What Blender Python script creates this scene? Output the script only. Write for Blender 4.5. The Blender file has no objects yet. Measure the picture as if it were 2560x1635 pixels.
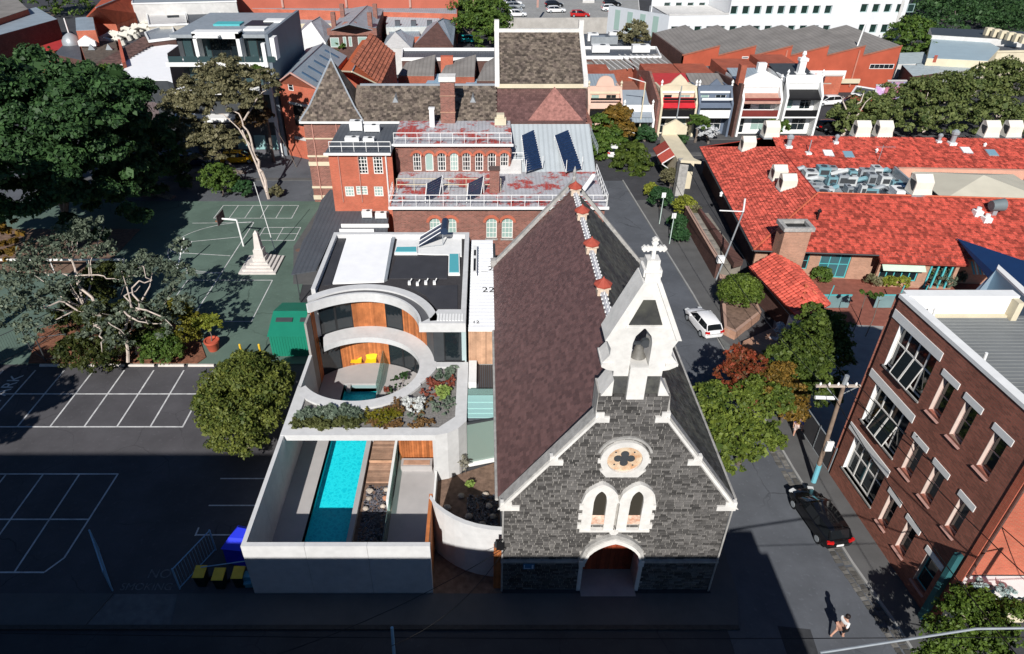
import bpy, math, random
import numpy as np
from mathutils import Vector, Matrix
random.seed(7); NR = np.random.default_rng(7)
S = bpy.context.scene
C = S.collection
rad = math.radians

# ---------------------------------------------------------------- camera, sky, sun, exposure
cam = bpy.data.cameras.new('camera'); camo = bpy.data.objects.new('camera', cam); C.objects.link(camo)
camo.location = (0, 0, 32); camo.rotation_euler = (rad(90 - 34), 0, 0)
cam.sensor_width = 36; cam.lens = 1709 / 2560 * 36; cam.shift_x = 70 / 2560
cam.clip_start = .5; cam.clip_end = 2000
S.camera = camo
SUN_EL, SUN_AZ = 35.0, 11.0                    # light travels towards +Y, turned 11 degrees to +X
world = bpy.data.worlds.new('World'); S.world = world; world.use_nodes = True
wn = world.node_tree; bg = wn.nodes['Background']
sky = wn.nodes.new('ShaderNodeTexSky'); sky.sky_type = 'NISHITA'; sky.sun_disc = False
sky.sun_elevation = rad(SUN_EL); sky.sun_rotation = rad(180 + SUN_AZ)
sky.air_density = 1.0; sky.dust_density = 0; sky.ozone_density = 7
wn.links.new(sky.outputs[0], bg.inputs[0]); bg.inputs[1].default_value = .05
sl = bpy.data.lights.new('sun', 'SUN'); sl.energy = 5.0; sl.angle = rad(.5); sl.color = (1, .965, .92)
so = bpy.data.objects.new('sun', sl); C.objects.link(so)
sd = Vector((math.sin(rad(SUN_AZ)) * math.cos(rad(SUN_EL)), math.cos(rad(SUN_AZ)) * math.cos(rad(SUN_EL)), -math.sin(rad(SUN_EL))))
so.rotation_euler = sd.to_track_quat('-Z', 'Y').to_euler(); so.location = (0, -40, 60)
S.view_settings.view_transform = 'Standard'; S.view_settings.look = 'None'
S.view_settings.exposure = .22; S.view_settings.gamma = 1; S.view_settings.use_curve_mapping = False
S.render.engine = 'CYCLES'

# ---------------------------------------------------------------- survey helpers (metres; the photo's 2560-wide grid to a known plane)
CP, SP = math.cos(rad(34)), math.sin(rad(34))
def ray(u, v):
    a = (u - 1210) / 1709; b = (v - 817.5) / 1709
    return (a, CP - b * SP, -SP - b * CP)
def g(u, v, z=0.):
    r = ray(u, v); t = (z - 32) / r[2]; return (r[0] * t, r[1] * t)
def g3(u, v, z=0.): return g(u, v, z) + (z,)
def py(u, v, Y):
    r = ray(u, v); t = Y / r[1]; return (r[0] * t, 32 + r[2] * t)     # X, z on the plane Y

# ---------------------------------------------------------------- materials
MATS = {}
def mat(name, col, rough=.75, var=.12, scale=1.2, col2=None, bump=0., bscale=30., metal=0., island=0., spec=.3, stain=0., emit=None, alpha=1., kind=None, p=None, crack=0):
    if name in MATS: return MATS[name]
    m = bpy.data.materials.new(name); m.use_nodes = True; nt = m.node_tree; N = nt.nodes; L = nt.links
    b = N['Principled BSDF']; b.inputs['Roughness'].default_value = rough; b.inputs['Metallic'].default_value = metal
    b.inputs['Specular IOR Level'].default_value = spec
    geo = N.new('ShaderNodeNewGeometry'); pos = geo.outputs['Position']
    def noise(s, d=4, r=.6):
        n = N.new('ShaderNodeTexNoise'); n.inputs['Scale'].default_value = s; n.inputs['Detail'].default_value = d; n.inputs['Roughness'].default_value = r
        L.new(pos, n.inputs['Vector']); return n.outputs['Fac']
    def mix(f, a, c, mode='MIX'):
        x = N.new('ShaderNodeMix'); x.data_type = 'RGBA'; x.blend_type = mode
        for k, v in ((0, f), (6, a), (7, c)):
            if hasattr(v, 'links'): L.new(v, x.inputs[k])
            else: x.inputs[k].default_value = v if k == 0 else (tuple(v) + (1,))[:4]
        return x.outputs[2]
    def ramp(f, a, c):
        r = N.new('ShaderNodeMapRange'); r.inputs[1].default_value = a; r.inputs[2].default_value = c; L.new(f, r.inputs[0]); return r.outputs[0]
    def mth(op, a, c=None):
        x = N.new('ShaderNodeMath'); x.operation = op
        for k, v in ((0, a), (1, c)):
            if v is None: continue
            if hasattr(v, 'links'): L.new(v, x.inputs[k])
            else: x.inputs[k].default_value = v
        return x.outputs[0]
    lo = tuple(max(0, c * (1 - var)) for c in col); hi = tuple(c * (1 + var) for c in (col if col2 is None else col))
    if kind == 'brick':
        s = N.new('ShaderNodeSeparateXYZ'); L.new(pos, s.inputs[0]); c = N.new('ShaderNodeCombineXYZ')
        L.new(mth('ADD', s.outputs[0], s.outputs[1]), c.inputs[0]); L.new(s.outputs[2], c.inputs[1])
        t = N.new('ShaderNodeTexBrick'); L.new(c.outputs[0], t.inputs['Vector'])
        w, h, mo = p or (.24, .086, .012)
        t.inputs['Scale'].default_value = 1; t.inputs['Brick Width'].default_value = w; t.inputs['Row Height'].default_value = h
        t.inputs['Mortar Size'].default_value = mo; t.inputs['Bias'].default_value = -.1
        t.inputs['Color1'].default_value = lo + (1,); t.inputs['Color2'].default_value = hi + (1,)
        t.inputs['Mortar'].default_value = tuple(col2 or (.3, .28, .26)) + (1,)
        out = mix(ramp(noise(.7), .3, .7), tuple([.82] * 3), (1.12, 1.12, 1.12)); out = mix(1., t.outputs['Color'], out, 'MULTIPLY')
        bb = N.new('ShaderNodeBump'); bb.inputs['Strength'].default_value = .5; bb.inputs['Distance'].default_value = .012
        bb.invert = True; L.new(t.outputs['Fac'], bb.inputs['Height']); L.new(bb.outputs[0], b.inputs['Normal'])
    elif kind == 'rib':                       # sheet roofing with ribs: p = (axis, pitch)
        ax, pitch = p
        s = N.new('ShaderNodeSeparateXYZ'); L.new(pos, s.inputs[0])
        wv = mth('FRACT', mth('DIVIDE', s.outputs[ax], pitch))
        ridge = mth('LESS_THAN', mth('ABSOLUTE', mth('SUBTRACT', wv, .5)), .16)
        out = mix(ramp(noise(scale), .3, .7), lo, hi)
        if col2 is not None: out = mix(ramp(noise(.35, 6, .75), .5, .56), out, col2)
        out = mix(mth('MULTIPLY', ridge, .3), out, tuple(x * .55 for x in col))
        bb = N.new('ShaderNodeBump'); bb.inputs['Strength'].default_value = .6; bb.inputs['Distance'].default_value = .03
        L.new(ridge, bb.inputs['Height']); L.new(bb.outputs[0], b.inputs['Normal'])
    else:
        out = mix(ramp(noise(scale), .3, .7), lo, hi)
        if col2 is not None: out = mix(ramp(noise(scale * .45, 6, .7), .42, .62), out, col2)
        if bump:
            bb = N.new('ShaderNodeBump'); bb.inputs['Strength'].default_value = min(1, bump); bb.inputs['Distance'].default_value = .02
            L.new(noise(bscale, 3), bb.inputs['Height']); L.new(bb.outputs[0], b.inputs['Normal'])
    if island:
        oi = N.new('ShaderNodeObjectInfo')
        r = mth('FRACT', mth('ADD', geo.outputs['Random Per Island'], oi.outputs['Random']))
        out = mix(r, mix(1., out, tuple([1 - island] * 3), 'MULTIPLY'), mix(1., out, tuple([1 + island] * 3), 'MULTIPLY'))
    if crack:
        v = N.new('ShaderNodeTexVoronoi'); v.feature = 'DISTANCE_TO_EDGE'; v.inputs['Scale'].default_value = crack
        n_ = N.new('ShaderNodeTexNoise'); n_.inputs['Scale'].default_value = 1.1; n_.inputs['Detail'].default_value = 5; L.new(pos, n_.inputs['Vector']); L.new(mix(.6, pos, n_.outputs['Color'], 'ADD'), v.inputs['Vector'])
        out = mix(mth('MULTIPLY', mth('LESS_THAN', v.outputs['Distance'], .006), mth('MULTIPLY', ramp(noise(.15), .45, .6), .6)), out, tuple(x * .3 for x in col))
        out = mix(mth('MULTIPLY', ramp(noise(3.5, 2), .62, .7), .35), out, tuple(x * 1.6 for x in col))
    if stain:
        out = mix(mth('MULTIPLY', ramp(noise(.22, 7, .75), .45, .75), stain), out, tuple(x * .35 for x in col))
    L.new(out, b.inputs['Base Color'])
    if emit: b.inputs['Emission Color'].default_value = tuple(emit[0]) + (1,); b.inputs['Emission Strength'].default_value = emit[1]
    if alpha < 1: b.inputs['Alpha'].default_value = alpha
    MATS[name] = m; return m

def leafmat(name, a, c, tl=.25):
    if name in MATS: return MATS[name]
    m = bpy.data.materials.new(name); m.use_nodes = True; nt = m.node_tree; N = nt.nodes; L = nt.links
    b = N['Principled BSDF']; b.inputs['Roughness'].default_value = .55; b.inputs['Specular IOR Level'].default_value = .25
    geo = N.new('ShaderNodeNewGeometry'); n = N.new('ShaderNodeTexNoise'); n.inputs['Scale'].default_value = .8; L.new(geo.outputs['Position'], n.inputs['Vector'])
    ad = N.new('ShaderNodeMath'); ad.operation = 'MULTIPLY_ADD'; L.new(geo.outputs['Random Per Island'], ad.inputs[0]); ad.inputs[1].default_value = .7
    sb = N.new('ShaderNodeMath'); sb.operation = 'SUBTRACT'; L.new(n.outputs['Fac'], sb.inputs[0]); sb.inputs[1].default_value = .35; L.new(sb.outputs[0], ad.inputs[2])
    x = N.new('ShaderNodeMix'); x.data_type = 'RGBA'; L.new(ad.outputs[0], x.inputs[0]); x.inputs[6].default_value = a + (1,); x.inputs[7].default_value = c + (1,)
    L.new(x.outputs[2], b.inputs['Base Color'])
    t = N.new('ShaderNodeBsdfTranslucent'); L.new(x.outputs[2], t.inputs['Color']); ms = N.new('ShaderNodeMixShader'); ms.inputs[0].default_value = tl
    L.new(b.outputs[0], ms.inputs[1]); L.new(t.outputs[0], ms.inputs[2]); L.new(ms.outputs[0], N['Material Output'].inputs['Surface'])
    MATS[name] = m; return m

def glassmat(name, col, rough=.06):            # dark window glass seen from outside: a glossy, slightly tinted pane
    if name in MATS: return MATS[name]
    m = bpy.data.materials.new(name); m.use_nodes = True; b = m.node_tree.nodes['Principled BSDF']
    b.inputs['Base Color'].default_value = tuple(col) + (1,); b.inputs['Roughness'].default_value = rough
    b.inputs['Specular IOR Level'].default_value = .7; b.inputs['Coat Weight'].default_value = .4; b.inputs['Coat Roughness'].default_value = .03
    MATS[name] = m; return m

white = mat('white_paint', (.8, .8, .78), .5, .05, 2, stain=.12)
conc = mat('pale_concrete', (.56, .55, .53), .8, .09, 1.6, bump=.25, bscale=14, stain=.25)
conc_d = mat('grey_concrete', (.3, .3, .29), .85, .12, 1.2, bump=.3, stain=.3)
floor_c = mat('floor_concrete', (.42, .4, .39), .7, .07, .8, stain=.12)
asphalt = mat('asphalt', (.052, .053, .058), .9, .18, .5, bump=.3, bscale=60, stain=.3, crack=.22)
asphalt_l = mat('worn_asphalt', (.098, .106, .12), .9, .16, .35, bump=.3, bscale=60, stain=.35, crack=.2)
asphalt_d = mat('lot_asphalt', (.078, .075, .081), .9, .2, .3, bump=.3, bscale=60, stain=.3, crack=.25)
path_m = mat('footpath_asphalt', (.1, .1, .1), .9, .12, .7, bump=.2, stain=.2)
court_m = mat('court_green', (.1, .15, .122), .85, .14, .25, stain=.4, crack=.12)
line_m = mat('road_marking_paint', (.5, .5, .5), .7, .22, 3, col2=(.68, .68, .67), stain=.35)
dirt = mat('soil', (.17, .11, .08), .95, .35, 3, bump=.8, bscale=12)
bluestone = mat('bluestone', (.098, .093, .088), .85, .25, 5, bump=.6, bscale=18, island=.55)
mortar = mat('mortar', (.35, .335, .31), .95, .2, 4)
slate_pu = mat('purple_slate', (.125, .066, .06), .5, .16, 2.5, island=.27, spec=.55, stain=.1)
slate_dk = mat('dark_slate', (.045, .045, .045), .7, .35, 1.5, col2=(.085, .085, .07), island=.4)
slate_old = mat('lichen_slate', (.09, .07, .058), .85, .45, 3.5, col2=(.16, .13, .1), island=.55)
timber = mat('cedar_boards', (.4, .135, .045), .6, .3, 1.5, bump=.2, island=.3)
timber_p = mat('pale_timber', (.5, .3, .19), .65, .25, 1.5, island=.22)
deck_m = mat('deck_timber', (.36, .22, .15), .75, .25, 2, island=.28)
brick_r = mat('red_brick', (.36, .085, .045), .85, .16, 2, kind='brick', col2=(.3, .13, .09))
brick_b = mat('brown_brick', (.33, .108, .072), .85, .26, 2, kind='brick', col2=(.2, .13, .1))
brick_v = mat('victorian_brick', (.26, .1, .075), .85, .26, 2, kind='brick', col2=(.25, .17, .14), p=(.3, .12, .016))
brick_o = mat('orange_brick', (.5, .105, .062), .85, .12, 2, kind='brick', col2=(.42, .2, .12))
brick_t = mat('tan_brick', (.42, .23, .15), .85, .14, 2, kind='brick', col2=(.4, .26, .2))
brick_k = mat('dark_brick', (.11, .05, .04), .85, .26, 2, kind='brick', col2=(.12, .08, .07))
terracotta = mat('terracotta_tile', (.43, .08, .055), .6, .3, 9, island=.5)
terra_s = mat('old_terracotta', (.42, .12, .06), .75, .2, 1, kind='rib', p=(0, .5))
glass = glassmat('window_glass', (.012, .018, .022)); glass_t = glassmat('teal_glass', (.16, .3, .28), .12)
glass_pale = glassmat('pale_curtained_glass', (.3, .42, .38), .25)
frame_w = mat('window_paint', (.72, .7, .66), .5, .05); frame_d = mat('dark_frame', (.02, .021, .023), .5, .1)
metal_g = mat('galvanised_metal', (.36, .39, .41), .45, .12, 2, metal=.3, stain=.2)
metal_d = mat('dark_metal', (.05, .055, .06), .5, .15)
zinc = mat('zinc_roof', (.28, .33, .37), .5, .12, .5, kind='rib', p=(0, .45))
zinc_y = mat('zinc_roof_y', (.28, .33, .37), .5, .12, .5, kind='rib', p=(1, .45))
grey_roof = mat('charcoal_roof', (.085, .095, .11), .6, .1, .5, kind='rib', p=(0, .4))
rust_roof = mat('flaking_roof', (.42, .42, .44), .6, .12, .8, kind='rib', p=(0, .38), col2=(.38, .06, .05))
fibro = mat('weathered_cement_roof', (.22, .205, .19), .9, .18, .35, kind='rib', p=(0, .6))
cream = mat('cream_render', (.62, .55, .4), .75, .08, .8, stain=.15)
black_m = mat('black_paint', (.012, .012, .013), .4, .1)
bark = mat('grey_bark', (.16, .13, .11), .9, .3, 4, bump=.6); bark_w = mat('pale_gum_bark', (.5, .42, .36), .8, .25, 3)
teal_p = mat('teal_paint', (.08, .4, .42), .5, .06)
solar = mat('solar_panel', (.014, .03, .075), .15, .2, 3, spec=.8)

# ---------------------------------------------------------------- mesh builder
ORG = {}
def org(o):
    while o is not None:
        if o.name in ORG: return ORG[o.name]
        o = o.parent
    return (0, 0, 0)
class MB:
    def __init__(s, tf=None): s.v = []; s.f = []; s.tf = tf
    def add(s, vs, fs):
        n = len(s.v)
        if s.tf: vs = [s.tf(*p) for p in vs]
        s.v += [tuple(p) for p in vs]; s.f += [tuple(i + n for i in f) for f in fs]; return s
    def box(s, x0, x1, y0, y1, z0, z1):
        return s.add([(x, y, z) for z in (z0, z1) for y in (y0, y1) for x in (x0, x1)], [(0, 2, 3, 1), (4, 5, 7, 6), (0, 1, 5, 4), (2, 6, 7, 3), (0, 4, 6, 2), (1, 3, 7, 5)])
    def ob(s, c, size, rz=0., rx=0., ry=0.):
        M = Matrix.Rotation(rz, 3, 'Z') @ Matrix.Rotation(ry, 3, 'Y') @ Matrix.Rotation(rx, 3, 'X'); h = [q / 2 for q in size]
        vs = [Vector(c) + M @ Vector((x * h[0], y * h[1], z * h[2])) for z in (-1, 1) for y in (-1, 1) for x in (-1, 1)]
        return s.add([tuple(v) for v in vs], [(0, 2, 3, 1), (4, 5, 7, 6), (0, 1, 5, 4), (2, 6, 7, 3), (0, 4, 6, 2), (1, 3, 7, 5)])
    def prism(s, poly, z0, z1, cap0=True):
        n = len(poly)
        zz0 = z0 if isinstance(z0, (list, tuple)) else [z0] * n; zz1 = z1 if isinstance(z1, (list, tuple)) else [z1] * n
        vs = [(p[0], p[1], zz0[i]) for i, p in enumerate(poly)] + [(p[0], p[1], zz1[i]) for i, p in enumerate(poly)]
        return s.add(vs, [tuple(range(n, 2 * n))] + ([tuple(range(n))[::-1]] if cap0 else []) + [(i, (i + 1) % n, (i + 1) % n + n, i + n) for i in range(n)])
    def vprism(s, poly, y0, y1):              # polygon in x,z pushed along y
        n = len(poly)
        return s.add([(p[0], y0, p[1]) for p in poly] + [(p[0], y1, p[1]) for p in poly],
                     [tuple(range(n)), tuple(range(n, 2 * n))[::-1]] + [(i, i + n, (i + 1) % n + n, (i + 1) % n) for i in range(n)])
    def xprism(s, poly, x0, x1):              # polygon in y,z pushed along x
        n = len(poly)
        return s.add([(x0, p[0], p[1]) for p in poly] + [(x1, p[0], p[1]) for p in poly],
                     [tuple(range(n)), tuple(range(n, 2 * n))[::-1]] + [(i, i + n, (i + 1) % n + n, (i + 1) % n) for i in range(n)])
    def slab(s, pts, t):                       # planar 3-D polygon given thickness t downwards
        n = len(pts); return s.add(list(pts) + [(p[0], p[1], p[2] - t) for p in pts], [tuple(range(n)), tuple(range(n, 2 * n))[::-1]] + [(i, i + n, (i + 1) % n + n, (i + 1) % n) for i in range(n)])
    def tube(s, p0, p1, r, n=8, r2=None):
        r2 = r if r2 is None else r2; a, b = Vector(p0), Vector(p1); d = (b - a).normalized()
        u = d.orthogonal().normalized(); w = d.cross(u)
        vs = []
        for c, q in ((a, r), (b, r2)):
            for i in range(n):
                t = 2 * math.pi * i / n; vs.append(tuple(c + (u * math.cos(t) + w * math.sin(t)) * q))
        return s.add(vs, [tuple(range(n))[::-1], tuple(range(n, 2 * n))] + [(i, (i + 1) % n, (i + 1) % n + n, i + n) for i in range(n)])
    def path(s, pts, r, n=6, r2=None):
        k = len(pts) - 1; r2 = r if r2 is None else r2
        for i in range(k): s.tube(pts[i], pts[i + 1], r + (r2 - r) * i / k, n, r + (r2 - r) * (i + 1) / k)
        return s
    def lathe(s, c, prof, n=12):
        vs = []; m = len(prof)
        for (r, z) in prof:
            for i in range(n): t = 2 * math.pi * i / n; vs.append((c[0] + r * math.cos(t), c[1] + r * math.sin(t), c[2] + z))
        fs = [(j * n + i, j * n + (i + 1) % n, (j + 1) * n + (i + 1) % n, (j + 1) * n + i) for j in range(m - 1) for i in range(n)]
        return s.add(vs, fs + [tuple(range(n))[::-1], tuple(range((m - 1) * n, m * n))])
    def poly(s, pts): return s.add(pts, [tuple(range(len(pts)))])
    def build(s, name, m, parent=None, smooth=False, **props):
        o0 = org(parent); me = bpy.data.meshes.new(name)
        me.from_pydata([(a - o0[0], b - o0[1], c - o0[2]) for a, b, c in s.v], [], s.f); me.materials.append(m)
        if smooth:
            me.polygons.foreach_set('use_smooth', [True] * len(me.polygons)); me.set_sharp_from_angle(angle=rad(40))
        o = bpy.data.objects.new(name, me); C.objects.link(o)
        if parent: o.parent = parent
        for k, v in props.items():
            if v: o[k] = v
        return o
def thing(name, label, cat, loc=(0, 0, 0), group=None):
    o = bpy.data.objects.new(name, None); C.objects.link(o); o.location = loc; o.empty_display_size = .2
    o['label'] = label; o['category'] = cat
    if group: o['group'] = group
    ORG[o.name] = tuple(loc); return o
def single(mb, name, m, label, cat, group=None, loc=None, smooth=False):   # a thing that is one mesh, its origin at its base
    c = loc or tuple(np.mean(mb.v, 0)[:2]) + (min(p[2] for p in mb.v),)
    mb.v = [(a - c[0], b - c[1], d - c[2]) for a, b, d in mb.v]
    o = mb.build(name, m, smooth=smooth, label=label, category=cat, group=group); o.location = c; return o
def struct(mb, name, m): return mb.build(name, m, kind='structure')
def copy_tree(o, parent=None):
    c = o.copy(); C.objects.link(c)
    if parent: c.parent = parent
    for ch in o.children: copy_tree(ch, c)
    return c
def frame(x, y, ang):
    ca, sa = math.cos(ang), math.sin(ang)
    return lambda u, w, z: (x + u * ca - w * sa, y + u * sa + w * ca, z)
def inst(me, name, parent, loc, M=None):
    o = bpy.data.objects.new(name, me); C.objects.link(o); o.parent = parent; o0 = org(parent)
    T = M.to_4x4() if M is not None else Matrix.Identity(4); T.translation = Vector(loc) - Vector(o0); o.matrix_local = T
    return o
def field(parent, name, unit, spots, m, limit=300):
    """unit: MB in local x,y,z; spots: list of (loc, 3x3 Matrix). The nearest `limit` become single parts, the rest one joined part."""
    me = bpy.data.meshes.new(name); me.from_pydata(unit.v, [], unit.f); me.materials.append(m)
    cp = Vector((0, 0, 32)); spots = sorted(spots, key=lambda q: (Vector(q[0]) - cp).length)
    for loc, M in spots[:limit]: inst(me, name, parent, loc, M)
    rest = spots[limit:]
    if rest:
        uv = np.array(unit.v); o0 = np.array(org(parent)); V = np.concatenate([uv @ np.array(M).T + np.array(l) - o0 for l, M in rest])
        n = len(uv); F = []
        for k in range(len(rest)): F += [tuple(i + k * n for i in f) for f in unit.f]
        mm = bpy.data.meshes.new(name + 's'); mm.from_pydata(V.tolist(), [], F); mm.materials.append(m)
        o = bpy.data.objects.new(name + 's', mm); C.objects.link(o); o.parent = parent; o['kind'] = 'stuff'
def inpoly(x, y, P):
    c = False; n = len(P)
    for i in range(n):
        x0, y0 = P[i]; x1, y1 = P[(i + 1) % n]
        if (y0 > y) != (y1 > y) and x < (x1 - x0) * (y - y0) / (y1 - y0) + x0: c = not c
    return c
def basis(U, V):
    U = Vector(U).normalized(); V = Vector(V); W = U.cross(V).normalized(); V = W.cross(U).normalized(); return U, V, W
def tiles(parent, name, O, U, V, lu, lv, tw, th, m, poly=None, limit=300, thick=.02, tilt=.1, kind='slate', jit=.004):
    """courses of tiles on the plane O + a*U + b*V (V runs up the slope); poly clips in (a, b)."""
    U, V, W = basis(U, V); unit = MB()
    if kind == 'slate': unit.box(-tw * .485, tw * .485, -th * .55, th * .55, 0, thick)
    else:                                       # pantile: a shallow arch with a raised lower edge
        n = 4; vs = []
        for yy, zz in ((-th * .55, thick), (th * .55, 0)):
            for k in range(n + 1):
                a = k / n; vs.append((-tw / 2 + tw * a, yy, zz + .055 * math.sin(a * math.pi) + .012))
        for k in range(n + 1): vs.append((-tw / 2 + tw * k / n, -th * .55, -.01))
        unit.add(vs, [(k, k + 1, k + n + 2, k + n + 1) for k in range(n)] + [(2 * n + 2 + k, 2 * n + 3 + k, k + 1, k) for k in range(n)])
    R = Matrix((U, V, W)).transposed(); spots = []; nv = int(lv / th); nu = int(lu / tw)
    for j in range(nv):
        for i in range(nu + 1):
            a = (i + .5 * (j % 2)) * tw if kind == 'slate' else (i + .5) * tw; b = (j + .5) * th
            if a > lu or a < 0: continue
            if poly and not inpoly(a, b, poly): continue
            loc = Vector(O) + U * a + V * b + W * (.004 + random.random() * jit)
            T = R @ Matrix.Rotation(-tilt * (.8 + .4 * random.random()), 3, 'X') @ Matrix.Rotation(random.gauss(0, .012), 3, 'Z'); spots.append((loc, T))
    field(parent, name, unit, spots, m, limit)
def boards(parent, name, tf, u0, u1, z0, z1, w, width, m, t=.03):
    n = max(1, round((u1 - u0) / width)); d = (u1 - u0) / n
    for i in range(n):
        MB(tf).box(u0 + i * d + .006, u0 + (i + 1) * d - .006, w - t - random.random() * .008, w, z0, z1).build(name, m, parent)
def wall(parent, name, m, tf, u0, u1, z0, z1, t=.25, openings=(), **pr):
    """wall with real openings (ua, ub, za, zb[, arch]) ; w runs inwards from 0 to t"""
    us = sorted({u0, u1} | {min(max(q, u0), u1) for o in openings for q in o[:2]}); zs = sorted({z0, z1} | {min(max(q, z0), z1) for o in openings for q in o[2:4]})
    mb = MB(tf)
    for a, b in zip(us, us[1:]):
        run = None
        for c, d in zip(zs, zs[1:]):
            hole = any(o[0] <= (a + b) / 2 <= o[1] and o[2] <= (c + d) / 2 <= o[3] for o in openings)
            if hole:
                if run: mb.box(a, b, 0, t, run[0], run[1]); run = None
            else: run = (run[0] if run else c, d)
        if run: mb.box(a, b, 0, t, run[0], run[1])
    for o in openings:
        if len(o) > 4:                          # arched head: o[4] = rise
            ua, ub, za, zb, rise = o[:5]; pts = arch(ua, ub, zb - rise, rise, len(o) > 5)
            h = len(pts) // 2
            mb.vprism([(ua, zb + .001), (ua, zb - rise)] + pts[1:h + 1] + [(pts[h][0], zb + .001)], 0, t)
            mb.vprism([(ub, zb + .001), (pts[h][0], zb + .001)] + pts[h:-1] + [(ub, zb - rise)], 0, t)
    return mb.build(name, m, parent, **pr)
def arch(u0, u1, zs, rise, pointed=False, n=12):
    c = (u0 + u1) / 2; h = (u1 - u0) / 2; out = []
    for i in range(n + 1):
        t = i / n
        if pointed:
            x = -1 + 2 * t; y = math.sqrt(max(0, 1 - ((abs(x) + .45) / 1.45) ** 2)) / math.sqrt(1 - (.45 / 1.45) ** 2)
            out.append((c + h * x, zs + rise * y))
        else: a = math.pi * (1 - t); out.append((c + h * math.cos(a), zs + rise * math.sin(a)))
    return out
def window(parent, tf, u0, u1, z0, z1, w=.15, nx=2, nz=2, fm=None, gm=None, fr=.06, bar=.035, name='window'):
    fm = fm or frame_w; gm = gm or glass; mb = MB(tf); a, b = w, w + .06
    mb.box(u0, u0 + fr, a, b, z0, z1).box(u1 - fr, u1, a, b, z0, z1).box(u0 + fr, u1 - fr, a, b, z0, z0 + fr).box(u0 + fr, u1 - fr, a, b, z1 - fr, z1)
    for i in range(1, nx): x = u0 + (u1 - u0) * i / nx; mb.box(x - bar / 2, x + bar / 2, a + .005, b - .005, z0 + fr, z1 - fr)
    for i in range(1, nz): z = z0 + (z1 - z0) * i / nz; mb.box(u0 + fr, u1 - fr, a + .008, b - .008, z - bar / 2, z + bar / 2)
    o = mb.build(name, fm, parent)
    MB(tf).box(u0 + fr * .6, u1 - fr * .6, a + .03, a + .042, z0 + fr * .6, z1 - fr * .6).build('pane', gm, o); return o
def plain(name, m, parent, *boxes):
    mb = MB()
    for b in boxes: mb.box(*b)
    return mb.build(name, m, parent)
def text(s, m, size, loc, rot=(0, 0, 0), name='painted_text', parent=None, ex=.004, align='LEFT', kind=None):
    cu = bpy.data.curves.new(name, 'FONT'); cu.body = s; cu.size = size; cu.extrude = ex; cu.align_x = align; cu.resolution_u = 3
    to = bpy.data.objects.new(name, cu); C.objects.link(to); bpy.context.view_layer.update()
    me = bpy.data.meshes.new_from_object(to.evaluated_get(bpy.context.evaluated_depsgraph_get())); bpy.data.objects.remove(to)
    me.materials.clear(); me.materials.append(m); o = bpy.data.objects.new(name, me); C.objects.link(o); o.rotation_euler = rot
    o0 = org(parent); o.location = Vector(loc) - Vector(o0)
    if parent: o.parent = parent
    if kind: o['kind'] = kind
    return o

# ---------------------------------------------------------------- foliage
def leaves(blobs, n, size, flat=.5, seed=0, fill=.25, droop=0., sub=None):
    """blobs: (cx,cy,cz,rx,ry,rz). Small clumps sit over each blob's shell; leaves sit on each clump."""
    R = np.random.default_rng(seed); B = np.array(blobs, float); wgt = (B[:, 3] * B[:, 4] + B[:, 3] * B[:, 5]) ; wgt /= wgt.sum()
    k = max(6, int(n / (sub or 60))); bi = R.choice(len(B), k, p=wgt)
    d = R.normal(size=(k, 3)); d /= np.linalg.norm(d, axis=1)[:, None]; d[:, 2] = np.where(d[:, 2] < -.35, -d[:, 2], d[:, 2])
    rr = np.where(R.random(k) < fill, R.random(k) ** .5, .82 + .3 * R.random(k))
    cl = B[bi, :3] + d * B[bi, 3:] * rr[:, None]; cr = B[bi, 3:].mean(1) * R.uniform(.16, .34, k)
    ci = R.integers(0, k, n); e = R.normal(size=(n, 3)); e /= np.linalg.norm(e, axis=1)[:, None]; e[:, 2] = np.where(e[:, 2] < -.2, -e[:, 2] * .6, e[:, 2])
    P = cl[ci] + e * cr[ci][:, None] * R.uniform(.55, 1.1, n)[:, None] * np.array([1, 1, .75])
    P[:, 2] -= droop * R.random(n) ** 2
    N = e * .8 + R.normal(size=(n, 3)) * flat + np.array([0, 0, .25]); N /= np.linalg.norm(N, axis=1)[:, None]
    T = np.cross(N, R.normal(size=(n, 3))); T /= np.linalg.norm(T, axis=1)[:, None]; Bt = np.cross(N, T)
    s = size * np.exp(R.normal(0, .38, n))[:, None]
    V = np.stack([P - T * s * .5, P - Bt * s * .32 + N * s * .08, P + T * s * .5, P + Bt * s * .32 + N * s * .08], 1).reshape(-1, 3)
    return V
def leafmesh(name, V, m, parent, **pr):
    V = V - np.array(org(parent)); n = len(V) // 4; me = bpy.data.meshes.new(name)
    me.vertices.add(4 * n); me.vertices.foreach_set('co', V.astype(np.float32).ravel())
    me.loops.add(4 * n); me.loops.foreach_set('vertex_index', np.arange(4 * n, dtype=np.int32))
    me.polygons.add(n); me.polygons.foreach_set('loop_start', np.arange(0, 4 * n, 4, dtype=np.int32)); me.update(calc_edges=True)
    me.materials.append(m); o = bpy.data.objects.new(name, me); C.objects.link(o)
    if parent: o.parent = parent
    for k, v in pr.items(): o[k] = v
    return o
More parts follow.
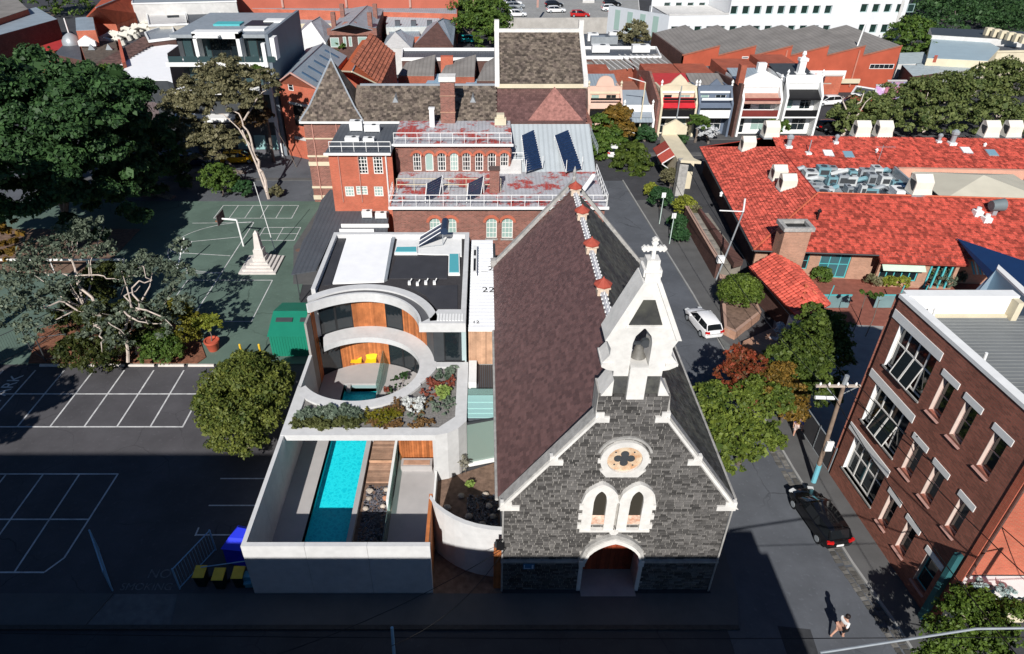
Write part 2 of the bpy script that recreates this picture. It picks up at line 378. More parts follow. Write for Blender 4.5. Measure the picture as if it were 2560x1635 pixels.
def tree(name, label, base, blobs, m, n, size, trunk_r=.2, bm=None, cat='tree', group=None, limbs=8, flat=.5, fill=.25, droop=0., seed=None, branches=None, sub=None, kw=None):
    seed = seed if seed is not None else random.randint(0, 9999); t = thing(name, label, cat, base, group); R = random.Random(seed); bm = bm or bark
    mb = MB(); cx = sum(b[0] for b in blobs) / len(blobs); cy = sum(b[1] for b in blobs) / len(blobs); zl = min(b[2] - b[5] * .5 for b in blobs)
    zf = max(base[2] + .3, zl); top = (base[0] + (cx - base[0]) * .5, base[1] + (cy - base[1]) * .5, zf)
    mb.path([base, ((base[0] + top[0]) / 2 + .1, (base[1] + top[1]) / 2, (base[2] + top[2]) / 2), top], trunk_r, 8, trunk_r * .7)
    for k in range(limbs):
        b = blobs[k % len(blobs)]; a = R.uniform(0, 6.28); e = (b[0] + b[3] * .6 * math.cos(a), b[1] + b[4] * .6 * math.sin(a), b[2] + b[5] * R.uniform(-.2, .6))
        ln_ = math.dist(top, e); mid = [tuple(top[i] + (e[i] - top[i]) * f + R.gauss(0, .06) * ln_ for i in range(3)) for f in (.3, .6)]; mb.path([top, *mid, e], trunk_r * .5, 5, trunk_r * .1)
    mb.build('trunk', bm, t, smooth=True)
    if branches:
        bb = MB()
        for pts, r in branches:
            q = [Vector(pts[0])]
            for a, b in zip(pts, pts[1:]):
                a, b = Vector(a), Vector(b); L_ = (b - a).length
                for f in (.33, .66): q.append(a.lerp(b, f) + Vector([R.gauss(0, .07) * L_ for _ in range(3)]))
                q.append(b)
            bb.path([tuple(v) for v in q], r, 6, r * .3)
        bb.build('branch', bark_w if bm is bark_w else bm, t, smooth=True)
    leafmesh('crown', leaves(blobs, n, size, flat, seed, fill, droop, sub), m, t); return t
L_dark = leafmat('dark_green_leaves', (.016, .042, .016), (.07, .145, .045))
L_mid = leafmat('mid_green_leaves', (.025, .065, .012), (.13, .2, .035))
L_olive = leafmat('olive_leaves', (.065, .068, .034), (.26, .235, .125))
L_round = leafmat('olive_green_leaves', (.03, .06, .012), (.2, .22, .045))
L_gum = leafmat('grey_gum_leaves', (.05, .075, .05), (.19, .225, .155))
L_yel = leafmat('yellow_green_leaves', (.09, .12, .015), (.34, .36, .05))
L_red = leafmat('red_leaves', (.1, .018, .012), (.42, .06, .03)); L_aut = leafmat('autumn_leaves', (.05, .045, .01), (.3, .17, .03))
L_hedge = leafmat('hedge_leaves', (.015, .05, .018), (.05, .12, .04))
# ================================================================ THE SETTING: ground, streets, courts
gp_ = MB()                                     # one sheet with the pool pit left open
for x0, x1, y0, y1 in ((-400, -10.32, -60, 600), (-7.68, 400, -60, 600), (-10.32, -7.68, -60, 22.36), (-10.32, -7.68, 39.42, 600)): gp_.poly([(x0, y0, -.02), (x1, y0, -.02), (x1, y1, -.02), (x0, y1, -.02)])
struct(gp_, 'ground', asphalt)
kerb_line = [(21.3, 16.5), (20.9, 20.5), (20.35, 24.1), (19.75, 31.3), (19.2, 42), (18.8, 52.6), (17.4, 73.3), (17.0, 79.5)]
struct(MB().prism([(12.3, -4), (21.5, -4)] + kerb_line + [(12.3, 79.5)], -.06, 0), 'side_street', asphalt_l)
struct(MB().prism([(-90, 3), (12.29, 3), (12.29, 20.05), (-90, 20.05)], -.06, -.004), 'front_street', asphalt)
struct(MB().box(-90, 12.9, 20.05, 20.3, -.05, .1), 'front_kerb', bluestone)
struct(MB().prism([(-90, 20.3), (-20.2, 20.3), (-19.6, 22.1), (-90, 22.1)], -.05, .1), 'front_footpath', path_m)
struct(MB().prism([(-15.9, 20.3), (12.9, 20.3), (13.4, 22.0), (13.6, 27.0), (12.0, 27.0), (12.0, 22.1), (-16.2, 22.1)], -.05, .1), 'church_footpath', path_m)
struct(MB().prism([(-20.2, 20.3), (-15.9, 20.3), (-16.2, 22.1), (-19.6, 22.1)], -.05, .045), 'driveway_crossover', mat('worn_crossover', (.14, .14, .14), .85, .2, 2, stain=.3))
struct(MB().prism([(-90, 22.1), (-12.2, 22.1), (-12.2, 42.1), (-90, 42.1)], -.06, .02), 'parking_lot', asphalt_d)
struct(MB().prism([(-90, 42.3), (-13.0, 42.3), (-16.5, 52), (-18.5, 73.3), (-34.5, 73.3), (-90, 73.3)], -.06, .02), 'school_court', court_m)
struct(MB().prism([(-19.3, 62), (-17.6, 54.5), (-12.3, 54.5), (-14.2, 73.2), (-18.5, 73.2)], -.04, .035), 'court_edge_path', path_m)
struct(MB().prism([(-90, 73.35), (-19.4, 73.35), (-19.4, 92), (-90, 92)], -.06, .01), 'rear_yard', asphalt_l)
struct(MB().prism([(kx, ky) for kx, ky in kerb_line[:-1]] + [(19.3, 73.6), (21.6, 67.5), (21.6, 55), (21.9, 42), (21.9, 30.7), (23.0, 16.5)], -.05, .11), 'east_footpath', path_m)
struct(MB().box(-60, 110, 94.6, 96.2, -.05, .11), 'terrace_footpath', path_m)
struct(MB().box(-60, 13, 79.5, 80.2, -.05, .11).box(19.6, 110, 88.2, 89.2, -.05, .11), 'cross_street_footpath', path_m)
k = MB()
for a, b in zip(kerb_line, kerb_line[1:]):
    L_ = math.hypot(b[0] - a[0], b[1] - a[1]); an = math.atan2(b[1] - a[1], b[0] - a[0])
    k.ob(((a[0] + b[0]) / 2, (a[1] + b[1]) / 2, .03), (L_, .14, .17), an)
kb = struct(k, 'east_kerb', conc_d)
# bluestone gutter pitchers beside the kerb
unit = MB().box(-.12, .12, -.19, .19, -.03, .022); spots = []
for a, b in zip(kerb_line[:4], kerb_line[1:5]):
    L_ = math.hypot(b[0] - a[0], b[1] - a[1]); ux, uy = (b[0] - a[0]) / L_, (b[1] - a[1]) / L_
    for i in range(int(L_ / .27)):
        for r in range(2):
            d = -.28 - r * .41; s = (i + .5 * r) * .27
            M = Matrix.Rotation(math.atan2(uy, ux) + random.gauss(0, .05), 3, 'Z') @ Matrix.Diagonal((random.uniform(.8, 1.05), random.uniform(.75, 1.02), 1))
            spots.append(((a[0] + ux * s + uy * d, a[1] + uy * s - ux * d, random.uniform(-.004, .012)), M))
spots = [(((l[0]), l[1], l[2]), M) for l, M in spots]
# pitchers must lie on the road side (west) of the kerb
fix = []
for l, M in spots:
    kx = np.interp(l[1], [p[1] for p in kerb_line], [p[0] for p in kerb_line]); off = abs(l[0] - kx); fix.append(((kx - off, l[1], l[2]), M))
field(kb, 'paving_stone', unit, fix, mat('gutter_stone', (.12, .115, .105), .9, .3, 4, bump=.4, island=.45), 300)

def line(mb, a, b, w=.09, z=.026, h=.004):
    L_ = math.hypot(b[0] - a[0], b[1] - a[1]); mb.ob(((a[0] + b[0]) / 2, (a[1] + b[1]) / 2, z), (L_, w, h), math.atan2(b[1] - a[1], b[0] - a[0]))
m = MB(); m2 = MB()                             # bay lines: upright strokes in one sheet, cross strokes 4 mm higher
xs = [-34.3, -32.1, -29.85, -27.5, -25.25, -22.95, -20.72]
for x in xs: line(m, (x, 35.1), (x, 41.5), .11)
for y, xa, xb in ((35.13, -42, -20.68), (38.66, -42, -20.68)): line(m2, (xa, y), (xb, y), .11, .031)
for x in (-34.5 - 2.25 * k for k in range(1, 4)): line(m, (x, 35.1), (x, 41.5), .11)
for x in (-23.3, -25.65, -27.95, -30.3, -32.6, -34.9):
    if x < -23.4: line(m, (x, 23.45), (x, 30.7), .1)
line(m, (-23.22, 30.74), (-23.4, 24.4), .1); line(m, (-23.4, 24.4), (-24.0, 23.47), .1)
for y, xb in ((30.73, -23.2), (27.1, -23.33), (23.45, -24.0)): line(m2, (-40, y), (xb, y), .1, .031)
for y in (25.97, 28.16, 30.34): line(m2, (-16.6, y), (-13.0, y), .09, .031)
line(m, (-16.63, 25.9), (-16.63, 26.5), .09)
struct(m, 'parking_lines', line_m); struct(m2, 'parking_cross_lines', line_m)
m = MB(); m2 = MB()
def rect(x0, x1, y0, y1, w=.08):
    for x in (x0, x1): line(m, (x, y0), (x, y1), w)
    for y in (y0, y1): line(m2, (x0, y), (x1, y), w, .031)
rect(-29.6, -21.06, 68.7, 72.1)
for x in (-27.9, -26.2, -24.5, -22.8): line(m, (x, 68.7), (x, 72.1), .07)
rect(-23.4, -19.55, 63.37, 66.4); line(m, (-21.4, 63.37), (-21.4, 66.4), .07); line(m2, (-23.4, 64.9), (-19.55, 64.9), .07, .031)
rect(-27.6, -19.7, 48.26, 55.2); line(m, (-24.9, 48.3), (-24.9, 67.6), .09); line(m2, (-36, 56.55), (-25.0, 56.55), .08, .031)
line(m2, (-31.5, 67.45), (-24.9, 67.6), .08, .031); line(m2, (-30, 60.6), (-25.1, 60.0), .08, .031); line(m2, (-30, 63.1), (-25.2, 64.2), .08, .031); line(m, (-30, 60.6), (-30, 63.1), .08)
for r, n in ((6.8, 26), (1.75, 14)):
    cxx, cyy = (-25.0, 62.2) if r > 3 else (-30.0, 61.85); pts = []
    for i in range(n + 1):
        t = rad(90 + 180 * i / n); pts.append((cxx + r * math.cos(t) * (1 if r > 3 else .95), cyy + (r * .82 if r > 3 else 1.3) * math.sin(t)))
    for i, (a, b) in enumerate(zip(pts, pts[1:])): line(m if i % 2 else m2, a, b, .08, .026 if i % 2 else .031)
struct(m, 'court_lines', line_m); struct(m2, 'court_cross_lines', line_m)
struct(MB().prism([(-35.3, 42.35), (-22.2, 42.35), (-21.8, 43.1), (-24.5, 48), (-33, 50), (-37, 47)], .02, .1), 'garden_bed', mat('bark_mulch', (.2, .085, .05), .95, .4, 5, bump=.9, bscale=15))
for k_, (s, sz, x, y) in enumerate((('NO', .8, -18.3, 23.1), ('SMOKING', .62, -19.45, 22.35))):
    text(s, mat('faded_paint', (.14, .14, .14), .8, .4, 6), sz, (x, y, .024), name='ground_lettering', kind='structure')
text('PARK', line_m, 1.3, (-34.85, 37.75, .027), (0, 0, rad(90)), 'ground_lettering', kind='structure')
# manhole covers and patches on the streets
for x, y, r in ((-18.6, 61.2, .33), (15.6, 50.8, .3), (18.0, 47.5, .28), (16.2, 33.5, .3)):
    struct(MB().lathe((x, y, .0), [(r, .03), (r, .045)], 16), 'manhole_cover', mat('rusty_iron', (.16, .1, .08), .7, .2, 8))
pm = mat('road_patch', (.04, .042, .046), .9, .2, 3); pl = mat('pale_patch', (.13, .135, .13), .9, .2, 3)
for pts, mm in (([(14.9, 20.3), (16.5, 20.1), (16.3, 17.9), (14.8, 18)], pm), ([(15.2, 58), (15.9, 58), (15.9, 57.2), (15.2, 57.3)], pl), ([(19.0, 46.5), (19.9, 44.4), (20.6, 41.4), (19.2, 43.5)], pl)):
    struct(MB().prism(pts, .0005, .004 if pts[0][0] < 18 else .115), 'road_patch', mm)

# ================================================================ CHURCH
CX = 6.43
ch = thing('stone_church', 'dark bluestone church with white bellcote and steep purple slate roof', 'church', (CX, 34, 0))
YF = 22.42
stone_pale = mat('painted_stone', (.7, .68, .64), .6, .1, 2.5, bump=.3, bscale=6, stain=.4); stone_w = mat('weathered_coping', (.36, .35, .33), .8, .25, 3, bump=.4, stain=.35)
def gable(z): return 5.6 - max(0, z - 6.55) * (5.71 / 6.45)
m = MB(); m.box(.95, 5.1, YF, YF + .5, 0, 4.3).box(8.0, 11.9, YF, YF + .5, 0, 4.3)
m.vprism([(.95, 4.3), (11.9, 4.3), (11.9, 6.6), (8.05, 12.1), (7.9, 13.45), (4.85, 13.45), (4.8, 12.1), (.95, 6.6)], YF, YF + .5)
a_ = arch(5.1, 8.0, 2.4, 1.65, True, 14); h_ = 7
m.vprism([(5.1, 4.3), (5.1, 2.4)] + a_[1:h_ + 1] + [(a_[h_][0], 4.3)], YF, YF + .5); m.vprism([(8.0, 4.3), (a_[h_][0], 4.3)] + a_[h_:-1] + [(8.0, 2.4)], YF, YF + .5)
m.box(4.85, 7.9, YF + .5, YF + 1.1, 11.9, 13.45)
m.box(.95, 1.4, YF + .5, 46.1, 0, 6.55).box(11.45, 11.9, YF + .5, 46.1, 0, 6.55).box(.95, 11.9, 46.1, 46.5, 0, 6.55).vprism([(.9, 6.5), (11.95, 6.5), (6.43, 12.8)], 46.1, 46.45)
m.box(4.9, 5.1, YF + .5, YF + 1.5, 0, 4.5).box(8.0, 8.2, YF + .5, YF + 1.5, 0, 4.5)
wl = m.build('wall', mortar, ch)
# stones of the front
unit = MB().box(-.5, .5, -.5, .5, 0, 1); spots = []
z = .06; row = 0
while z < 13.4:
    h = random.choice((.13, .15, .175)); zc = z + h / 2
    x0, x1 = .95, 11.9
    if zc > 6.6: dx = (zc - 6.6) * (3.87 / 5.5); x0, x1 = .95 + dx, 11.9 - dx
    if zc > 12.1: x0, x1 = 4.85, 7.9
    x = x0
    while x < x1 - .05:
        w = min(random.uniform(.2, .48), x1 - x)
        if x1 - (x + w) < .12: w = x1 - x
        xc = x + w / 2; ok = not (2.36 < zc < 2.56)
        if 4.93 < xc < 8.15 and zc < 2.45: ok = False
        if zc >= 2.45 and zc < 4.45 and abs(xc - 6.52) < 1.72 * math.sqrt(max(0, 1 - ((zc - 2.4) / 2.2) ** 2)): ok = False
        if math.hypot(xc - 6.36, zc - 9.75) < 1.0: ok = False
        if 4.95 < xc < 7.75 and 5.2 < zc < 7.3: ok = False
        if ok:
            M = Matrix.Rotation(rad(90), 3, 'X') @ Matrix.Diagonal((w - .028, h - .026, random.uniform(.02, .055))); spots.append(((xc, YF, zc), M))
        x += w
    z += h
field(wl, 'stone', unit, spots, bluestone, 300)
def band(mb, o, i, y0, y1):                    # strip between an outer and an inner outline, with depth
    n = len(o); vs = [(p[0], y0, p[1]) for p in o] + [(p[0], y0, p[1]) for p in i] + [(p[0], y1, p[1]) for p in o] + [(p[0], y1, p[1]) for p in i]
    fs = []
    for k in range(n - 1): fs += [(k, k + 1, n + k + 1, n + k), (2 * n + k, 2 * n + k + 1, k + 1, k), (n + k, n + k + 1, 3 * n + k + 1, 3 * n + k)]
    fs += [(0, n, 3 * n, 2 * n), (n - 1, 2 * n - 1, 4 * n - 1, 3 * n - 1)]
    return mb.add(vs, fs)
for s in (-1, 1):                              # water table ledge either side of the door
    xa, xb = ((.85, 4.95) if s < 0 else (8.15, 12.0)); MB().box(xa, xb, YF - .16, YF + .02, 2.38, 2.5).build('ledge', stone_w, ch)
# gable coping and kneelers
for s in (-1, 1):
    X = lambda x: CX + s * (x - CX) * -1 if s > 0 else x
    mx = (lambda x: x) if s < 0 else (lambda x: 12.86 - x)
    m = MB(); P = [(.72, 6.55), (4.95, 12.45), (4.95, 12.02), (1.05, 6.55)]; m.vprism([(mx(a), b) for a, b in P], YF - .08, YF + .55); m.build('coping', stone_w, ch)
    m = MB(); P = [(.66, 6.42), (4.95, 12.3), (4.95, 12.12), (.9, 6.5)]; m.vprism([(mx(a), b) for a, b in P], YF - .17, YF - .085); m.build('coping_edge', stone_pale, ch)
    for (xk, zk, w) in ((.78, 6.3, .92), (2.98, 9.35, .62), (4.82, 11.95, .62)):
        a, b = sorted((mx(xk), mx(xk + w))); a2, b2 = sorted((mx(xk), mx(xk + w * .6)))
        MB().box(a, b, YF - .13, YF + .1, zk, zk + .3).box(a2, b2, YF - .125, YF + .1, zk + .3, zk + .55).build('kneeler', stone_pale, ch)
# rose window
m = MB(); n = 28; cz = 9.75; cxw = 6.36
oc = lambda r, k=28: [(cxw + r * math.cos(2 * math.pi * i / k), cz + r * math.sin(2 * math.pi * i / k)) for i in range(k + 1)]
band(m, oc(1.1), oc(.8), YF - .2, YF); m.vprism([(5.62, 8.62), (7.1, 8.62), (7.42, 9.05), (7.15, 9.1), (6.36, 8.92), (5.57, 9.1), (5.3, 9.05)], YF - .16, YF)
m.box(5.16, 5.42, YF - .14, YF, 9.5, 9.72).box(7.3, 7.56, YF - .14, YF, 9.5, 9.72)
rw = m.build('rose_window', stone_pale, ch)
t = [(cxw + 1.28 * math.cos(rad(a)), cz + .05 + 1.28 * math.sin(rad(a))) for a in range(15, 166, 10)]; t2 = [(cxw + 1.17 * math.cos(rad(a)), cz + .05 + 1.17 * math.sin(rad(a))) for a in range(15, 166, 10)]
band(MB(), t, t2, YF - .13, YF).build('hood_mould', stone_w, rw)
MB().vprism(oc(.82)[:-1], YF - .07, YF).build('tracery', mat('rust_stained_stone', (.62, .5, .36), .7, .1, 3, col2=(.5, .27, .14), bump=.3), rw)
m = MB()
for dx, dz in ((0, .27), (0, -.27), (.29, 0), (-.29, 0)): m.vprism([(cxw + dx + .19 * math.cos(2 * math.pi * i / 14), cz + dz + .19 * math.sin(2 * math.pi * i / 14)) for i in range(14)], YF - .1 - (.003 if dx else 0), YF - .06)
m.vprism([(cxw + .2 * math.cos(2 * math.pi * i / 8), cz + .2 * math.sin(2 * math.pi * i / 8)) for i in range(8)], YF - .106, YF - .06); m.build('quatrefoil', metal_d, rw)
m = MB()
for dx, dz in ((.42, .38), (-.42, -.38), (.42, -.42), (-.42, .38)): m.vprism([(cxw + dx + .045 * math.cos(2 * math.pi * i / 8), cz + dz + .045 * math.sin(2 * math.pi * i / 8)) for i in range(8)], YF - .085, YF - .06)
m.build('stud', metal_d, rw)
# twin lancets
rust = mat('rusty_sill', (.6, .45, .35), .8, .3, 5, col2=(.42, .15, .07))
for xc in (5.52, 7.26):
    m = MB(); o = [(xc - .8, 5.0), (xc - .8, 6.95)] + arch(xc - .8, xc + .8, 7.0, 1.15, True, 12) + [(xc + .8, 6.95), (xc + .8, 5.0)]
    i = [(xc - .31, 5.0), (xc - .31, 6.95)] + arch(xc - .31, xc + .31, 7.0, .72, True, 12) + [(xc + .31, 6.95), (xc + .31, 5.0)]
    band(m, o, i, YF - .2, YF)
    o2 = arch(xc - .9, xc + .9, 6.92, 1.32, True, 12); i2 = arch(xc - .79, xc + .79, 6.97, 1.14, True, 12); band(m, o2, i2, YF - .26, YF)
    for k in range(3):
        zz = 5.05 + k * .68
        for sx in (-1, 1):
            if (xc - 6.4) * sx < 0: continue
            a, b = sorted((xc + sx * .79, xc + sx * .96)); m.box(a, b, YF - .17, YF, zz, zz + .32)
    m.box(xc - .85, xc + .85, YF - .24, YF, 4.88, 5.02)
    w_ = m.build('lancet_window', stone_pale, ch)
    MB().vprism([(xc - .31, 5.9), (xc + .31, 5.9)] + arch(xc - .31, xc + .31, 7.0, .72, True, 12)[::-1], YF - .05, YF - .03).build('pane', glassmat('leaded_glass', (.05, .045, .035), .25), w_)
    MB().add([(xc - .31, YF - .19, 5.42), (xc + .31, YF - .19, 5.42), (xc + .31, YF - .06, 5.92), (xc - .31, YF - .06, 5.92), (xc - .31, YF, 5.42), (xc + .31, YF, 5.42)], [(0, 1, 2, 3), (0, 4, 5, 1)]).build('sill', rust, w_)
MB().vprism([(6.14, 5.02), (6.64, 5.02), (6.6, 4.75), (6.5, 4.62), (6.28, 4.62), (6.18, 4.75)], YF - .19, YF).build('corbel', stone_pale, ch)
# doorway
m = MB(); o = arch(4.84, 8.2, 2.62, 2.0, True, 14); i = arch(5.12, 7.98, 2.4, 1.66, True, 14); band(m, o, [(a, b) for a, b in arch(5.0, 8.06, 2.5, 1.82, True, 14)], YF - .22, YF)
m.build('door_hood', stone_w, ch); m = MB(); band(m, arch(5.0, 8.06, 2.5, 1.82, True, 14), i, YF - .3, YF)
for x in (4.84, 7.86): m.box(x, x + .3, YF - .31, YF, 2.3, 2.66)
m.build('door_arch', stone_pale, ch)
for x in (4.9, 7.98): MB().box(x, x + .2, YF - .1, YF, 0, 2.3).build('door_jamb', stone_pale, ch)
dr = MB().box(5.1, 8.0, YF + 1.2, YF + 1.3, 0, 4.3).build('door', mat('red_brown_door', (.26, .05, .022), .6, .2, 3), ch)
for k in range(12): MB().box(5.12 + k * .24, 5.34 + k * .24, YF + 1.17, YF + 1.199, .02, 3.9).build('door_board', mat('door_boards', (.3, .06, .025), .6, .2, 3, island=.25), dr)
MB().box(5.1, 8.0, YF - .5, YF + 1.2, 0, .12).build('door_step', conc_d, ch)
# plate on the plinth left of the door
pt = MB().box(2.02, 2.6, YF - .12, YF - .07, 1.85, 2.25).build('name_plate', mat('blue_plate', (.05, .16, .3), .5, .1), ch)
MB().box(2.06, 2.1, YF - .126, YF - .12, 1.89, 2.2).box(2.1, 2.4, YF - .126, YF - .12, 1.89, 1.94).box(2.46, 2.55, YF - .126, YF - .12, 1.9, 2.2).build('plate_marks', mat('pale_plate', (.5, .6, .7)), pt)
# roof
ro = MB(); Y0, Y1 = YF + .5, 46.1
ro.add([(.7, Y0, 6.42), (.7, Y1, 6.42), (6.43, Y1, 12.8), (6.43, Y0, 12.8), (.7, Y0, 6.25), (.7, Y1, 6.25), (6.43, Y1, 12.6), (6.43, Y0, 12.6)], [(0, 1, 2, 3), (4, 7, 6, 5), (0, 4, 5, 1), (0, 3, 7, 4), (1, 5, 6, 2)])
ro.add([(12.16, Y0, 6.42), (12.16, Y1, 6.42), (6.43, Y1, 12.8), (6.43, Y0, 12.8), (12.16, Y0, 6.25), (12.16, Y1, 6.25)], [(0, 3, 2, 1), (0, 1, 5, 4)])
rf = ro.build('roof', mat('roof_felt', (.04, .03, .03)), ch); ln = math.hypot(5.73, 6.38)
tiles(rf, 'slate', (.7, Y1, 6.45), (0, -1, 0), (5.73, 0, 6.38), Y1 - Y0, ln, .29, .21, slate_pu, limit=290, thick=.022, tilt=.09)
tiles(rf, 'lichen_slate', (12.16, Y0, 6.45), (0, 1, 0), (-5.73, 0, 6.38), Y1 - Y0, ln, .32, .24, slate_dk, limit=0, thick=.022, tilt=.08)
MB().tube((.62, Y0, 6.4), (.62, Y1, 6.4), .09, 8).build('gutter', stone_w, ch); MB().tube((12.25, Y0, 6.4), (12.25, Y1, 6.4), .09, 8).build('gutter', stone_w, ch)
MB().xprism([(Y0, 12.74), (Y1, 12.74), (Y1, 12.98), (Y0, 12.98)], 6.3, 6.56).build('ridge', mat('lead_ridge', (.42, .42, .45), .6, .2, 4), ch)
crest = MB().box(-.02, .02, -.1, .1, 0, .16).box(-.2, .2, -.05, .05, -.1, -.02); cm = bpy.data.meshes.new('crest'); cm.from_pydata(crest.v, [], crest.f); cm.materials.append(white)
yy = Y0 + .9
while yy < Y1 - .4:
    if min(abs(yy - q) for q in (46.0, 41.6, 36.8, 32.0)) > .6: inst(cm, 'ridge_clip', ch, (6.43, yy, 12.98))
    yy += .42
for q in (45.4, 41.4, 36.7, 31.9):
    v_ = MB().box(6.13, 6.73, q - .3, q + .3, 12.7, 13.25).box(6.05, 6.81, q - .38, q + .38, 13.15, 13.25).build('ridge_vent', mat('cream_vent', (.6, .47, .36), .7, .2, 6), ch)
    MB().lathe((6.43, q, 13.25), [(.5, 0), (.5, .09), (.3, .22), (.06, .4), (.02, .5)], 8).build('vent_cap', mat('red_vent_cap', (.36, .07, .045), .6, .15, 4), v_)
for s in (-1, 1):
    mx = (lambda x: x) if s < 0 else (lambda x: 12.86 - x)
    MB().vprism([(mx(a), b) for a, b in ((.55, 6.6), (6.43, 13.5), (6.43, 13.15), (.85, 6.55))], 46.1, 46.5).build('rear_coping', stone_w, ch)
    MB().vprism([(mx(a), b) for a, b in ((.5, 6.5), (.5, 7.05), (.9, 7.05), (1.1, 6.5))], 46.0, 46.55).build('rear_kneeler', stone_w, ch)
MB().lathe((6.43, 46.3, 13.3), [(.16, 0), (.16, .3), (.07, .4), (.11, .6), (.13, .75), (.02, 1.15)], 8).build('finial', stone_w, ch)
# bellcote
bc = MB(); mir = lambda P: [(12.74 - a, b) for a, b in P][::-1]; yb0, yb1 = YF - .02, YF + 1.0
Lp = [(5.36, 14.43), (5.98, 14.43), (5.98, 16.1), (6.06, 16.45), (6.37, 16.85), (6.37, 19.3), (6.08, 19.3), (6.08, 18.9), (4.9, 16.3), (5.12, 15.85), (5.12, 15.5), (4.83, 15.1), (4.83, 14.9), (5.1, 14.75), (5.36, 14.7)]
bc.vprism(Lp, yb0, yb1); bc.vprism(mir(Lp), yb0, yb1); bb = bc.build('bellcote', stone_pale, ch)
MB().box(6.0, 6.74, yb0 - .16, yb1 + .1, 13.3, 15.0).build('bellcote_pier', stone_pale, bb)
for P in ([(4.93, 13.45), (5.4, 13.45), (5.4, 14.3)], [(7.34, 14.3), (7.34, 13.45), (7.81, 13.45)]): MB().vprism(P, yb0 - .1, yb1).build('buttress', stone_pale, bb)
MB().box(5.4, 6.0, yb0 + .02, yb1, 13.3, 14.43).box(6.74, 7.34, yb0 + .02, yb1, 13.3, 14.43).build('bellcote_base', slate_dk, bb)
MB().vprism([(5.7, 17.0), (7.04, 17.0), (6.6, 18.15), (6.14, 18.15)], yb0 - .03, yb0 + .02).build('slate_panel', slate_dk, bb)
MB().vprism([(4.84, 16.28), (6.02, 18.95), (6.2, 18.95), (5.05, 16.28)], yb0 - .1, yb1 + .08).vprism([(7.9, 16.28), (7.69, 16.28), (6.54, 18.95), (6.72, 18.95)], yb0 - .1, yb1 + .08).build('bellcote_coping', stone_pale, bb)
MB().box(5.6, 7.1, yb0 - .07, yb0, 16.86, 16.97).box(4.8, 5.3, yb0 - .1, yb1 + .05, 15.0, 15.12).box(7.44, 7.94, yb0 - .1, yb1 + .05, 15.0, 15.12).build('string_course', stone_pale, bb)
MB().prism([(6.02, yb0 + .1), (6.72, yb0 + .1), (6.72, yb0 + .8), (6.02, yb0 + .8)], 19.1, 19.38).prism([(6.12, yb0 + .2), (6.62, yb0 + .2), (6.62, yb0 + .7), (6.12, yb0 + .7)], 19.38, 19.75).build('pinnacle', stone_pale, bb)
cr = MB(); yc = yb0 + .45; X_, Z_ = 6.37, 20.14
cr.box(X_ - .07, X_ + .07, yc - .07, yc + .07, 19.7, 20.4).box(X_ - .3, X_ + .3, yc - .065, yc + .065, Z_ - .07, Z_ + .07)
for dx, dz in ((-.3, 0), (.3, 0), (0, .3)):
    for ax, az, r in ((0, 0, .08), (.07, .07, .055), (-.07, .07, .055), (.07, -.07, .055), (-.07, -.07, .055), (.12 * (dx > 0) - .12 * (dx < 0), .12 * (dz > 0), .06)):
        cr.vprism([(X_ + dx + ax + r * math.cos(2 * math.pi * i / 10), Z_ + dz + az + r * math.sin(2 * math.pi * i / 10)) for i in range(10)], yc - .06 - abs(ax) * .1, yc + .06 + abs(ax) * .1)
cr.build('cross', stone_pale, bb)
bl = MB().lathe((6.4, yb0 + .5, 15.1), [(.32, 0), (.3, .05), (.23, .2), (.19, .42), (.15, .55), (.03, .62)], 16).build('bell', mat('bronze_bell', (.2, .19, .17), .5, .2, 4, metal=.3), bb, smooth=True)
MB().box(5.98, 6.76, yb0 + .44, yb0 + .56, 15.72, 15.82).tube((6.62, yb0 + .4, 15.78), (6.62, yb0 + .6, 15.78), .2, 12).build('bell_yoke', metal_d, bb)
for s in (-1, 1): MB().tube((CX + s * 5.5, YF - .12, 0), (CX + s * 5.5, YF - .12, 6.3), .05, 6).build('downpipe', stone_w, ch)
# ================================================================ MODERN HOUSE
ho = thing('modern_house', 'white concrete house with round courtyard, rooftop garden and lap pool beside the church', 'house', (-7, 36, 0))
EC = (-8.35, 36.8)
def el(t, rx, ry=None): ry = rx if ry is None else ry; return (EC[0] + rx * math.cos(rad(t)), EC[1] + ry * math.sin(rad(t)))
wallc = mat('boardmarked_concrete', (.6, .6, .595), .75, .07, 2.2, bump=.25, bscale=20, stain=.22)
for a, b in ((-12.15, -8.99), (-8.975, -5.86), (-5.845, -2.7)): MB().box(a, b, 22.15, 22.4, 0, 3.87).build('front_wall_panel', wallc, ho)
for a, b in ((22.4, 25.5), (25.515, 28.6), (28.615, 31.7), (31.715, 34.8), (34.815, 38.2)): MB().box(-12.15, -11.92, a, b, 0, 3.87).build('side_wall_panel', wallc, ho)
plain('courtyard_floor', floor_c, ho, (-11.92, -10.25, 22.4, 42, 0, .5), (-10.25, -7.75, 39.35, 42, 0, .5), (-7.75, -7.45, 22.4, 42, -.5, .53), (-5.45, -3.0, 22.4, 31.5, 0, .5), (-7.45, -5.45, 33.4, 42, 0, .5), (-5.45, -3.2, 31.5, 42, 0, .5), (-10.27, -7.73, 39.2, 39.36, .2, .56), (-10.0, -9.75, 38.6, 39.2, .2, .52))
plain('garden_trench', dirt, ho, (-7.45, -5.45, 22.4, 33.4, 0, .18))
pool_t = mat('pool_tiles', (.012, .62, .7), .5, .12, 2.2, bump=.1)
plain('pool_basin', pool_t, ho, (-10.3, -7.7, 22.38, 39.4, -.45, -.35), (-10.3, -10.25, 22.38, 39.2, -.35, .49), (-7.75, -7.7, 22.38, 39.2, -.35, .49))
wm = bpy.data.materials.new('pool_water'); wm.use_nodes = True; nt = wm.node_tree; nt.nodes.clear()
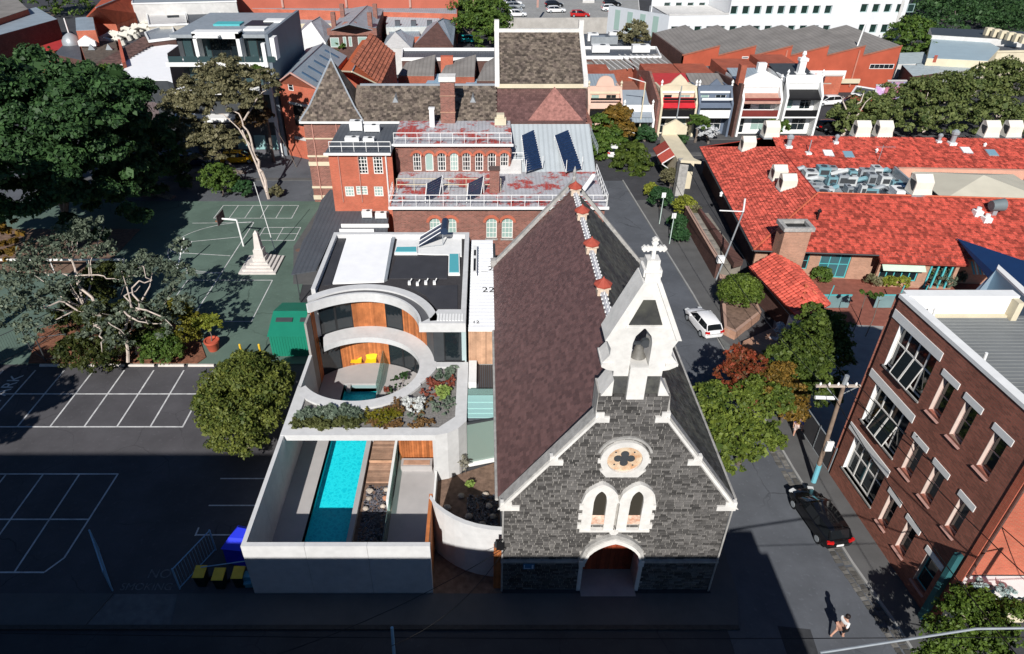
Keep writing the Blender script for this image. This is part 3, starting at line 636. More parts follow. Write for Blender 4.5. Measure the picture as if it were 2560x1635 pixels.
o_ = nt.nodes.new('ShaderNodeOutputMaterial'); tr = nt.nodes.new('ShaderNodeBsdfTransparent'); tr.inputs[0].default_value = (.8, .98, 1, 1)
gl = nt.nodes.new('ShaderNodeBsdfGlossy'); gl.inputs['Roughness'].default_value = .04; lw_ = nt.nodes.new('ShaderNodeLayerWeight'); fr_ = nt.nodes.new('ShaderNodeMath'); fr_.operation = 'POWER'; fr_.inputs[1].default_value = 4; nt.links.new(lw_.outputs['Facing'], fr_.inputs[0]); mx_ = nt.nodes.new('ShaderNodeMixShader')
nz = nt.nodes.new('ShaderNodeTexNoise'); nz.inputs['Scale'].default_value = 3.2; bp = nt.nodes.new('ShaderNodeBump'); bp.inputs['Strength'].default_value = .5; bp.inputs['Distance'].default_value = .06
gg = nt.nodes.new('ShaderNodeNewGeometry'); nt.links.new(gg.outputs['Position'], nz.inputs['Vector']); nt.links.new(nz.outputs['Fac'], bp.inputs['Height']); nt.links.new(bp.outputs[0], gl.inputs['Normal'])
nt.links.new(fr_.outputs[0], mx_.inputs[0]); nt.links.new(tr.outputs[0], mx_.inputs[1]); nt.links.new(gl.outputs[0], mx_.inputs[2]); nt.links.new(mx_.outputs[0], o_.inputs['Surface'])
wtr = MB().poly([(-10.25, 22.4, .4), (-7.75, 22.4, .4), (-7.75, 39.2, .4), (-10.25, 39.2, .4)]).build('pool_water', wm, ho)
# pool bottom: a network of caustic light painted into the tile colour
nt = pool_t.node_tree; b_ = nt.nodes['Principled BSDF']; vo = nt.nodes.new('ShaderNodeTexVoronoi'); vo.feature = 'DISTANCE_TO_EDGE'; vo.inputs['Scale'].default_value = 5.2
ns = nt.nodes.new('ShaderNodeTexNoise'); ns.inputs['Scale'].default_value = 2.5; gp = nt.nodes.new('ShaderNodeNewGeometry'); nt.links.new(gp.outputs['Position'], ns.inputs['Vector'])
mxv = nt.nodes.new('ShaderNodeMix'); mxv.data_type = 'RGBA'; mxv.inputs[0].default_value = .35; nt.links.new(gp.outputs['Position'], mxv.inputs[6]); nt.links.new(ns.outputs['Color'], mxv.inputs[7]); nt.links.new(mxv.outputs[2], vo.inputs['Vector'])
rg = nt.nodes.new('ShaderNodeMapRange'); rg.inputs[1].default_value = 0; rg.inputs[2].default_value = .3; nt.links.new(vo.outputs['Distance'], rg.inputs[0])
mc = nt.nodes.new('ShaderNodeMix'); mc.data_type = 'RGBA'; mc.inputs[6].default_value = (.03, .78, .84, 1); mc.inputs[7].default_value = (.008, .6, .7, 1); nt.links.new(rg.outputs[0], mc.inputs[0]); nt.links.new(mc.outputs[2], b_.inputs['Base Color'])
# decks of boards across the trench
dk = MB().box(-7.3, -5.75, 29.7, 33.5, .3, .4).build('deck', deck_m, ho)
y = 29.72
while y < 33.4:
    zt = .5 if y > 31.35 else .44; MB().box(-7.3, -5.78, y, y + .17, zt - .05, zt).build('deck_board', deck_m, dk); y += .19
MB().box(-7.3, -5.78, 31.3, 31.38, .3, .62).build('deck_beam', timber_p, dk)
plain('low_wall', white, ho, (-5.76, -5.6, 27.6, 33.4, .1, 1.15))
gls = bpy.data.materials.new('clear_glass'); gls.use_nodes = True; nt = gls.node_tree; nt.nodes.clear(); o_ = nt.nodes.new('ShaderNodeOutputMaterial'); tr = nt.nodes.new('ShaderNodeBsdfTransparent'); tr.inputs[0].default_value = (.72, .86, .82, 1)
gl = nt.nodes.new('ShaderNodeBsdfPrincipled'); gl.inputs['Base Color'].default_value = (.3, .42, .4, 1); gl.inputs['Roughness'].default_value = .06; mx_ = nt.nodes.new('ShaderNodeMixShader'); mx_.inputs[0].default_value = .35
nt.links.new(tr.outputs[0], mx_.inputs[1]); nt.links.new(gl.outputs[0], mx_.inputs[2]); nt.links.new(mx_.outputs[0], o_.inputs['Surface'])
for a, b in ((22.5, 24.9), (24.95, 27.4), (27.45, 29.9), (29.95, 31.4)): MB().box(-5.5, -5.47, a, b, .5, 1.7).build('glass_fence', gls, ho)
for a, b in ((37.6, 39.6), (39.65, 41.6)): MB().box(-7.62, -7.59, a, b, .53, 1.8).build('glass_fence', gls, ho)
be = MB().box(-5.2, -3.25, 30.5, 31.2, .5, .95).build('bench', floor_c, ho); MB().box(-5.05, -3.4, 30.62, 31.0, .95, .98).build('bench_seat', deck_m, be)
T = frame(-5.35, 31.5, 0); ud = MB(T).box(0, 2.2, .02, .2, .5, 3.5).build('under_wall', timber, ho); boards(ud, 'board', T, 0, 2.2, .5, 3.5, .02, .16, timber)
# edge walls at the right of the patio
plain('patio_edge', white, ho, (-3.02, -2.9, 26.6, 30.1, 0, .95)); T = frame(-2.78, 22.4, rad(90)); sw = MB().box(-2.96, -2.78, 22.4, 25.6, 0, 3.86).build('side_screen', timber, ho); boards(sw, 'board', frame(-2.77, 25.6, rad(-90)), 0, 3.2, 0, 3.8, -.0, .2, timber)
# planter slab over the pool end, ring round the courtyard
top, bot = 3.9, 3.47
corner = [(-2.91, 30.14), (-2.2, 30.32), (-1.55, 30.75), (-1.07, 31.4)]
m = MB(); m.box(-12.15, -2.91, 30.14, 30.82, bot, top).build('slab_edge', wallc, ho)
MB().prism(corner + [(-1.78, 31.8), (-2.75, 30.82), (-2.91, 30.82)], bot, top).build('slab_corner', wallc, ho)
MB().prism([(-1.78, 31.8), (-1.07, 31.4), (-1.07, 37.38), (-1.78, 37.38)], bot, top).build('slab_edge', wallc, ho)
MB().prism([(-3.72, 36.86), (-1.78, 36.86), (-1.78, 37.38), (-3.3, 37.38)], bot, top).build('slab_edge', wallc, ho)
MB().prism([(-12.15, 30.82), (-11.42, 30.82), (-11.42, 33.6), (-11.7, 34.4), (-12.15, 34.9)], bot, top).build('slab_edge', wallc, ho)
ring = MB(); inn = [];
def ring_in(t): return el(t, 3.98, 3.52)
def ring_out(t):
    c = math.cos(rad(t)); k = 5.12 if -2 < t < 138 else 4.42 if t > 138 or t < -25 else 4.42 + (5.12 - 4.42) * (t + 25) / 23
    x, y_ = el(t, k + (0.28 if k < 4.5 else 0), k - (.15 if k < 4.5 else 0)); return (max(x, -12.14), y_)
A_ = list(range(-146, 141, 4))
def strip(fi, fo, A, z0, z1):
    m = MB(); n = len(A); vs = []
    for z_ in (z1, z0):
        for f_ in (fi, fo):
            for a in A: vs.append((*f_(a), z_))
    fs = []
    for k in range(n - 1): fs += [(k, n + k, n + k + 1, k + 1), (2 * n + k, 2 * n + k + 1, 3 * n + k + 1, 3 * n + k), (k, k + 1, 2 * n + k + 1, 2 * n + k), (n + k, 3 * n + k, 3 * n + k + 1, n + k + 1)]
    fs += [(0, 2 * n, 3 * n, n), (n - 1, 2 * n - 1, 4 * n - 1, 3 * n - 1)]; return m.add(vs, fs)
strip(ring_in, ring_out, A_, bot, top + .006).build('courtyard_ring', wallc, ho)
sl_ = MB(); x = -11.42
while x < -1.8:
    x2 = min(x + .2, -1.78); xm = (x + x2) / 2
    hi = 36.86 if xm > -3.75 else None
    if hi is None: q = (xm - EC[0]) / 4.5; hi = EC[1] - 4.1 * math.sqrt(max(0, 1 - q * q)) if q < .96 else 36.4
    lo = 30.82 if xm < -2.75 else 30.82 + (xm + 2.75) * 1.0
    sl_.box(x, x2 + .001, lo, hi, 3.3, 3.74); x += .2
sl_.build('planter_bed', mat('planter_gravel', (.2, .19, .18), .95, .3, 8, bump=.7), ho)
# octagon wall and link
cw = MB(); pts = corner; cw.prism([(a, b) for a, b in pts] + [(a - .2, b + .2) for a, b in pts[::-1]], 0, bot); cw.build('curved_wall', wallc, ho)
plain('east_wall', wallc, ho, (-1.27, -1.07, 31.4, 37.4, 0, bot)); plain('west_core', mat('interior_wall', (.3, .28, .26)), ho, (-12.1, -11.95, 38.2, 42, .5, 6.5))
lk = MB().box(-1.06, .92, 31.9, 37.4, 3.3, 3.6).build('link_roof', grey_roof, ho)
for k in range(9): MB().box(-.35 + k * .14, -.29 + k * .14, 34.1, 37.35, 3.6, 3.68).build('roof_rib', mat('brown_rib', (.07, .055, .05), .7, .1, 2), lk)
MB().box(-1.02, -.5, 34.9, 37.3, 3.6, 4.1).build('roof_hatch', white, lk)
for k, (a, b) in enumerate(((33.3, 33.95), (32.75, 33.25), (32.35, 32.7), (32.0, 32.3))): MB().box(-1.04, .9, a, b, 3.6 + .05 * (3 - k) - .05, 3.66 + .05 * (3 - k)).build('glass_roof_step', glassmat('aqua_glass', (.35, .58, .56), .2), lk)
MB().box(-1.04, .9, 33.98, 34.02, 3.6, 4.3).build('glass_balustrade', gls, lk)
ew = MB().add([(-1.05, 31.42, .2), (.9, 31.95, .2), (.9, 31.95, 3.6), (-1.05, 31.42, 3.6), (-1.05, 31.47, .2), (.9, 32.0, .2), (.9, 32.0, 3.6), (-1.05, 31.47, 3.6)], [(0, 1, 2, 3), (4, 7, 6, 5), (0, 4, 5, 1), (3, 2, 6, 7)]).build('entry_glass', glassmat('entry_glass', (.2, .27, .24), .12), ho)
MB().ob((-.07, 31.62, .2), (2.0, .16, .24), math.atan2(.53, 1.95)).build('entry_sill', white, ho); MB().ob((-.07, 31.66, 3.68), (2.02, .12, .12), math.atan2(.53, 1.95)).build('entry_head', metal_d, ho)
# curved street wall closing the front garden
cv = [g(1073, 1245, 3.87), g(1088, 1266, 3.87), g(1110, 1283, 3.87), g(1135, 1298, 3.87), g(1160, 1309, 3.87), g(1190, 1318, 3.87), g(1225, 1324, 3.87), g(1262, 1327, 3.87)]
m = MB(); m.prism([(a, b) for a, b in cv] + [(a + .06, b + .24) for a, b in cv[::-1]], 0, 3.87); m.build('garden_wall', wallc, ho)
struct(MB().prism([(-2.9, 22.1), (.95, 22.1), (.95, 31.8), (-2.9, 30.1)], -.03, .06), 'garden_soil', dirt)
T = frame(.5, 22.45, 0); tp = MB(T).box(0, .46, .02, .3, 0, 3.3).build('timber_pier', timber, ho); boards(tp, 'board', T, 0, .46, 0, 3.3, .015, .15, timber)
MB().box(.52, .94, 22.5, 22.75, 3.3, 3.45).build('pier_cap', metal_d, ho)
# facades behind the courtyard: arcs of radius 5
def arcseg(name, m, a0, a1, z0, z1, r=5.0, th=.06, step=4, parent=ho):
    n = max(1, round((a1 - a0) / step)); A = [a0 + (a1 - a0) * i / n for i in range(n + 1)]
    return strip(lambda t: el(t, r), lambda t: el(t, r + th), A, z0, z1).build(name, m, parent)
def arcboards(a0, a1, z0, z1, r=4.98):
    base = arcseg('cladding', timber, a0, a1, z0, z1, r + .03, .1); da = math.degrees(.13 / r); a = a0
    while a < a1 - da * .5:
        x, y_ = el(a + da / 2, r + .012 + random.random() * .01); MB().ob((x, y_, (z0 + z1) / 2), (.035, .122, z1 - z0), rad(a + da / 2)).build('board', timber, base); a += da
def arcglass(a0, a1, z0, z1, n=1, r=5.0):
    for k in range(n):
        b0 = a0 + (a1 - a0) * k / n; b1 = a0 + (a1 - a0) * (k + 1) / n
        f = arcseg('glazing_frame', frame_d, b0, b1, z0, z0 + .08, r - .03, .1)
        for o_a, o_b in ((b0, b0 + .8), (b1 - .8, b1)): arcseg('glazing_bar', frame_d, o_a, o_b, z0 + .08, z1, r - .03, .1, parent=f)
        arcseg('glass_panel', glass, b0 + .8, b1 - .8, z0 + .08, z1, r, .02, parent=f)
arcglass(118, 138, .5, 3.5, 1); arcboards(76, 118, .5, 3.5); arcglass(36, 76, .5, 3.5, 3); arcboards(-5, 36, .5, 3.5)
arcglass(104, 132, 3.9, 6.5, 2); arcboards(76, 104, 3.9, 6.5); arcglass(60, 76, 3.9, 6.5); arcboards(30, 60, 3.9, 6.5); arcseg('dark_cladding', metal_d, 8, 30, 3.9, 6.5); arcseg('reveal', conc, 132, 138, 3.9, 6.5)
fw = MB().box(-3.36, -2.7, 37.45, 37.6, 3.9, 6.5).build('dark_panel', metal_d, ho)
fg = MB().box(-2.7, -2.62, 37.42, 37.55, 3.9, 6.5).box(-2.62, -1.3, 37.42, 37.55, 3.9, 4.0).build('glazing_frame', frame_d, ho); MB().box(-2.62, -1.5, 37.47, 37.5, 4.0, 6.5).build('glass_panel', glass, fg)
MB().box(-1.5, -1.2, 37.42, 37.6, 3.9, 6.5).build('corner_glass', glassmat('bright_glass', (.4, .5, .5), .1), fg)
plain('first_floor', conc, ho, (-12.1, -1.2, 42.2, 50.5, 3.5, 3.9)); plain('rear_wall', conc, ho, (-12.1, -1.3, 50.2, 50.5, 0, 6.7)); plain('right_wall', conc, ho, (-1.4, -1.2, 37.62, 50.5, 0, 6.6))
plain('left_wall', wallc, ho, (-12.15, -11.96, 42.02, 50.5, 0, 6.6)); T = frame(-12.13, 42.3, rad(-90)); lc = MB().box(-12.12, -11.97, 39.4, 42.0, .5, 6.5).build('left_cladding', timber, ho)
boards(lc, 'board', frame(-11.95, 39.4, rad(90)), 0, 2.6, .5, 6.5, .0, .14, timber)
# upper roof: front lip, dark gutter roof, white parapet curve, flat roof with panels
A2 = list(range(8, 141, 4)); clampx = lambda f: (lambda t: (max(f(t)[0], -12.25), f(t)[1]))
e1 = lambda t: el(t, 4.12, 4.2) if t < 90 else el(t, 4.12 + (t - 90) * .014, 4.2)
e2 = lambda t: (lambda p, q: (p[0] + q[0] * .16, p[1] + q[1] * .16))(e1(t), (math.cos(rad(t)), math.sin(rad(t))))
strip(clampx(e1), clampx(e2), A2, 6.5, 7.2).build('roof_fascia', wallc, ho)
strip(clampx(e2), clampx(lambda t: el(t, 4.85)), A2, 6.52, 7.06).build('gutter_roof', mat('gutter_membrane', (.1, .1, .105), .7, .1), ho)
strip(clampx(lambda t: el(t, 4.85)), clampx(lambda t: el(t, 5.4, 5.45)), A2, 6.5, 7.2).build('roof_parapet', wallc, ho)
MB().prism([(-4.27, 37.2), (-1.2, 37.2), (-1.2, 38.9), (-3.1, 38.9), (-3.5, 37.9)], 6.5, 7.2).build('roof_corner', wallc, ho)
for k in range(9): MB().box(-3.1 + k * .2, -2.98 + k * .2, 37.5, 38.3, 7.2, 7.24).build('roof_batten', white, ho)
plain('parapet_edge', wallc, ho, (-1.55, -1.2, 38.9, 50.6, 6.5, 7.2), (-12.25, -11.95, 41.6, 50.6, 6.5, 7.2), (-11.95, -1.55, 50.2, 50.6, 6.5, 7.2))
mem = MB().prism([(-11.95, 42.1), (-10.9, 42.3), (-5.6, 42.2), (-4.3, 41.0), (-3.3, 39.6), (-3.0, 38.9), (-1.55, 38.9), (-1.55, 50.2), (-11.95, 50.2)], 6.5, 6.8).build('roof_membrane', mat('pebble_roof', (.045, .042, .045), .95, .25, 8, bump=.7), ho)
Q = lambda x, y_: g(700 + x * .325, 500 + y_ * .325, 6.9)
def rp(name, m_, pts, z0, z1): return MB().prism([Q(*p) for p in pts], z0, z1).build(name, m_, ho)
rp('white_roof_panel', mat('bright_roof', (.9, .9, .9), .5, .04), [(520, 272), (862, 264), (800, 625), (405, 640)], 6.8, 6.93)
rp('roof_gutter', metal_g, [(866, 264), (890, 264), (826, 612), (802, 622)], 6.8, 7.0)
rp('rear_roof', white, [(908, 262), (1398, 262), (1398, 430), (1292, 420), (1050, 412), (880, 412)], 6.8, 6.9)
hm = mat('heating_mat', (.05, .05, .056), .55, .15, 1, kind='rib', p=(1, .16))
for P in ([(900, 422), (1288, 422), (1288, 600), (838, 600)], [(985, 660), (1366, 650), (1366, 832), (1200, 832), (1120, 730)], [(440, 290), (510, 285), (395, 645), (318, 655)]): rp('heating_mat', hm, P, 6.8, 6.86)
rp('box_gutter', metal_g, [(400, 320), (420, 320), (285, 668), (262, 668)], 6.8, 7.05)
for P in ([(900, 372), (1048, 370), (1050, 408), (888, 408)], [(1305, 425), (1372, 425), (1376, 566), (1302, 566)]):
    s_ = rp('skylight', white, [(P[0][0] - 8, P[0][1] - 8), (P[1][0] + 8, P[1][1] - 8), (P[2][0] + 8, P[2][1] + 8), (P[3][0] - 8, P[3][1] + 8)], 6.8, 7.0)
    MB().prism([Q(*p) for p in P], 7.0, 7.03).build('skylight_pane', glassmat('skylight_glass', (.1, .42, .46), .1), s_)
for x_, y_ in ((996, 640), (1058, 648), (1122, 638), (1188, 638)):
    c_ = Q(x_, y_); MB().box(c_[0] - .1, c_[0] + .1, c_[1] - .12, c_[1] + .12, 6.8, 7.05).tube((c_[0], c_[1], 6.9), (c_[0] + .15, c_[1] + .3, 7.12), .04, 6).build('roof_bracket', white, ho)
# solar water heater sitting on the roof
c_ = Q(1180, 330); st = thing('solar_water_heater', 'dark solar water heater with tilted panel on the modern house roof', 'solar heater', (c_[0], c_[1], 6.9))
M1 = MB(); M1.slab([(c_[0] - 1.1, c_[1] - .9, 7.1), (c_[0] + .7, c_[1] - .5, 8.1), (c_[0] + .7, c_[1] + 1.1, 8.1), (c_[0] - 1.1, c_[1] + .7, 7.1)], .1); M1.build('collector_panel', solar, st)
for f_ in (.0, .5, 1.0): MB().tube((c_[0] - 1.1, c_[1] - .9 + 1.6 * f_, 7.13), (c_[0] + .7, c_[1] - .5 + 1.6 * f_, 8.13), .035, 5).build('panel_rail', white, st)
MB().tube((c_[0] + .95, c_[1] - .7, 8.25), (c_[0] + .95, c_[1] + 1.2, 8.25), .3, 14).build('water_tank', mat('navy_tank', (.02, .035, .07), .4, .1), st, smooth=True)
MB().tube((c_[0] + .8, c_[1] - .4, 6.9), (c_[0] + .8, c_[1] - .4, 8.0), .04, 5).tube((c_[0] + 1.0, c_[1] + 1, 6.9), (c_[0] + 1.0, c_[1] + 1, 8.0), .04, 5).tube((c_[0] - 1.1, c_[1] - .9, 6.95), (c_[0] + .8, c_[1] - .45, 6.95), .03, 5).build('support_frame', metal_g, st)
# narrow wing against the church
nw = MB().box(-1.04, .72, 37.5, 50.6, 6.35, 6.5).build('wing_roof', mat('white_sheet_roof', (.86, .87, .88), .5, .04, 1), ho)
for k in range(30): MB().box(-1.0, .7, 37.7 + k * .43, 37.73 + k * .43, 6.5, 6.53).build('roof_seam', mat('white_sheet_roof', (0, 0, 0)), nw)
plain('wing_wall', conc_d, ho, (-1.0, .7, 37.6, 50.5, 0, 6.35)); T = frame(-1.04, 37.5, 0); MB(T).box(0, 1.8, .02, .1, 3.7, 6.3); cb = MB(T).box(0, 1.8, .02, .1, 3.7, 6.3).build('wing_cladding', timber_p, ho); boards(cb, 'board', T, 0, 1.8, 3.65, 6.35, .015, .14, timber_p)
for s, (x_, y_), sz in (('22', (1552, 706), .95), ('_2', (1548, 542), .95), ('12', (1478, 948), .5)):
    c_ = g(700 + x_ * .325, 500 + y_ * .325, 6.54); text(s, black_m, sz, (c_[0], c_[1], 6.535), name='roof_lettering', parent=nw)
for a, b in (((1478, 380), (1515, 610)),):
    p = g(700 + 1480 * .325, 500 + 600 * .325, 6.5); q = g(700 + 1495 * .325, 500 + 385 * .325, 6.5)
    rk = MB().box(p[0], p[0] + .32, p[1], q[1], 6.5, 6.95).build('roof_frame', white, nw); MB().box(p[0] + .08, p[0] + .24, p[1] + .3, p[1] + 2.2, 6.95, 6.98).box(p[0] + .08, p[0] + .24, p[1] + 2.7, p[1] + 3.6, 6.95, 6.98).build('frame_slot', black_m, rk)
plain('wing_side_strip', metal_d, ho, (.72, .92, 38, 50.6, 5.6, 6.2))
# things in the courtyard
for k, (x_, lb) in enumerate(((668, 'yellow butterfly chair nearer the left glass in the round courtyard'), (806, 'yellow butterfly chair nearer the pool screen in the round courtyard'))):
    c_ = g(720 + x_ * .2601, 680 + 885 * .2601, .5); x0, y0 = c_[0], c_[1]; s = 1 if k == 0 else -1
    t_ = thing('yellow_chair', lb, 'chair', (x0, y0, .5), 'yellow chairs in the round courtyard'); ym = mat('yellow_canvas', (.75, .5, .01), .7, .08)
    vs = [(-.6, .3, 1.25), (-.15, .2, 1.05), (.2, .2, 1.05), (.5, .3, 1.3), (-.38, .0, .55), (0, -.04, .45), (.36, .0, .55), (-.42, -.5, .5), (0, -.4, .38), (.42, -.5, .5)]
    MB().add([(x0 + a * s, y0 + b, .5 + c) for a, b, c in vs], [(0, 1, 4), (1, 5, 4), (1, 2, 5), (2, 6, 5), (2, 3, 6), (4, 5, 8, 7), (5, 6, 9, 8)]).build('sling', ym, t_, smooth=True)
    MB().path([(x0 - .36, y0 - .34, 1.0), (x0 + .3, y0 + .3, .52), (x0 + .42, y0 + .38, 1.45)], .014, 5).path([(x0 + .36, y0 - .34, 1.0), (x0 - .3, y0 + .3, .52), (x0 - .42, y0 + .38, 1.45)], .014, 5).build('chair_frame', metal_d, t_)
rk_m = mat('pale_rock', (.42, .36, .3), .9, .25, 6, bump=.6, island=.3)
def rock(x, y, z, r, label, cat='rock', group=None, m=rk_m):
    R = np.random.default_rng(int(abs(x * 971 + y * 131)) % 99991); a = MB(); n = 8; prof = []
    for j in range(5):
        t_ = math.pi * (j + .5) / 5 - math.pi / 2; prof.append((math.cos(t_), math.sin(t_) * .6 + .5))
    vs = []
    for (q, zz) in prof:
        for i in range(n): an = 2 * math.pi * i / n; k_ = r * R.uniform(.75, 1.15); vs.append((x + q * k_ * math.cos(an), y + q * k_ * .85 * math.sin(an), z + zz * r))
    fs = [(j * n + i, j * n + (i + 1) % n, (j + 1) * n + (i + 1) % n, (j + 1) * n + i) for j in range(4) for i in range(n)] + [tuple(range(n))[::-1], tuple(range(4 * n, 5 * n))]
    a.add(vs, fs); return single(a, 'rock', m, label, cat, group)
for i, (x_, y_, r, lb) in enumerate(((-6.95, 31.0, .22, 'white round rock at the corner of the timber deck'), (-7.0, 29.1, .24, 'white rock below the deck on the pool side of the gravel bed'), (-6.95, 28.5, .2, 'pale rock near the pool side of the gravel bed, second from the deck'), (-6.0, 29.2, .2, 'pale rock below the deck on the glass fence side'), (-5.95, 28.5, .24, 'reddish rock in the middle of the glass fence side of the gravel'), (-6.05, 27.9, .18, 'small tan rock at the sunlit end of the gravel, glass fence side'), (-7.05, 27.7, .2, 'tan rock at the sunlit end of the gravel, pool side'))): rock(x_, y_, .18, r, lb, m=rk_m if i != 4 else mat('red_rock', (.42, .2, .12), .9, .2, 5))
peb = MB().box(-.5, .5, -.5, .5, -.3, .5); sp = [((random.uniform(-7.2, -5.75), random.uniform(24, 29.6), .185), Matrix.Rotation(random.random() * 6, 3, 'Z') @ Matrix.Diagonal((random.uniform(.05, .12), random.uniform(.05, .1), .06))) for _ in range(1200)]
field(bpy.data.objects['garden_trench'], 'pebble', peb, sp, mat('grey_pebble', (.13, .13, .15), .8, .3, 5, island=.5), 0)
ORD = ('first', 'second', 'third', 'fourth', 'fifth', 'sixth', 'seventh', 'eighth', 'ninth', 'tenth', 'eleventh', 'twelfth', 'thirteenth')
for i, (x_, y_) in enumerate(((.6, 26.2), (.5, 27.2), (.3, 28.0), (.1, 28.9), (-.1, 26.6), (-.9, 27.2), (-1.4, 28.8), (-2.2, 27.9))): rock(x_, y_, .06, random.uniform(.14, .26), 'pale boulder in the walled front garden, %s out from the church wall' % ORD[i], group='boulders in the walled front garden')
sp = [((random.uniform(-1.0, .8), random.uniform(26.6, 28.9), .07), Matrix.Rotation(random.random() * 6, 3, 'Z') @ Matrix.Diagonal((random.uniform(.06, .14), random.uniform(.05, .12), .07))) for _ in range(500)]
field(bpy.data.objects['garden_soil'], 'pebble', peb, sp, MATS['grey_pebble'], 0)
def plant(name, label, blobs, m_, n, size, group=None, flat=.8, fill=.5, sub=14, droop=0):
    b0 = (blobs[0][0], blobs[0][1], min(b[2] - b[5] for b in blobs)); t_ = thing(name, label, 'plant', b0, group); leafmesh('foliage', leaves(blobs, n, size, flat, random.randint(0, 9999), fill, droop, sub), m_, t_)
    mb = MB()
    for b in blobs[:5]: mb.tube((b[0], b[1], b0[2]), (b[0], b[1], b[2] + b[5] * .3), .02, 4)
    mb.build('stem', bark, t_); return t_
def bl_(x0, x1, y0, y1, n, r, z=3.85, h=.16): return [(random.uniform(x0, x1), random.uniform(y0, y1), z + random.uniform(0, .1), r * random.uniform(.7, 1.2), r * random.uniform(.7, 1.2), h * random.uniform(.7, 1.5)) for _ in range(n)]
Lg = leafmat('succulent_grey_green', (.07, .11, .075), (.22, .27, .2)); Lo = leafmat('succulent_olive', (.05, .065, .02), (.16, .17, .06)); Lm = leafmat('moss_sedum', (.1, .11, .008), (.26, .22, .02)); Lw = leafmat('silver_leaves', (.55, .57, .55), (.8, .82, .8)); Lr = leafmat('red_sedum', (.15, .035, .02), (.38, .12, .08)); Ly = leafmat('lime_leaves', (.15, .26, .05), (.35, .42, .12)); Lb = leafmat('brown_sedum', (.12, .06, .02), (.28, .17, .07))
plant('trailing_succulents', 'grey-green trailing succulents along the round edge of the rooftop planter', bl_(-11.3, -7.6, 31.6, 32.6, 34, .42), Lg, 5200, .17)
plant('trailing_succulents', 'olive trailing succulents spilling over the front edge of the rooftop planter', bl_(-11.5, -7.4, 30.75, 31.5, 34, .4), Lo, 4600, .16, droop=.1)
plant('sedum_mound', 'moss-green sedum mound in the middle of the rooftop planter', bl_(-7.3, -5.0, 31.3, 32.5, 18, .4, h=.13), Lm, 3600, .08)
plant('sedum_mat', 'brown and green sedum mat along the front right of the rooftop planter', bl_(-7.2, -3.1, 30.9, 31.5, 22, .3, h=.08), Lb, 2600, .1)
plant('silver_shrub', 'white silvery shrub in the rooftop planter', bl_(-4.9, -3.9, 32.3, 33.2, 9, .33, z=3.95, h=.2), Lw, 1500, .13)
plant('lime_shrub', 'lime green shrub right of the silvery shrub in the rooftop planter', bl_(-3.0, -2.3, 33.6, 34.5, 6, .33, z=3.95, h=.22), Ly, 1300, .14)
plant('red_sedum', 'red sedum patch at the far end of the rooftop planter', bl_(-3.6, -2.1, 34.7, 35.6, 10, .27, h=.12), Lr, 1300, .12)
plant('grey_succulents', 'grey rosette succulents in the far corner of the rooftop planter', bl_(-3.2, -1.95, 35.7, 36.7, 9, .27, h=.15), Lg, 1200, .15)
plant('grey_succulents', 'sparse blue-grey succulents on the gravel at the right side of the rooftop planter', bl_(-4.6, -2.0, 31.4, 33.4, 12, .2, h=.1), Lg, 900, .12)
plant('red_sedum', 'sparse red sedum between ring and lime shrub in the rooftop planter', bl_(-4.3, -3.0, 33.5, 34.8, 9, .2, h=.1), Lr, 700, .1)
plant('sedum_carpet', 'low mixed sedum carpet between the moss mound and the silvery shrub', bl_(-6.2, -3.2, 32.0, 33.6, 20, .3, h=.09), Lb, 2200, .09)
plant('grey_carpet', 'low grey-green carpet along the right rim of the rooftop planter', bl_(-2.9, -1.95, 32.0, 34.6, 14, .27, h=.1), Lg, 1500, .11)
plant('courtyard_plant', 'dark stemmed plant beside the glass screen in the round courtyard', bl_(-6.7, -5.3, 37.7, 39.8, 8, .25, z=.9, h=.3), L_dark, 500, .16); plant('red_courtyard_plant', 'small red plant at the ring edge in the round courtyard', bl_(-7.2, -6.9, 37.7, 38.1, 3, .2, z=.8, h=.25), Lr, 260, .14)
plant('garden_shrub', 'straggly bare shrub against the curved concrete wall', bl_(-1.5, -1.1, 30.2, 30.8, 3, .35, z=.8, h=.7), leafmat('straggly', (.12, .11, .08), (.4, .38, .3)), 260, .12)
plant('garden_shrub', 'small bright green shrub in the walled front garden', bl_(-1.1, -.8, 29.2, 29.6, 2, .25, z=.3, h=.25), Ly, 300, .12)
# ================================================================ generic builders for neighbouring buildings
def fpl(A, B):                                  # photo grid -> (distance along A-B, height) on the vertical plane through A-B
    ax, ay = A; dx, dy = B[0] - A[0], B[1] - A[1]; L_ = math.hypot(dx, dy); dx /= L_; dy /= L_
    def f(u, v):
        r = ray(u, v); n = (-dy, dx); t = (ax * n[0] + ay * n[1]) / (r[0] * n[0] + r[1] * n[1]); x, y = r[0] * t, r[1] * t
        return (x - ax) * dx + (y - ay) * dy, 32 + r[2] * t
    return f, frame(ax, ay, math.atan2(dy, dx)), L_
def pwins(parent, A, B, rects, nx=1, nz=2, fm=None, gm=None, w=-.04, fr=.07):
    f, T, _ = fpl(A, B)
    for (u0, v0, u1, v1) in rects:
        um, vm = (u0 + u1) / 2, (v0 + v1) / 2; s0 = f(u0, vm)[0]; s1 = f(u1, vm)[0]; z1 = f(um, v0)[1]; z0 = f(um, v1)[1]
        window(parent, T, s0, s1, z0, z1, w, nx, nz, fm, gm, fr)
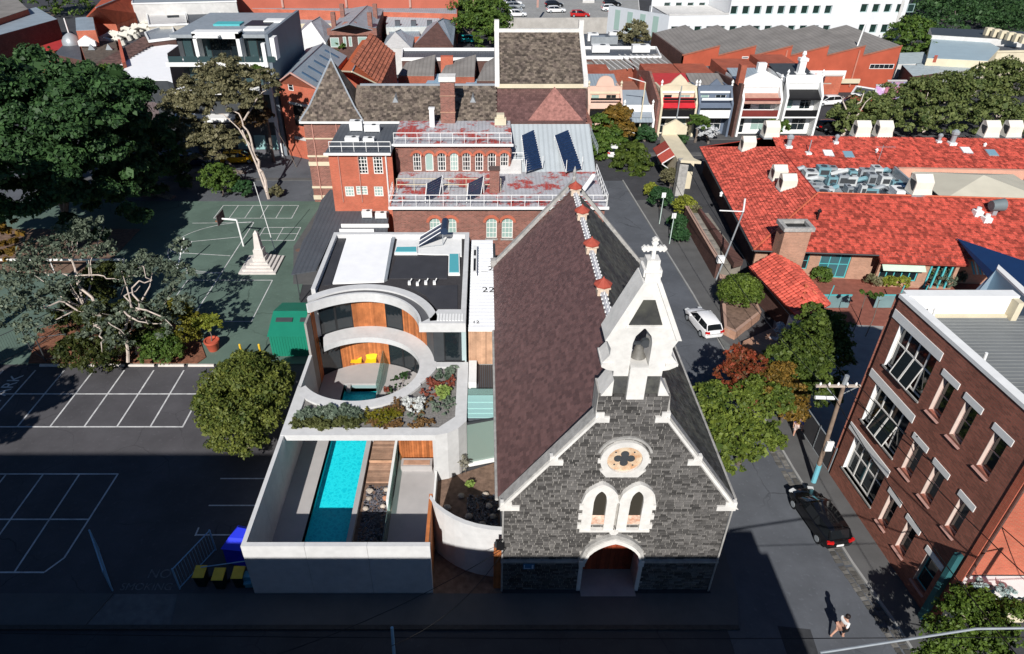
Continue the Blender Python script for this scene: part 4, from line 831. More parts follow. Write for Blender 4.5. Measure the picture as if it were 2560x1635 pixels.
def block(name, label, pts, z, wm, rm, cat='building', par=.35, z0=0, cop=white, group=None, solid=True):
    P = [g(u, v, z) for u, v in pts]; c = (sum(p[0] for p in P) / len(P), sum(p[1] for p in P) / len(P), z0); t = thing(name, label, cat, c, group)
    MB().prism(P, z0, z - par).build('wall', wm, t); MB().prism([(c[0] + (p[0] - c[0]) * .995, c[1] + (p[1] - c[1]) * .995) for p in P], z - par, z - par + .06).build('roof', rm, t)
    if par > .1:
        m = MB()
        for i in range(len(P)):
            a, b = P[i], P[(i + 1) % len(P)]; L_ = math.hypot(b[0] - a[0], b[1] - a[1]); m.ob(((a[0] + b[0]) / 2, (a[1] + b[1]) / 2, z - par / 2 + .01), (L_ + .1, .24, par + .02), math.atan2(b[1] - a[1], b[0] - a[0]))
        m.build('parapet', cop, t)
    return t, P
def roofed(name, label, aF, aB, rF, rB, lF, lB, zr, ze, wm, rm, cat='building', barge=None, z0=0):
    AF, AB = g3(*aF, zr), g3(*aB, zr); RF, RB, LF, LB = (g3(*p, ze) for p in (rF, rB, lF, lB)); t = thing(name, label, cat, (LF[0], LF[1], z0))
    m = MB(); m.prism([LF[:2], RF[:2], RB[:2], LB[:2]], z0, ze - .02)
    m.add([LF, RF, AF], [(0, 1, 2)]); m.add([LB, RB, AB], [(0, 2, 1)]); m.build('wall', wm, t)
    MB().slab([AF, RF, RB, AB], .12).build('roof', rm, t); MB().slab([AF, AB, LB, LF], .12).build('roof', rm, t)
    if barge:
        m = MB()
        for p, q in ((AF, RF), (AF, LF)): m.path([(p[0], p[1] - .1, p[2] + .06), (q[0], q[1] - .1, q[2] + .06)], .12, 4)
        m.build('bargeboard', barge, t)
    MB().path([(AF[0], AF[1], AF[2] + .05), (AB[0], AB[1], AB[2] + .05)], .09, 5).build('ridge_cap', metal_g, t)
    return t, dict(AF=AF, AB=AB, RF=RF, RB=RB, LF=LF, LB=LB)
def railing(parent, A, B, z, h=1., m=None, n=8, name='railing'):
    mb = MB()
    for k in (h, h * .55): mb.ob(((A[0] + B[0]) / 2, (A[1] + B[1]) / 2, z + k), (math.hypot(B[0] - A[0], B[1] - A[1]), .06, .06), math.atan2(B[1] - A[1], B[0] - A[0]))
    for i in range(n + 1): x = A[0] + (B[0] - A[0]) * i / n; y = A[1] + (B[1] - A[1]) * i / n; mb.box(x - .02, x + .02, y - .02, y + .02, z, z + h)
    return mb.build(name, m or white, parent)

# ================================================================ VICTORIAN SCHOOL
sc = thing('brick_school', 'old brown brick school with slate roofs, tower and flat flaking metal roofs', 'school', (-3, 66, 0))
T = frame(-8.45, 58.4, 0)
xs_ = [(py(a, 570, 58.4)[0] + 8.45, py(b, 570, 58.4)[0] + 8.45) for a, b in ((1074, 1101), (1113, 1141), (1215, 1242), (1254, 1282))]
zt = py(1200, 545, 58.4)[1]; zb = py(1200, 596, 58.4)[1]
fw_ = wall(sc, 'front_wall', brick_v, T, 0, 19.6, 0, 6.0, .3, [(a, b, zb, zt, .4) for a, b in xs_])
for a, b in xs_:
    w_ = window(sc, T, a, b, zb, zt, .14, 3, 4, frame_w, glass_pale, .07, .05, 'arched_window'); m = MB(T); o = arch(a - .28, b + .28, zt - .45, .75, False, 10); i = arch(a, b, zt - .42, .42, False, 10)
    band(m, o, i, -.05, .0); m.build('brick_arch', brick_o, sc); MB(T).box(a - .08, b + .08, -.12, .1, zb - .14, zb).build('sill', stone_w, sc)
plain('side_wall', brick_v, sc, (10.95, 11.15, 58.7, 73, 0, 6.0), (-8.45, -8.2, 58.7, 66, 0, 6.0))
P_ = [(-8.6, 58.1), (11.3, 58.1), (11.3, 66.2), (-8.6, 66.2)]
MB().prism(P_, [5.98, 5.98, 6.2, 6.2], [6.1, 6.1, 6.32, 6.32]).build('lower_roof', rust_roof, sc)
MB().box(-8.75, 11.45, 57.9, 58.1, 5.9, 6.13).build('gutter', white, sc)
rr_ = mat('pale_sheet_roof', (.42, .46, .48), .55, .06, .5, kind='rib', p=(0, .5))
MB().prism([(2.6, 66.2), (11.3, 66.2), (11.3, 73.0), (2.6, 73.0)], [6.2, 6.2, 8.9, 8.9], [6.34, 6.34, 9.04, 9.04]).build('sloping_roof', rr_, sc)
MB().xprism([(66.3, 0), (73, 0), (73, 8.85), (66.3, 6.15)], 10.95, 11.15).xprism([(66.3, 6.2), (73, 6.2), (73, 8.85)], 2.6, 2.8).build('side_wall', brick_v, sc)
T = frame(-8.85, 66.3, 0); px2 = lambda a: py(700 + a * .3576, 405, 66.3)[0] + 8.85; z1_ = py(1100, 382, 66.3)[1]; z0_ = py(1100, 428, 66.3)[1]
ops = [(px2(c - 29), px2(c + 29), z0_, z1_, .32) for c in (958, 1043, 1130, 1217, 1303, 1392, 1480, 1568)]
wall(sc, 'upper_wall', brick_v, T, 0, 11.5, 6.2, 9.15, .3, ops)
for k, o_1 in enumerate(ops):
    window(sc, T, o_1[0], o_1[1], o_1[2], o_1[3], .12, 1 if k == 1 else 3, 1 if k == 1 else 4, frame_w, glass_pale if k in (1, 3) else glass, .09, .05, 'arched_window'); m = MB(T); a, b = o_1[:2]
    band(m, arch(a - .25, b + .25, o_1[3] - .38, .66, False, 10), arch(a, b, o_1[3] - .34, .34, False, 10), -.05, 0); m.build('brick_arch', brick_o, sc)
MB().prism([(-9.0, 66.0), (2.8, 66.0), (2.8, 73.0), (-9.0, 73.0)], [9.1, 9.1, 9.3, 9.3], [9.2, 9.2, 9.42, 9.42]).build('upper_roof', rust_roof, sc); MB().box(-9.1, 2.9, 65.85, 66.0, 9.05, 9.28).build('gutter', white, sc)
plain('side_wall', brick_v, sc, (2.5, 2.75, 66.61, 73, 6.2, 9.1))
railing(sc, (-8.9, 66.2), (2.7, 66.2), 9.2, 1.1, n=10); railing(sc, (-8.7, 58.2), (11.2, 58.2), 6.1, 1.1, n=16); railing(sc, (-8.3, 61.5), (1.6, 61.5), 6.15, 1.3, cream, 6); railing(sc, (11.3, 58.3), (11.3, 66), 6.1, 1.1, n=8); railing(sc, (11.3, 66.2), (11.3, 72.9), 8.2, .8, metal_g, n=8)
railing(sc, (-8.7, 58.3), (-8.7, 61.5), 6.1, 1.0, n=4); railing(sc, (-14.9, 64.2), (-9, 64.2), 9.1, 1.0, n=5)
# red wing
T = frame(-15.05, 64, 0); f_, T_, _ = fpl((-15.05, 64), (-8.9, 64)); ops = []
for (u0, v0, u1, v1) in ((893, 391, 917, 435), (931, 391, 955, 435), (861, 466, 884, 491), (889, 465, 918, 487), (934, 466, 957, 491)): ops.append((f_(u0, v0)[0], f_(u1, v0)[0], f_((u0 + u1) / 2, v1)[1], f_((u0 + u1) / 2, v0)[1]))
wall(sc, 'wing_wall', brick_o, T, 0, 6.15, 0, 9.0, .3, ops)
for k, o_1 in enumerate(ops): window(sc, T, *o_1, .05, 3, 5 if k < 2 else 3, frame_w, glass if k < 2 else glass_pale, .1, .07)
plain('wing_side', brick_o, sc, (-15.05, -14.8, 64.31, 73, 0, 9.0)); MB().box(-15.3, -8.9, 63.8, 73, 9.0, 9.1).build('wing_roof', grey_roof, sc); MB().box(-15.4, -8.95, 63.6, 63.8, 8.95, 9.15).build('gutter', white, sc)
for x in (-14.1, -12.2): MB().tube((x, 63.92, 4), (x, 63.92, 8.9), .045, 5).build('downpipe', mat('pink_pipe', (.5, .25, .2)), sc)
MB().tube((-9.5, 63.9, 4), (-9.5, 63.9, 8.9), .07, 5).build('downpipe', white, sc)
# tower and main range
plain('tower_wall', brick_v, sc, (-19.4, -13.2, 73.1, 79.4, 0, 9.2)); plain('main_wall', brick_v, sc, (-13.2, 1.2, 73.1, 81, 0, 9.2), (1.2, 11.6, 73.1, 90, 0, 9.2))
for z, h in ((7.35, .14), (5.35, .2), (4.35, .45), (1.7, .25), (.35, .5)): MB().box(-19.46, -13.15, 73.02, 73.12, z, z + h).box(-19.46, -19.38, 73.12, 79.4, z, z + h).build('render_band', cream, sc)
MB().tube((-18.5, 73.0, 0), (-18.5, 73.0, 9.1), .06, 5).tube((-15.9, 73.0, 4), (-15.9, 73.0, 9.1), .06, 5).build('downpipe', mat('pink_pipe', (.5, .25, .2)), sc)
MB().box(-19.75, -9, 72.75, 73.0, 9.15, 9.36).box(-19.75, -19.5, 73, 79.5, 9.15, 9.36).build('gutter', white, sc)
base = [(-19.75, 72.9, 9.35), (-12.9, 72.9, 9.35), (-12.9, 79.7, 9.35), (-19.75, 79.7, 9.35)]; ap = (-16.3, 76.3, 15.0); mid = [tuple(b[i] * .72 + ap[i] * .28 - (.0 if i < 2 else .35) for i in range(3)) for b in base]
m = MB().add(base + mid + [ap], [(0, 1, 5, 4), (1, 2, 6, 5), (2, 3, 7, 6), (3, 0, 4, 7), (4, 5, 8), (5, 6, 8), (6, 7, 8), (7, 4, 8)]); tw_ = m.build('tower_roof', slate_old, sc)
for b, c in zip(base[:2], mid[:2]): MB().path([b, c, ap], .1, 5).build('hip_flashing', mat('lead_flashing', (.3, .33, .36), .5, .1), sc)
MB().tube(ap, (ap[0], ap[1], 16.1), .06, 5, .01).build('spike', metal_g, sc)
W0 = Vector(mid[0]); w_l = (Vector(mid[1]) - W0).length; tiles(tw_, 'slate', base[0], (1, 0, 0), Vector(mid[0]) - Vector(base[0]) + Vector((-(mid[0][0] - base[0][0]), 0, 0)), 6.85, (Vector(mid[0]) - Vector(base[0])).length * .98, .34, .27, slate_old, poly=[(0, 0), (6.85, 0), (5.9, 2.3), (.95, 2.3)], limit=60, thick=.03, tilt=.05)
vv = Vector(((mid[0][0] + mid[1][0]) / 2, mid[0][1], mid[0][2])); hh = (Vector(ap) - vv).length; tiles(tw_, 'slate', mid[0], (1, 0, 0), Vector(ap) - vv, w_l, hh, .34, .27, slate_old, poly=[(0, 0), (w_l, 0), (w_l / 2, hh)], limit=60, thick=.03, tilt=.05)
m = MB().slab([(-14, 72.9, 9.35), (1.3, 72.9, 9.35), (1.3, 77.2, 12.05), (-14, 77.2, 12.05)], .1).slab([(-14, 77.2, 12.05), (1.3, 77.2, 12.05), (1.3, 81, 9.4), (-14, 81, 9.4)], .1); mr = m.build('main_roof', slate_old, sc)
tiles(mr, 'slate', (-13.2, 72.9, 9.38), (1, 0, 0), (0, 4.3, 2.7), 14.5, 5.05, .34, .27, slate_old, limit=120, thick=.03, tilt=.05)
MB().box(-13.6, 1.3, 77.05, 77.35, 11.98, 12.16).build('ridge_flashing', mat('lead_flashing', (.3, .33, .36)), sc)
for x in (-9.6, -1.2): MB().add([(x - .45, 75, 10.5), (x + .45, 75, 10.5), (x, 75, 11.35), (x, 76.6, 11.6)], [(0, 1, 2), (0, 2, 3), (1, 3, 2)]).build('roof_vent', metal_g, sc)
a = py(1103, 300, 72.3)[0]; b = py(1138, 300, 72.3)[0]; zc_ = py(1120, 203, 72.3)[1]; c5 = MB().box(a, b, 72.1, 73.3, 8, zc_).build('chimney', brick_v, sc); MB().box(a - .12, b + .12, 71.98, 73.42, zc_, zc_ + .5).build('chimney_cap', stone_pale, c5)
for z in (10.5, 12.2): MB().box(a - .06, b + .06, 72.04, 73.36, z, z + .1).build('brick_band', brick_t, c5)
# hall with gabled parapets
lh = MB().slab([(1.5, 72.9, 9.35), (10.9, 72.9, 9.35), (11.2, 77.3, 11.7), (1.4, 77.3, 11.7)], .15).build('lean_to_roof', slate_pu, sc)
tiles(lh, 'slate', (1.5, 72.9, 9.38), (1, 0, 0), (0, 4.4, 2.35), 9.5, 4.9, .36, .3, slate_pu, limit=40, thick=.025, tilt=.04)
MB().add([(4.7, 72.85, 9.45), (10.6, 72.85, 9.45), (7.7, 76.6, 12.0), (7.7, 77, 11.7)], [(0, 1, 2), (0, 2, 3), (1, 3, 2)]).build('hip_roof', mat('rosy_slate', (.26, .12, .1), .7, .35, 3, island=.2), sc)
MB().box(1.4, 11.2, 77.2, 84, 9, 12.1).build('hall_wall', brick_v, sc); MB().box(1.3, 11.35, 76.95, 77.2, 11.75, 12.2).build('cornice', cream, sc)
hr = MB().slab([(1.6, 77, 12.2), (11.1, 77, 12.2), (11.1, 84.2, 16.2), (1.6, 84.2, 16.2)], .15).build('hall_roof', slate_old, sc)
tiles(hr, 'slate', (1.9, 77, 12.23), (1, 0, 0), (0, 7.2, 4.0), 8.9, 8.2, .34, .28, slate_old, limit=80, thick=.03, tilt=.05)
for x in (1.2, 10.9): MB().xprism([(76.9, 11.9), (84.6, 11.9), (84.6, 16.6), (76.9, 12.6)], x, x + .5).build('parapet_gable', stone_pale, sc); MB().box(x - .02, x + .52, 84.2, 84.9, 16.2, 17.4).build('parapet_pier', stone_pale, sc)
MB().box(1.6, 11.1, 84.0, 84.5, 16.1, 16.5).build('ridge_coping', stone_pale, sc); MB().box(1.6, 11.1, 84.5, 85, 9, 16.2).build('rear_wall', brick_v, sc)
# verandah roof between school and house
va = thing('verandah', 'low charcoal metal verandah roof between the modern house and the red brick wing', 'verandah', (-14, 60, 0))
Pv = [g(u, v, 3) for u, v in ((728, 686), (757, 602), (778, 572), (803, 500), (825, 474), (975, 474), (968, 590), (830, 590), (790, 676))]
MB().prism(Pv[::-1], 2.9, 3.0).build('roof', grey_roof, va)
for u, v in ((735, 684), (779, 574), (826, 480)): c_ = g(u, v, 2.9); MB().tube((c_[0] + .15, c_[1], 0), (c_[0] + .15, c_[1], 2.9), .05, 6).build('post', metal_d, va)
MB().box(-13.8, -9.2, 60.2, 60.3, 3.0, 3.35).box(-13.8, -10.5, 59.2, 59.3, 3.0, 3.3).build('roof_rail', white, va)
MB().box(-12.2, -9.6, 60.5, 63.9, 0, 2.9).build('wall', brick_v, va)
# loose things on the school roofs
def acunit(x, y, z, w, d, h, label, group=None, m=None):
    t = thing('air_conditioner', label, 'air conditioner', (x, y, z), group); MB().box(x - w / 2, x + w / 2, y - d / 2, y + d / 2, z + .08, z + h).build('casing', m or white, t)
    MB().lathe((x + w * .12, y, z + h), [(min(w, d) * .32, 0), (min(w, d) * .32, .03)], 14).build('fan_grille', metal_d, t); MB().box(x - w / 2, x - w / 2 + .06, y - d / 2, y + d / 2, z, z + .08).box(x + w / 2 - .06, x + w / 2, y - d / 2, y + d / 2, z, z + .08).build('foot', metal_g, t); return t
acunit(-13.3, 70.8, 9.1, 1.3, .9, 1.0, 'white air conditioner on the grey roof nearest the school tower'); acunit(-11.6, 70.4, 9.1, 1.6, .7, .7, 'wide white air conditioner on the grey wing roof, right of its taller neighbour')
acunit(-13.2, 67.3, 9.1, 1.4, .7, .45, 'low pinkish-white unit on the grey wing roof, left of two'); acunit(-11.5, 67.1, 9.1, 1.1, .7, .45, 'low pinkish-white unit on the grey wing roof, right of two')
acunit(-11.6, 62.6, 3.0, 1.0, .6, .7, 'white air conditioner with round fan on the verandah roof below the red wing'); acunit(-10.2, 62.4, 3.0, 1.1, .6, .6, 'white air conditioner with bulging top on the verandah roof beside the round-fan unit')
def sarray(label, P4, n, z0, z1, tilt=.5, cat='solar array'):
    c = P4[0]; t = thing('solar_array', label, cat, (c[0], c[1], z0), 'solar arrays on the school roofs'); a, b, c_, d = [Vector(p) for p in P4]
    up = Vector((0, .0, .0))
    for i in range(n):
        p = a.lerp(d, (i + .1) / n); q = b.lerp(c_, (i + .1) / n); r_ = b.lerp(c_, (i + .8) / n); s_ = a.lerp(d, (i + .8) / n); MB().slab([tuple(p), tuple(q), tuple(r_), tuple(s_)], .06).build('panel', solar, t)
    mb = MB()
    for p, q in ((a, d), (b, c_)): mb.tube(tuple(p + Vector((0, 0, -.05))), tuple(q + Vector((0, 0, -.05))), .045, 5)
    for p in (a, b, c_, d): mb.tube((p.x, p.y, z0), (p.x, p.y, p.z), .035, 5)
    mb.build('rack', white, t); return t
rz = lambda y: 6.34 + (y - 66.2) * .397
R2 = lambda x, y, z: (lambda c: (c[0], c[1], z))(g(700 + x * .3576, y * .3576, z))
def onslope(x, y, dz):
    z = 7.5
    for _ in range(80): c = g(700 + x * .3576, y * .3576, z); z = z * .6 + .4 * (max(6.3, rz(c[1])) + dz)
    return (c[0], c[1], z)
sarray('long solar array on the sloping grey school roof, nearer the upper wall', [onslope(1690, 945, .5), onslope(1775, 905, .5), onslope(1835, 1170, .5), onslope(1720, 1200, .5)], 16, 8, 9)
sarray('long solar array on the sloping grey school roof, nearer the street', [onslope(1920, 945, .5), onslope(2015, 905, .5), onslope(2110, 1175, .5), onslope(2000, 1200, .5)], 16, 8, 9)
for k, x in enumerate((1015, 1305)):
    a, b, c_, d = R2(x, 1400, 6.5), R2(x + 100, 1350, 6.5), R2(x + 120, 1225, 8.0), R2(x + 10, 1280, 8.0); sarray(('left' if k == 0 else 'right') + ' of the two tilted blue solar racks on the flaking red school roof', [a, b, c_, d], 7, 6.2, 8)
for (x, y, w, d, z, h, lb) in ((1.0, 61.5, .9, .9, 6.2, 2.2, 'brown brick flue standing on the flaking roof below the upper windows'),): t = thing('brick_flue', lb, 'chimney', (x, y, z)); MB().box(x - w / 2, x + w / 2, y - d / 2, y + d / 2, z, z + h).build('shaft', brick_v, t); MB().box(x - w / 2 - .06, x + w / 2 + .06, y - d / 2 - .06, y + d / 2 + .06, z + h, z + h + .12).build('cap', brick_k, t)
c_ = R2(1065, 880, 9.4); t = thing('vent_pipe', 'white square vent stack on the upper flaking school roof', 'vent', (c_[0], c_[1], 9.3)); MB().box(c_[0] - .25, c_[0] + .25, c_[1] - .25, c_[1] + .25, 9.3, 11.2).build('stack', white, t); MB().box(c_[0] - .32, c_[0] + .32, c_[1] - .32, c_[1] + .32, 11.2, 11.3).build('cap', white, t)
c_ = R2(1540, 870, 9.4); single(MB().box(c_[0] - .6, c_[0] + .6, c_[1] - .3, c_[1] + .3, 9.4, 10.1).box(c_[0] - .4, c_[0] + .4, c_[1] - .2, c_[1] + .5, 10.1, 10.5), 'roof_hatch', cream, 'cream stepped hatch on the upper school roof beside the red patch', 'hatch')
c_ = R2(1610, 1190, 6.4); t = thing('roof_hatch', 'white sloping hatch at the foot of the long solar arrays', 'hatch', (c_[0], c_[1], 6.3)); MB().xprism([(c_[1] - .7, 6.3), (c_[1] + .7, 6.3), (c_[1] + .7, 7.2), (c_[1] - .7, 6.6)], c_[0] - 1.1, c_[0] + 1.1).build('cover', conc, t); railing(t, (c_[0] - 1.1, c_[1] + .9), (c_[0] + 1.3, c_[1] + .9), 6.3, 1.6, n=3)
c_ = R2(2160, 1290, 7); single(MB().tube((c_[0] - .7, c_[1] - .6, 6.5), (c_[0] + .5, c_[1] + .8, 7.6), .22, 10), 'duct', white, 'white leaning duct on the flaking roof just behind the church gable', 'duct')

# ================================================================ BROWN BRICK BUILDING ON THE RIGHT
bb_ = thing('brick_warehouse', 'three-storey brown brick building with white lintels and corrugated roof at right', 'building', (22.5, 25, 0))
A, dv = (21.85, 30.65), (.08, -1); an = math.atan2(-1, .08); T = frame(*A, an); LW = 10.2
big = [(.74, 3.85, 9.35, 12.0), (.74, 3.9, 5.38, 8.05), (.79, 3.95, 1.55, 4.1)]
small = [(4.62, 5.46, 9.5, 11.54), (6.29, 7.12, 9.37, 11.45), (8.27, 9.08, 9.3, 11.35), (4.65, 5.48, 5.43, 7.45), (6.39, 7.2, 5.35, 7.35), (8.38, 9.1, 5.27, 7.25), (4.73, 5.52, 1.45, 3.5), (6.46, 7.26, 1.35, 3.35), (8.3, 9.25, 1.0, 3.1)]
wb = wall(bb_, 'street_wall', brick_b, T, 0, LW, 0, 13.2, .35, big + small)
fa = frame(*A, an)
for k, (a, b, c_, d) in enumerate(big):
    m = MB(T); fr, w0, w1 = .09, .2, .3; m.box(a, a + fr, w0, w1, c_, d).box(b - fr, b, w0, w1, c_, d).box(a + fr, b - fr, w0, w1, c_, c_ + fr).box(a + fr, b - fr, w0, w1, d - fr, d)
    zt_ = c_ + (d - c_) * .58; m.box(a + fr, b - fr, w0 + .01, w1 - .01, zt_ - .04, zt_ + .04)
    for i in (1, 2, 3): x = a + (b - a) * i / 4; m.box(x - .045, x + .045, w0 + .005, w1 - .005, c_ + fr, zt_ - .04).box(x - .045, x + .045, w0 + .005, w1 - .005, zt_ + .04, d - fr)
    wo = m.build('window', frame_w, bb_)
    for i in range(4):
        x0, x1 = a + (b - a) * i / 4 + .03, a + (b - a) * (i + 1) / 4 - .03
        MB(T).box(x0, x1, w0 + .04, w0 + .05, zt_ + .03, d - .05).build('pane', glass, wo)
        if k < 2 and i in (1, 2):              # sashes pushed open at the foot
            m = MB(T); oz = c_ + .1; m.add([(x0, .2, zt_ - .05), (x1, .2, zt_ - .05), (x1, -.18, oz), (x0, -.18, oz), (x0, .22, zt_ - .05), (x1, .22, zt_ - .05), (x1, -.16, oz), (x0, -.16, oz)], [(0, 1, 2, 3), (4, 7, 6, 5), (0, 4, 5, 1), (2, 6, 7, 3)]).build('pane', glass, wo)
            m = MB(T)
            for x in (x0, x1): m.tube((x, .2, zt_ - .05), (x, -.19, oz), .03, 4)
            m.tube((x0, -.19, oz), (x1, -.19, oz), .03, 4).build('open_sash', frame_w, wo)
        else: MB(T).box(x0, x1, w0 + .04, w0 + .05, c_ + .05, zt_ - .03).build('pane', glass, wo)
    MB(T).box(a - .7, b + .2, -.04, .02, d + .02, d + .52).build('lintel', white, bb_)
    MB(T).box(a, a + .03, .0, .2, c_, d).build('reveal', white, bb_); MB(T).box(a - .05, b + .05, -.06, .2, c_ - .1, c_).build('sill', stone_w, bb_)
for k, (a, b, c_, d) in enumerate(small):
    last = k == 8; window(bb_, T, a, b, c_, d, .2, 1, 2, teal_p if last else mat('pinkish_frame', (.5, .36, .32), .6), glass, .06, .05)
    MB(T).box(a - .18, b + .2, -.04, .02, d + .01, d + .36).build('lintel', white, bb_); MB(T).box(a, a + .025, .0, .2, c_, d).build('reveal', mat('cream_reveal', (.6, .48, .42), .6), bb_)
    MB(T).add([(a - .12, -.1, c_ - .2), (b + .06, -.1, c_ - .2), (b + .06, .2, c_ + .02), (a - .12, .2, c_ + .02), (a - .12, .0, c_ - .3), (b + .06, .0, c_ - .3)], [(0, 1, 2, 3), (0, 4, 5, 1)]).build('sill', mat('pink_sill', (.42, .24, .2), .7, .15, 3), bb_)
c0 = fa(0, 0, 0); c1 = fa(LW, 0, 0); far = (29.5, 30.95); nr = (40, 20.5)
T2 = frame(c1[0], c1[1], 0); wall(bb_, 'south_wall', brick_o, T2, .0, 17, 3.9, 13.2, .35, [(5.2, 6.4, 9, 11)])
wall(bb_, 'shopfront_wall', cream, T2, .0, 17, 0, 3.7, .35, [(1.2, 3.4, .4, 3.0), (4, 6, .4, 3)])
MB().box(c1[0] + .1, c1[0] + 17, c1[1] - 1.1, c1[1], 3.55, 3.8).build('awning', white, bb_)
MB().tube((c1[0] + .45, c1[1] - .1, 3.8), (c1[0] + .45, c1[1] - .1, 13), .07, 6).build('downpipe', brick_k, bb_)
MB(T).box(LW - .02, LW + .35, -.05, -.0, 0, 13.1).build('corner_pier', brick_o, bb_)
MB(T).box(-.04, LW + .3, -.06, .42, 13.2, 13.4).build('coping', white, bb_)
MB().prism([(c0[0] + .3, 30.6), (27.9, 30.6), (27.9, 31.0), (c0[0], 31.0)], 0, 13.25).build('rear_wall', brick_b, bb_); MB().box(c0[0] + .42, 27.8, 30.45, 30.6, 12.3, 13.2).build('parapet_lining', white, bb_)
MB().box(c0[0] + .3, 27.95, 30.42, 31.05, 13.25, 13.42).build('coping', white, bb_); MB().box(27.6, 27.9, 29.9, 30.6, 12.0, 13.3).build('parapet_pier', cream, bb_)
cr_ = mat('corrugated_roof', (.19, .2, .2), .6, .1, .4, kind='rib', p=(1, .28)); MB().prism([(c0[0] + .4, 30.44), (29.2, 30.44), (40, 20.6), (c1[0] + .4, 20.6)], 11.9, 12.2).build('roof', cr_, bb_)
un = MB().box(-3, 3.2, -.02, .02, 0, .035); cm = bpy.data.meshes.new('corrugation'); cm.from_pydata(un.v, [], un.f); cm.materials.append(mat('roof_sheet', (.2, .21, .21), .55, .1, 1))
for k in range(34): y_ = 20.8 + k * .283; inst(cm, 'corrugation', bb_, (25.7 + .08 * (30 - y_) - .2, y_, 12.2))
MB().box(22.3, 28, 30.2, 30.44, 12.2, 12.32).build('gutter', cream, bb_)
for u, v in ((1810, 245), (2160, 560)):
    c_ = g(1700 + u * .3576 - 20, 700 + v * .3576 + 20, 12.2); MB().tube((c_[0], c_[1], 12.2), (c_[0] - .1, c_[1], 13.1), .07, 8).build('vent_pipe', white, bb_)
MB(T).ob((9.95, -.25, 2.6), (.25, .3, 5.0), 0).build('corner_board', mat('teal_hoarding', (.03, .12, .13), .6), bb_)
MB(T).box(5.0, 5.06, -.35, -.28, 8, 8.06).build('wall_bracket', metal_d, bb_)

# ================================================================ RED TILED COMPLEX
rt = thing('tiled_complex', 'low brick building with bright red tiled roofs round a sunken plant well', 'building', (40, 66, 0))
an = rad(-4.6); U = (math.cos(an), math.sin(an)); Wd = (-math.sin(an), math.cos(an)); F0 = (24.4, 55.15)
def rc(a, b, z=None): p = (F0[0] + U[0] * a + Wd[0] * b, F0[1] + U[1] * a + Wd[1] * b); return p if z is None else p + (z,)
ZE, ZR, D = 3.2, 5.9, 7.2; LT = 46
red_f = mat('roof_felt_red', (.25, .03, .02)); sl = math.hypot(D, ZR - ZE)
MB().slab([rc(0, 0, ZE), rc(LT, 0, ZE), rc(LT, D, ZR), rc(D, D, ZR)], .12).build('front_roof', red_f, rt); FR = bpy.data.objects['front_roof']
tiles(FR, 'roof_tile', rc(0, 0, ZE + .02), (*U, 0), (Wd[0] * D, Wd[1] * D, ZR - ZE), LT, sl, .28, .3, terracotta, poly=[(0, 0), (LT, 0), (LT, sl), (D, sl)], limit=240, kind='pan', thick=.05, tilt=.09)
Wn = 27.5
wr = MB().slab([rc(0, 0, ZE), rc(D, D, ZR), rc(D, Wn - D, ZR), rc(0, Wn, ZE)], .12).build('west_roof', red_f, rt)
tiles(wr, 'roof_tile', rc(0, Wn, ZE + .02), (-Wd[0], -Wd[1], 0), (U[0] * D, U[1] * D, ZR - ZE), Wn, sl, .28, .3, terracotta, poly=[(0, 0), (Wn, 0), (Wn - D, sl), (D, sl)], limit=60, kind='pan', thick=.05, tilt=.09)
ZB = 6.1; b0, b1 = 17.2, 23.3; br = MB().slab([rc(D, b0, 4.6), rc(LT, b0 + 1.5, 4.6), rc(LT, b1 + 2.0, ZB), rc(D, b1, ZB)], .12).build('rear_roof', red_f, rt)
tiles(br, 'roof_tile', rc(D, b0, 4.62), (*(Vector(rc(LT, b0 + 1.5)) - Vector(rc(D, b0))), 0), (Wd[0] * 6.1, Wd[1] * 6.1, ZB - 4.6), LT - D, 6.5, .3, .32, terracotta, limit=0, kind='pan', thick=.05, tilt=.09)
MB().slab([rc(D, b1, ZB), rc(LT, b1 + 2, ZB), rc(LT, Wn + 3, ZE), rc(0, Wn, ZE)], .1).build('hidden_roof', red_f, rt)
hp = MB().path([rc(0, 0, ZE + .06), rc(D, D, ZR + .08)], .09, 5).path([rc(D, D, ZR + .05), rc(LT, D, ZR + .05)], .09, 5); hp.build('hip_tiles', mat('hip_terracotta', (.5, .12, .06), .7, .2, 3), rt)
# walls below the eaves
Tf = frame(*rc(.6, 1.0), an); wall(rt, 'front_wall', brick_t, Tf, 0, LT - 2, 0, ZE + .1, .25, [(3.9, 4.9, .9, 2.6), (5.9, 8.6, .1, 2.9)])
window(rt, Tf, 3.9, 4.9, .9, 2.6, .1, 1, 2, teal_p, glass); window(rt, Tf, 5.9, 8.6, .1, 2.9, .12, 3, 2, teal_p, glassmat('deep_teal_glass', (.04, .12, .14), .1), .1, .08, 'door')
Tb = frame(*rc(11.2, -.2), an); MB().slab([rc(10.9, -.75, 2.8), rc(18.4, -.75, 2.8), rc(18.4, 1.2, 3.7), rc(10.9, 1.2, 3.7)], .1).build('bay_roof', terracotta, rt)
tiles(rt, 'roof_tile', rc(10.9, -.75, 2.84), (*U, 0), (Wd[0] * 1.95, Wd[1] * 1.95, .9), 7.5, 2.1, .28, .3, terracotta, limit=0, kind='pan', thick=.05, tilt=.09)
wall(rt, 'bay_wall', brick_t, Tb, 0, 6.9, 0, 2.7, .25, [(.25, 3.6, .7, 2.2), (4.4, 6.6, .2, 2.5)]); window(rt, Tb, .25, 3.6, .7, 2.2, .1, 5, 1, teal_p, glass, .1, .09)
for k in range(4): MB(Tb).box(4.45 + k * .6, 4.6 + k * .6, -.02, .15, .1, 2.5).build('teal_post', teal_p, rt)
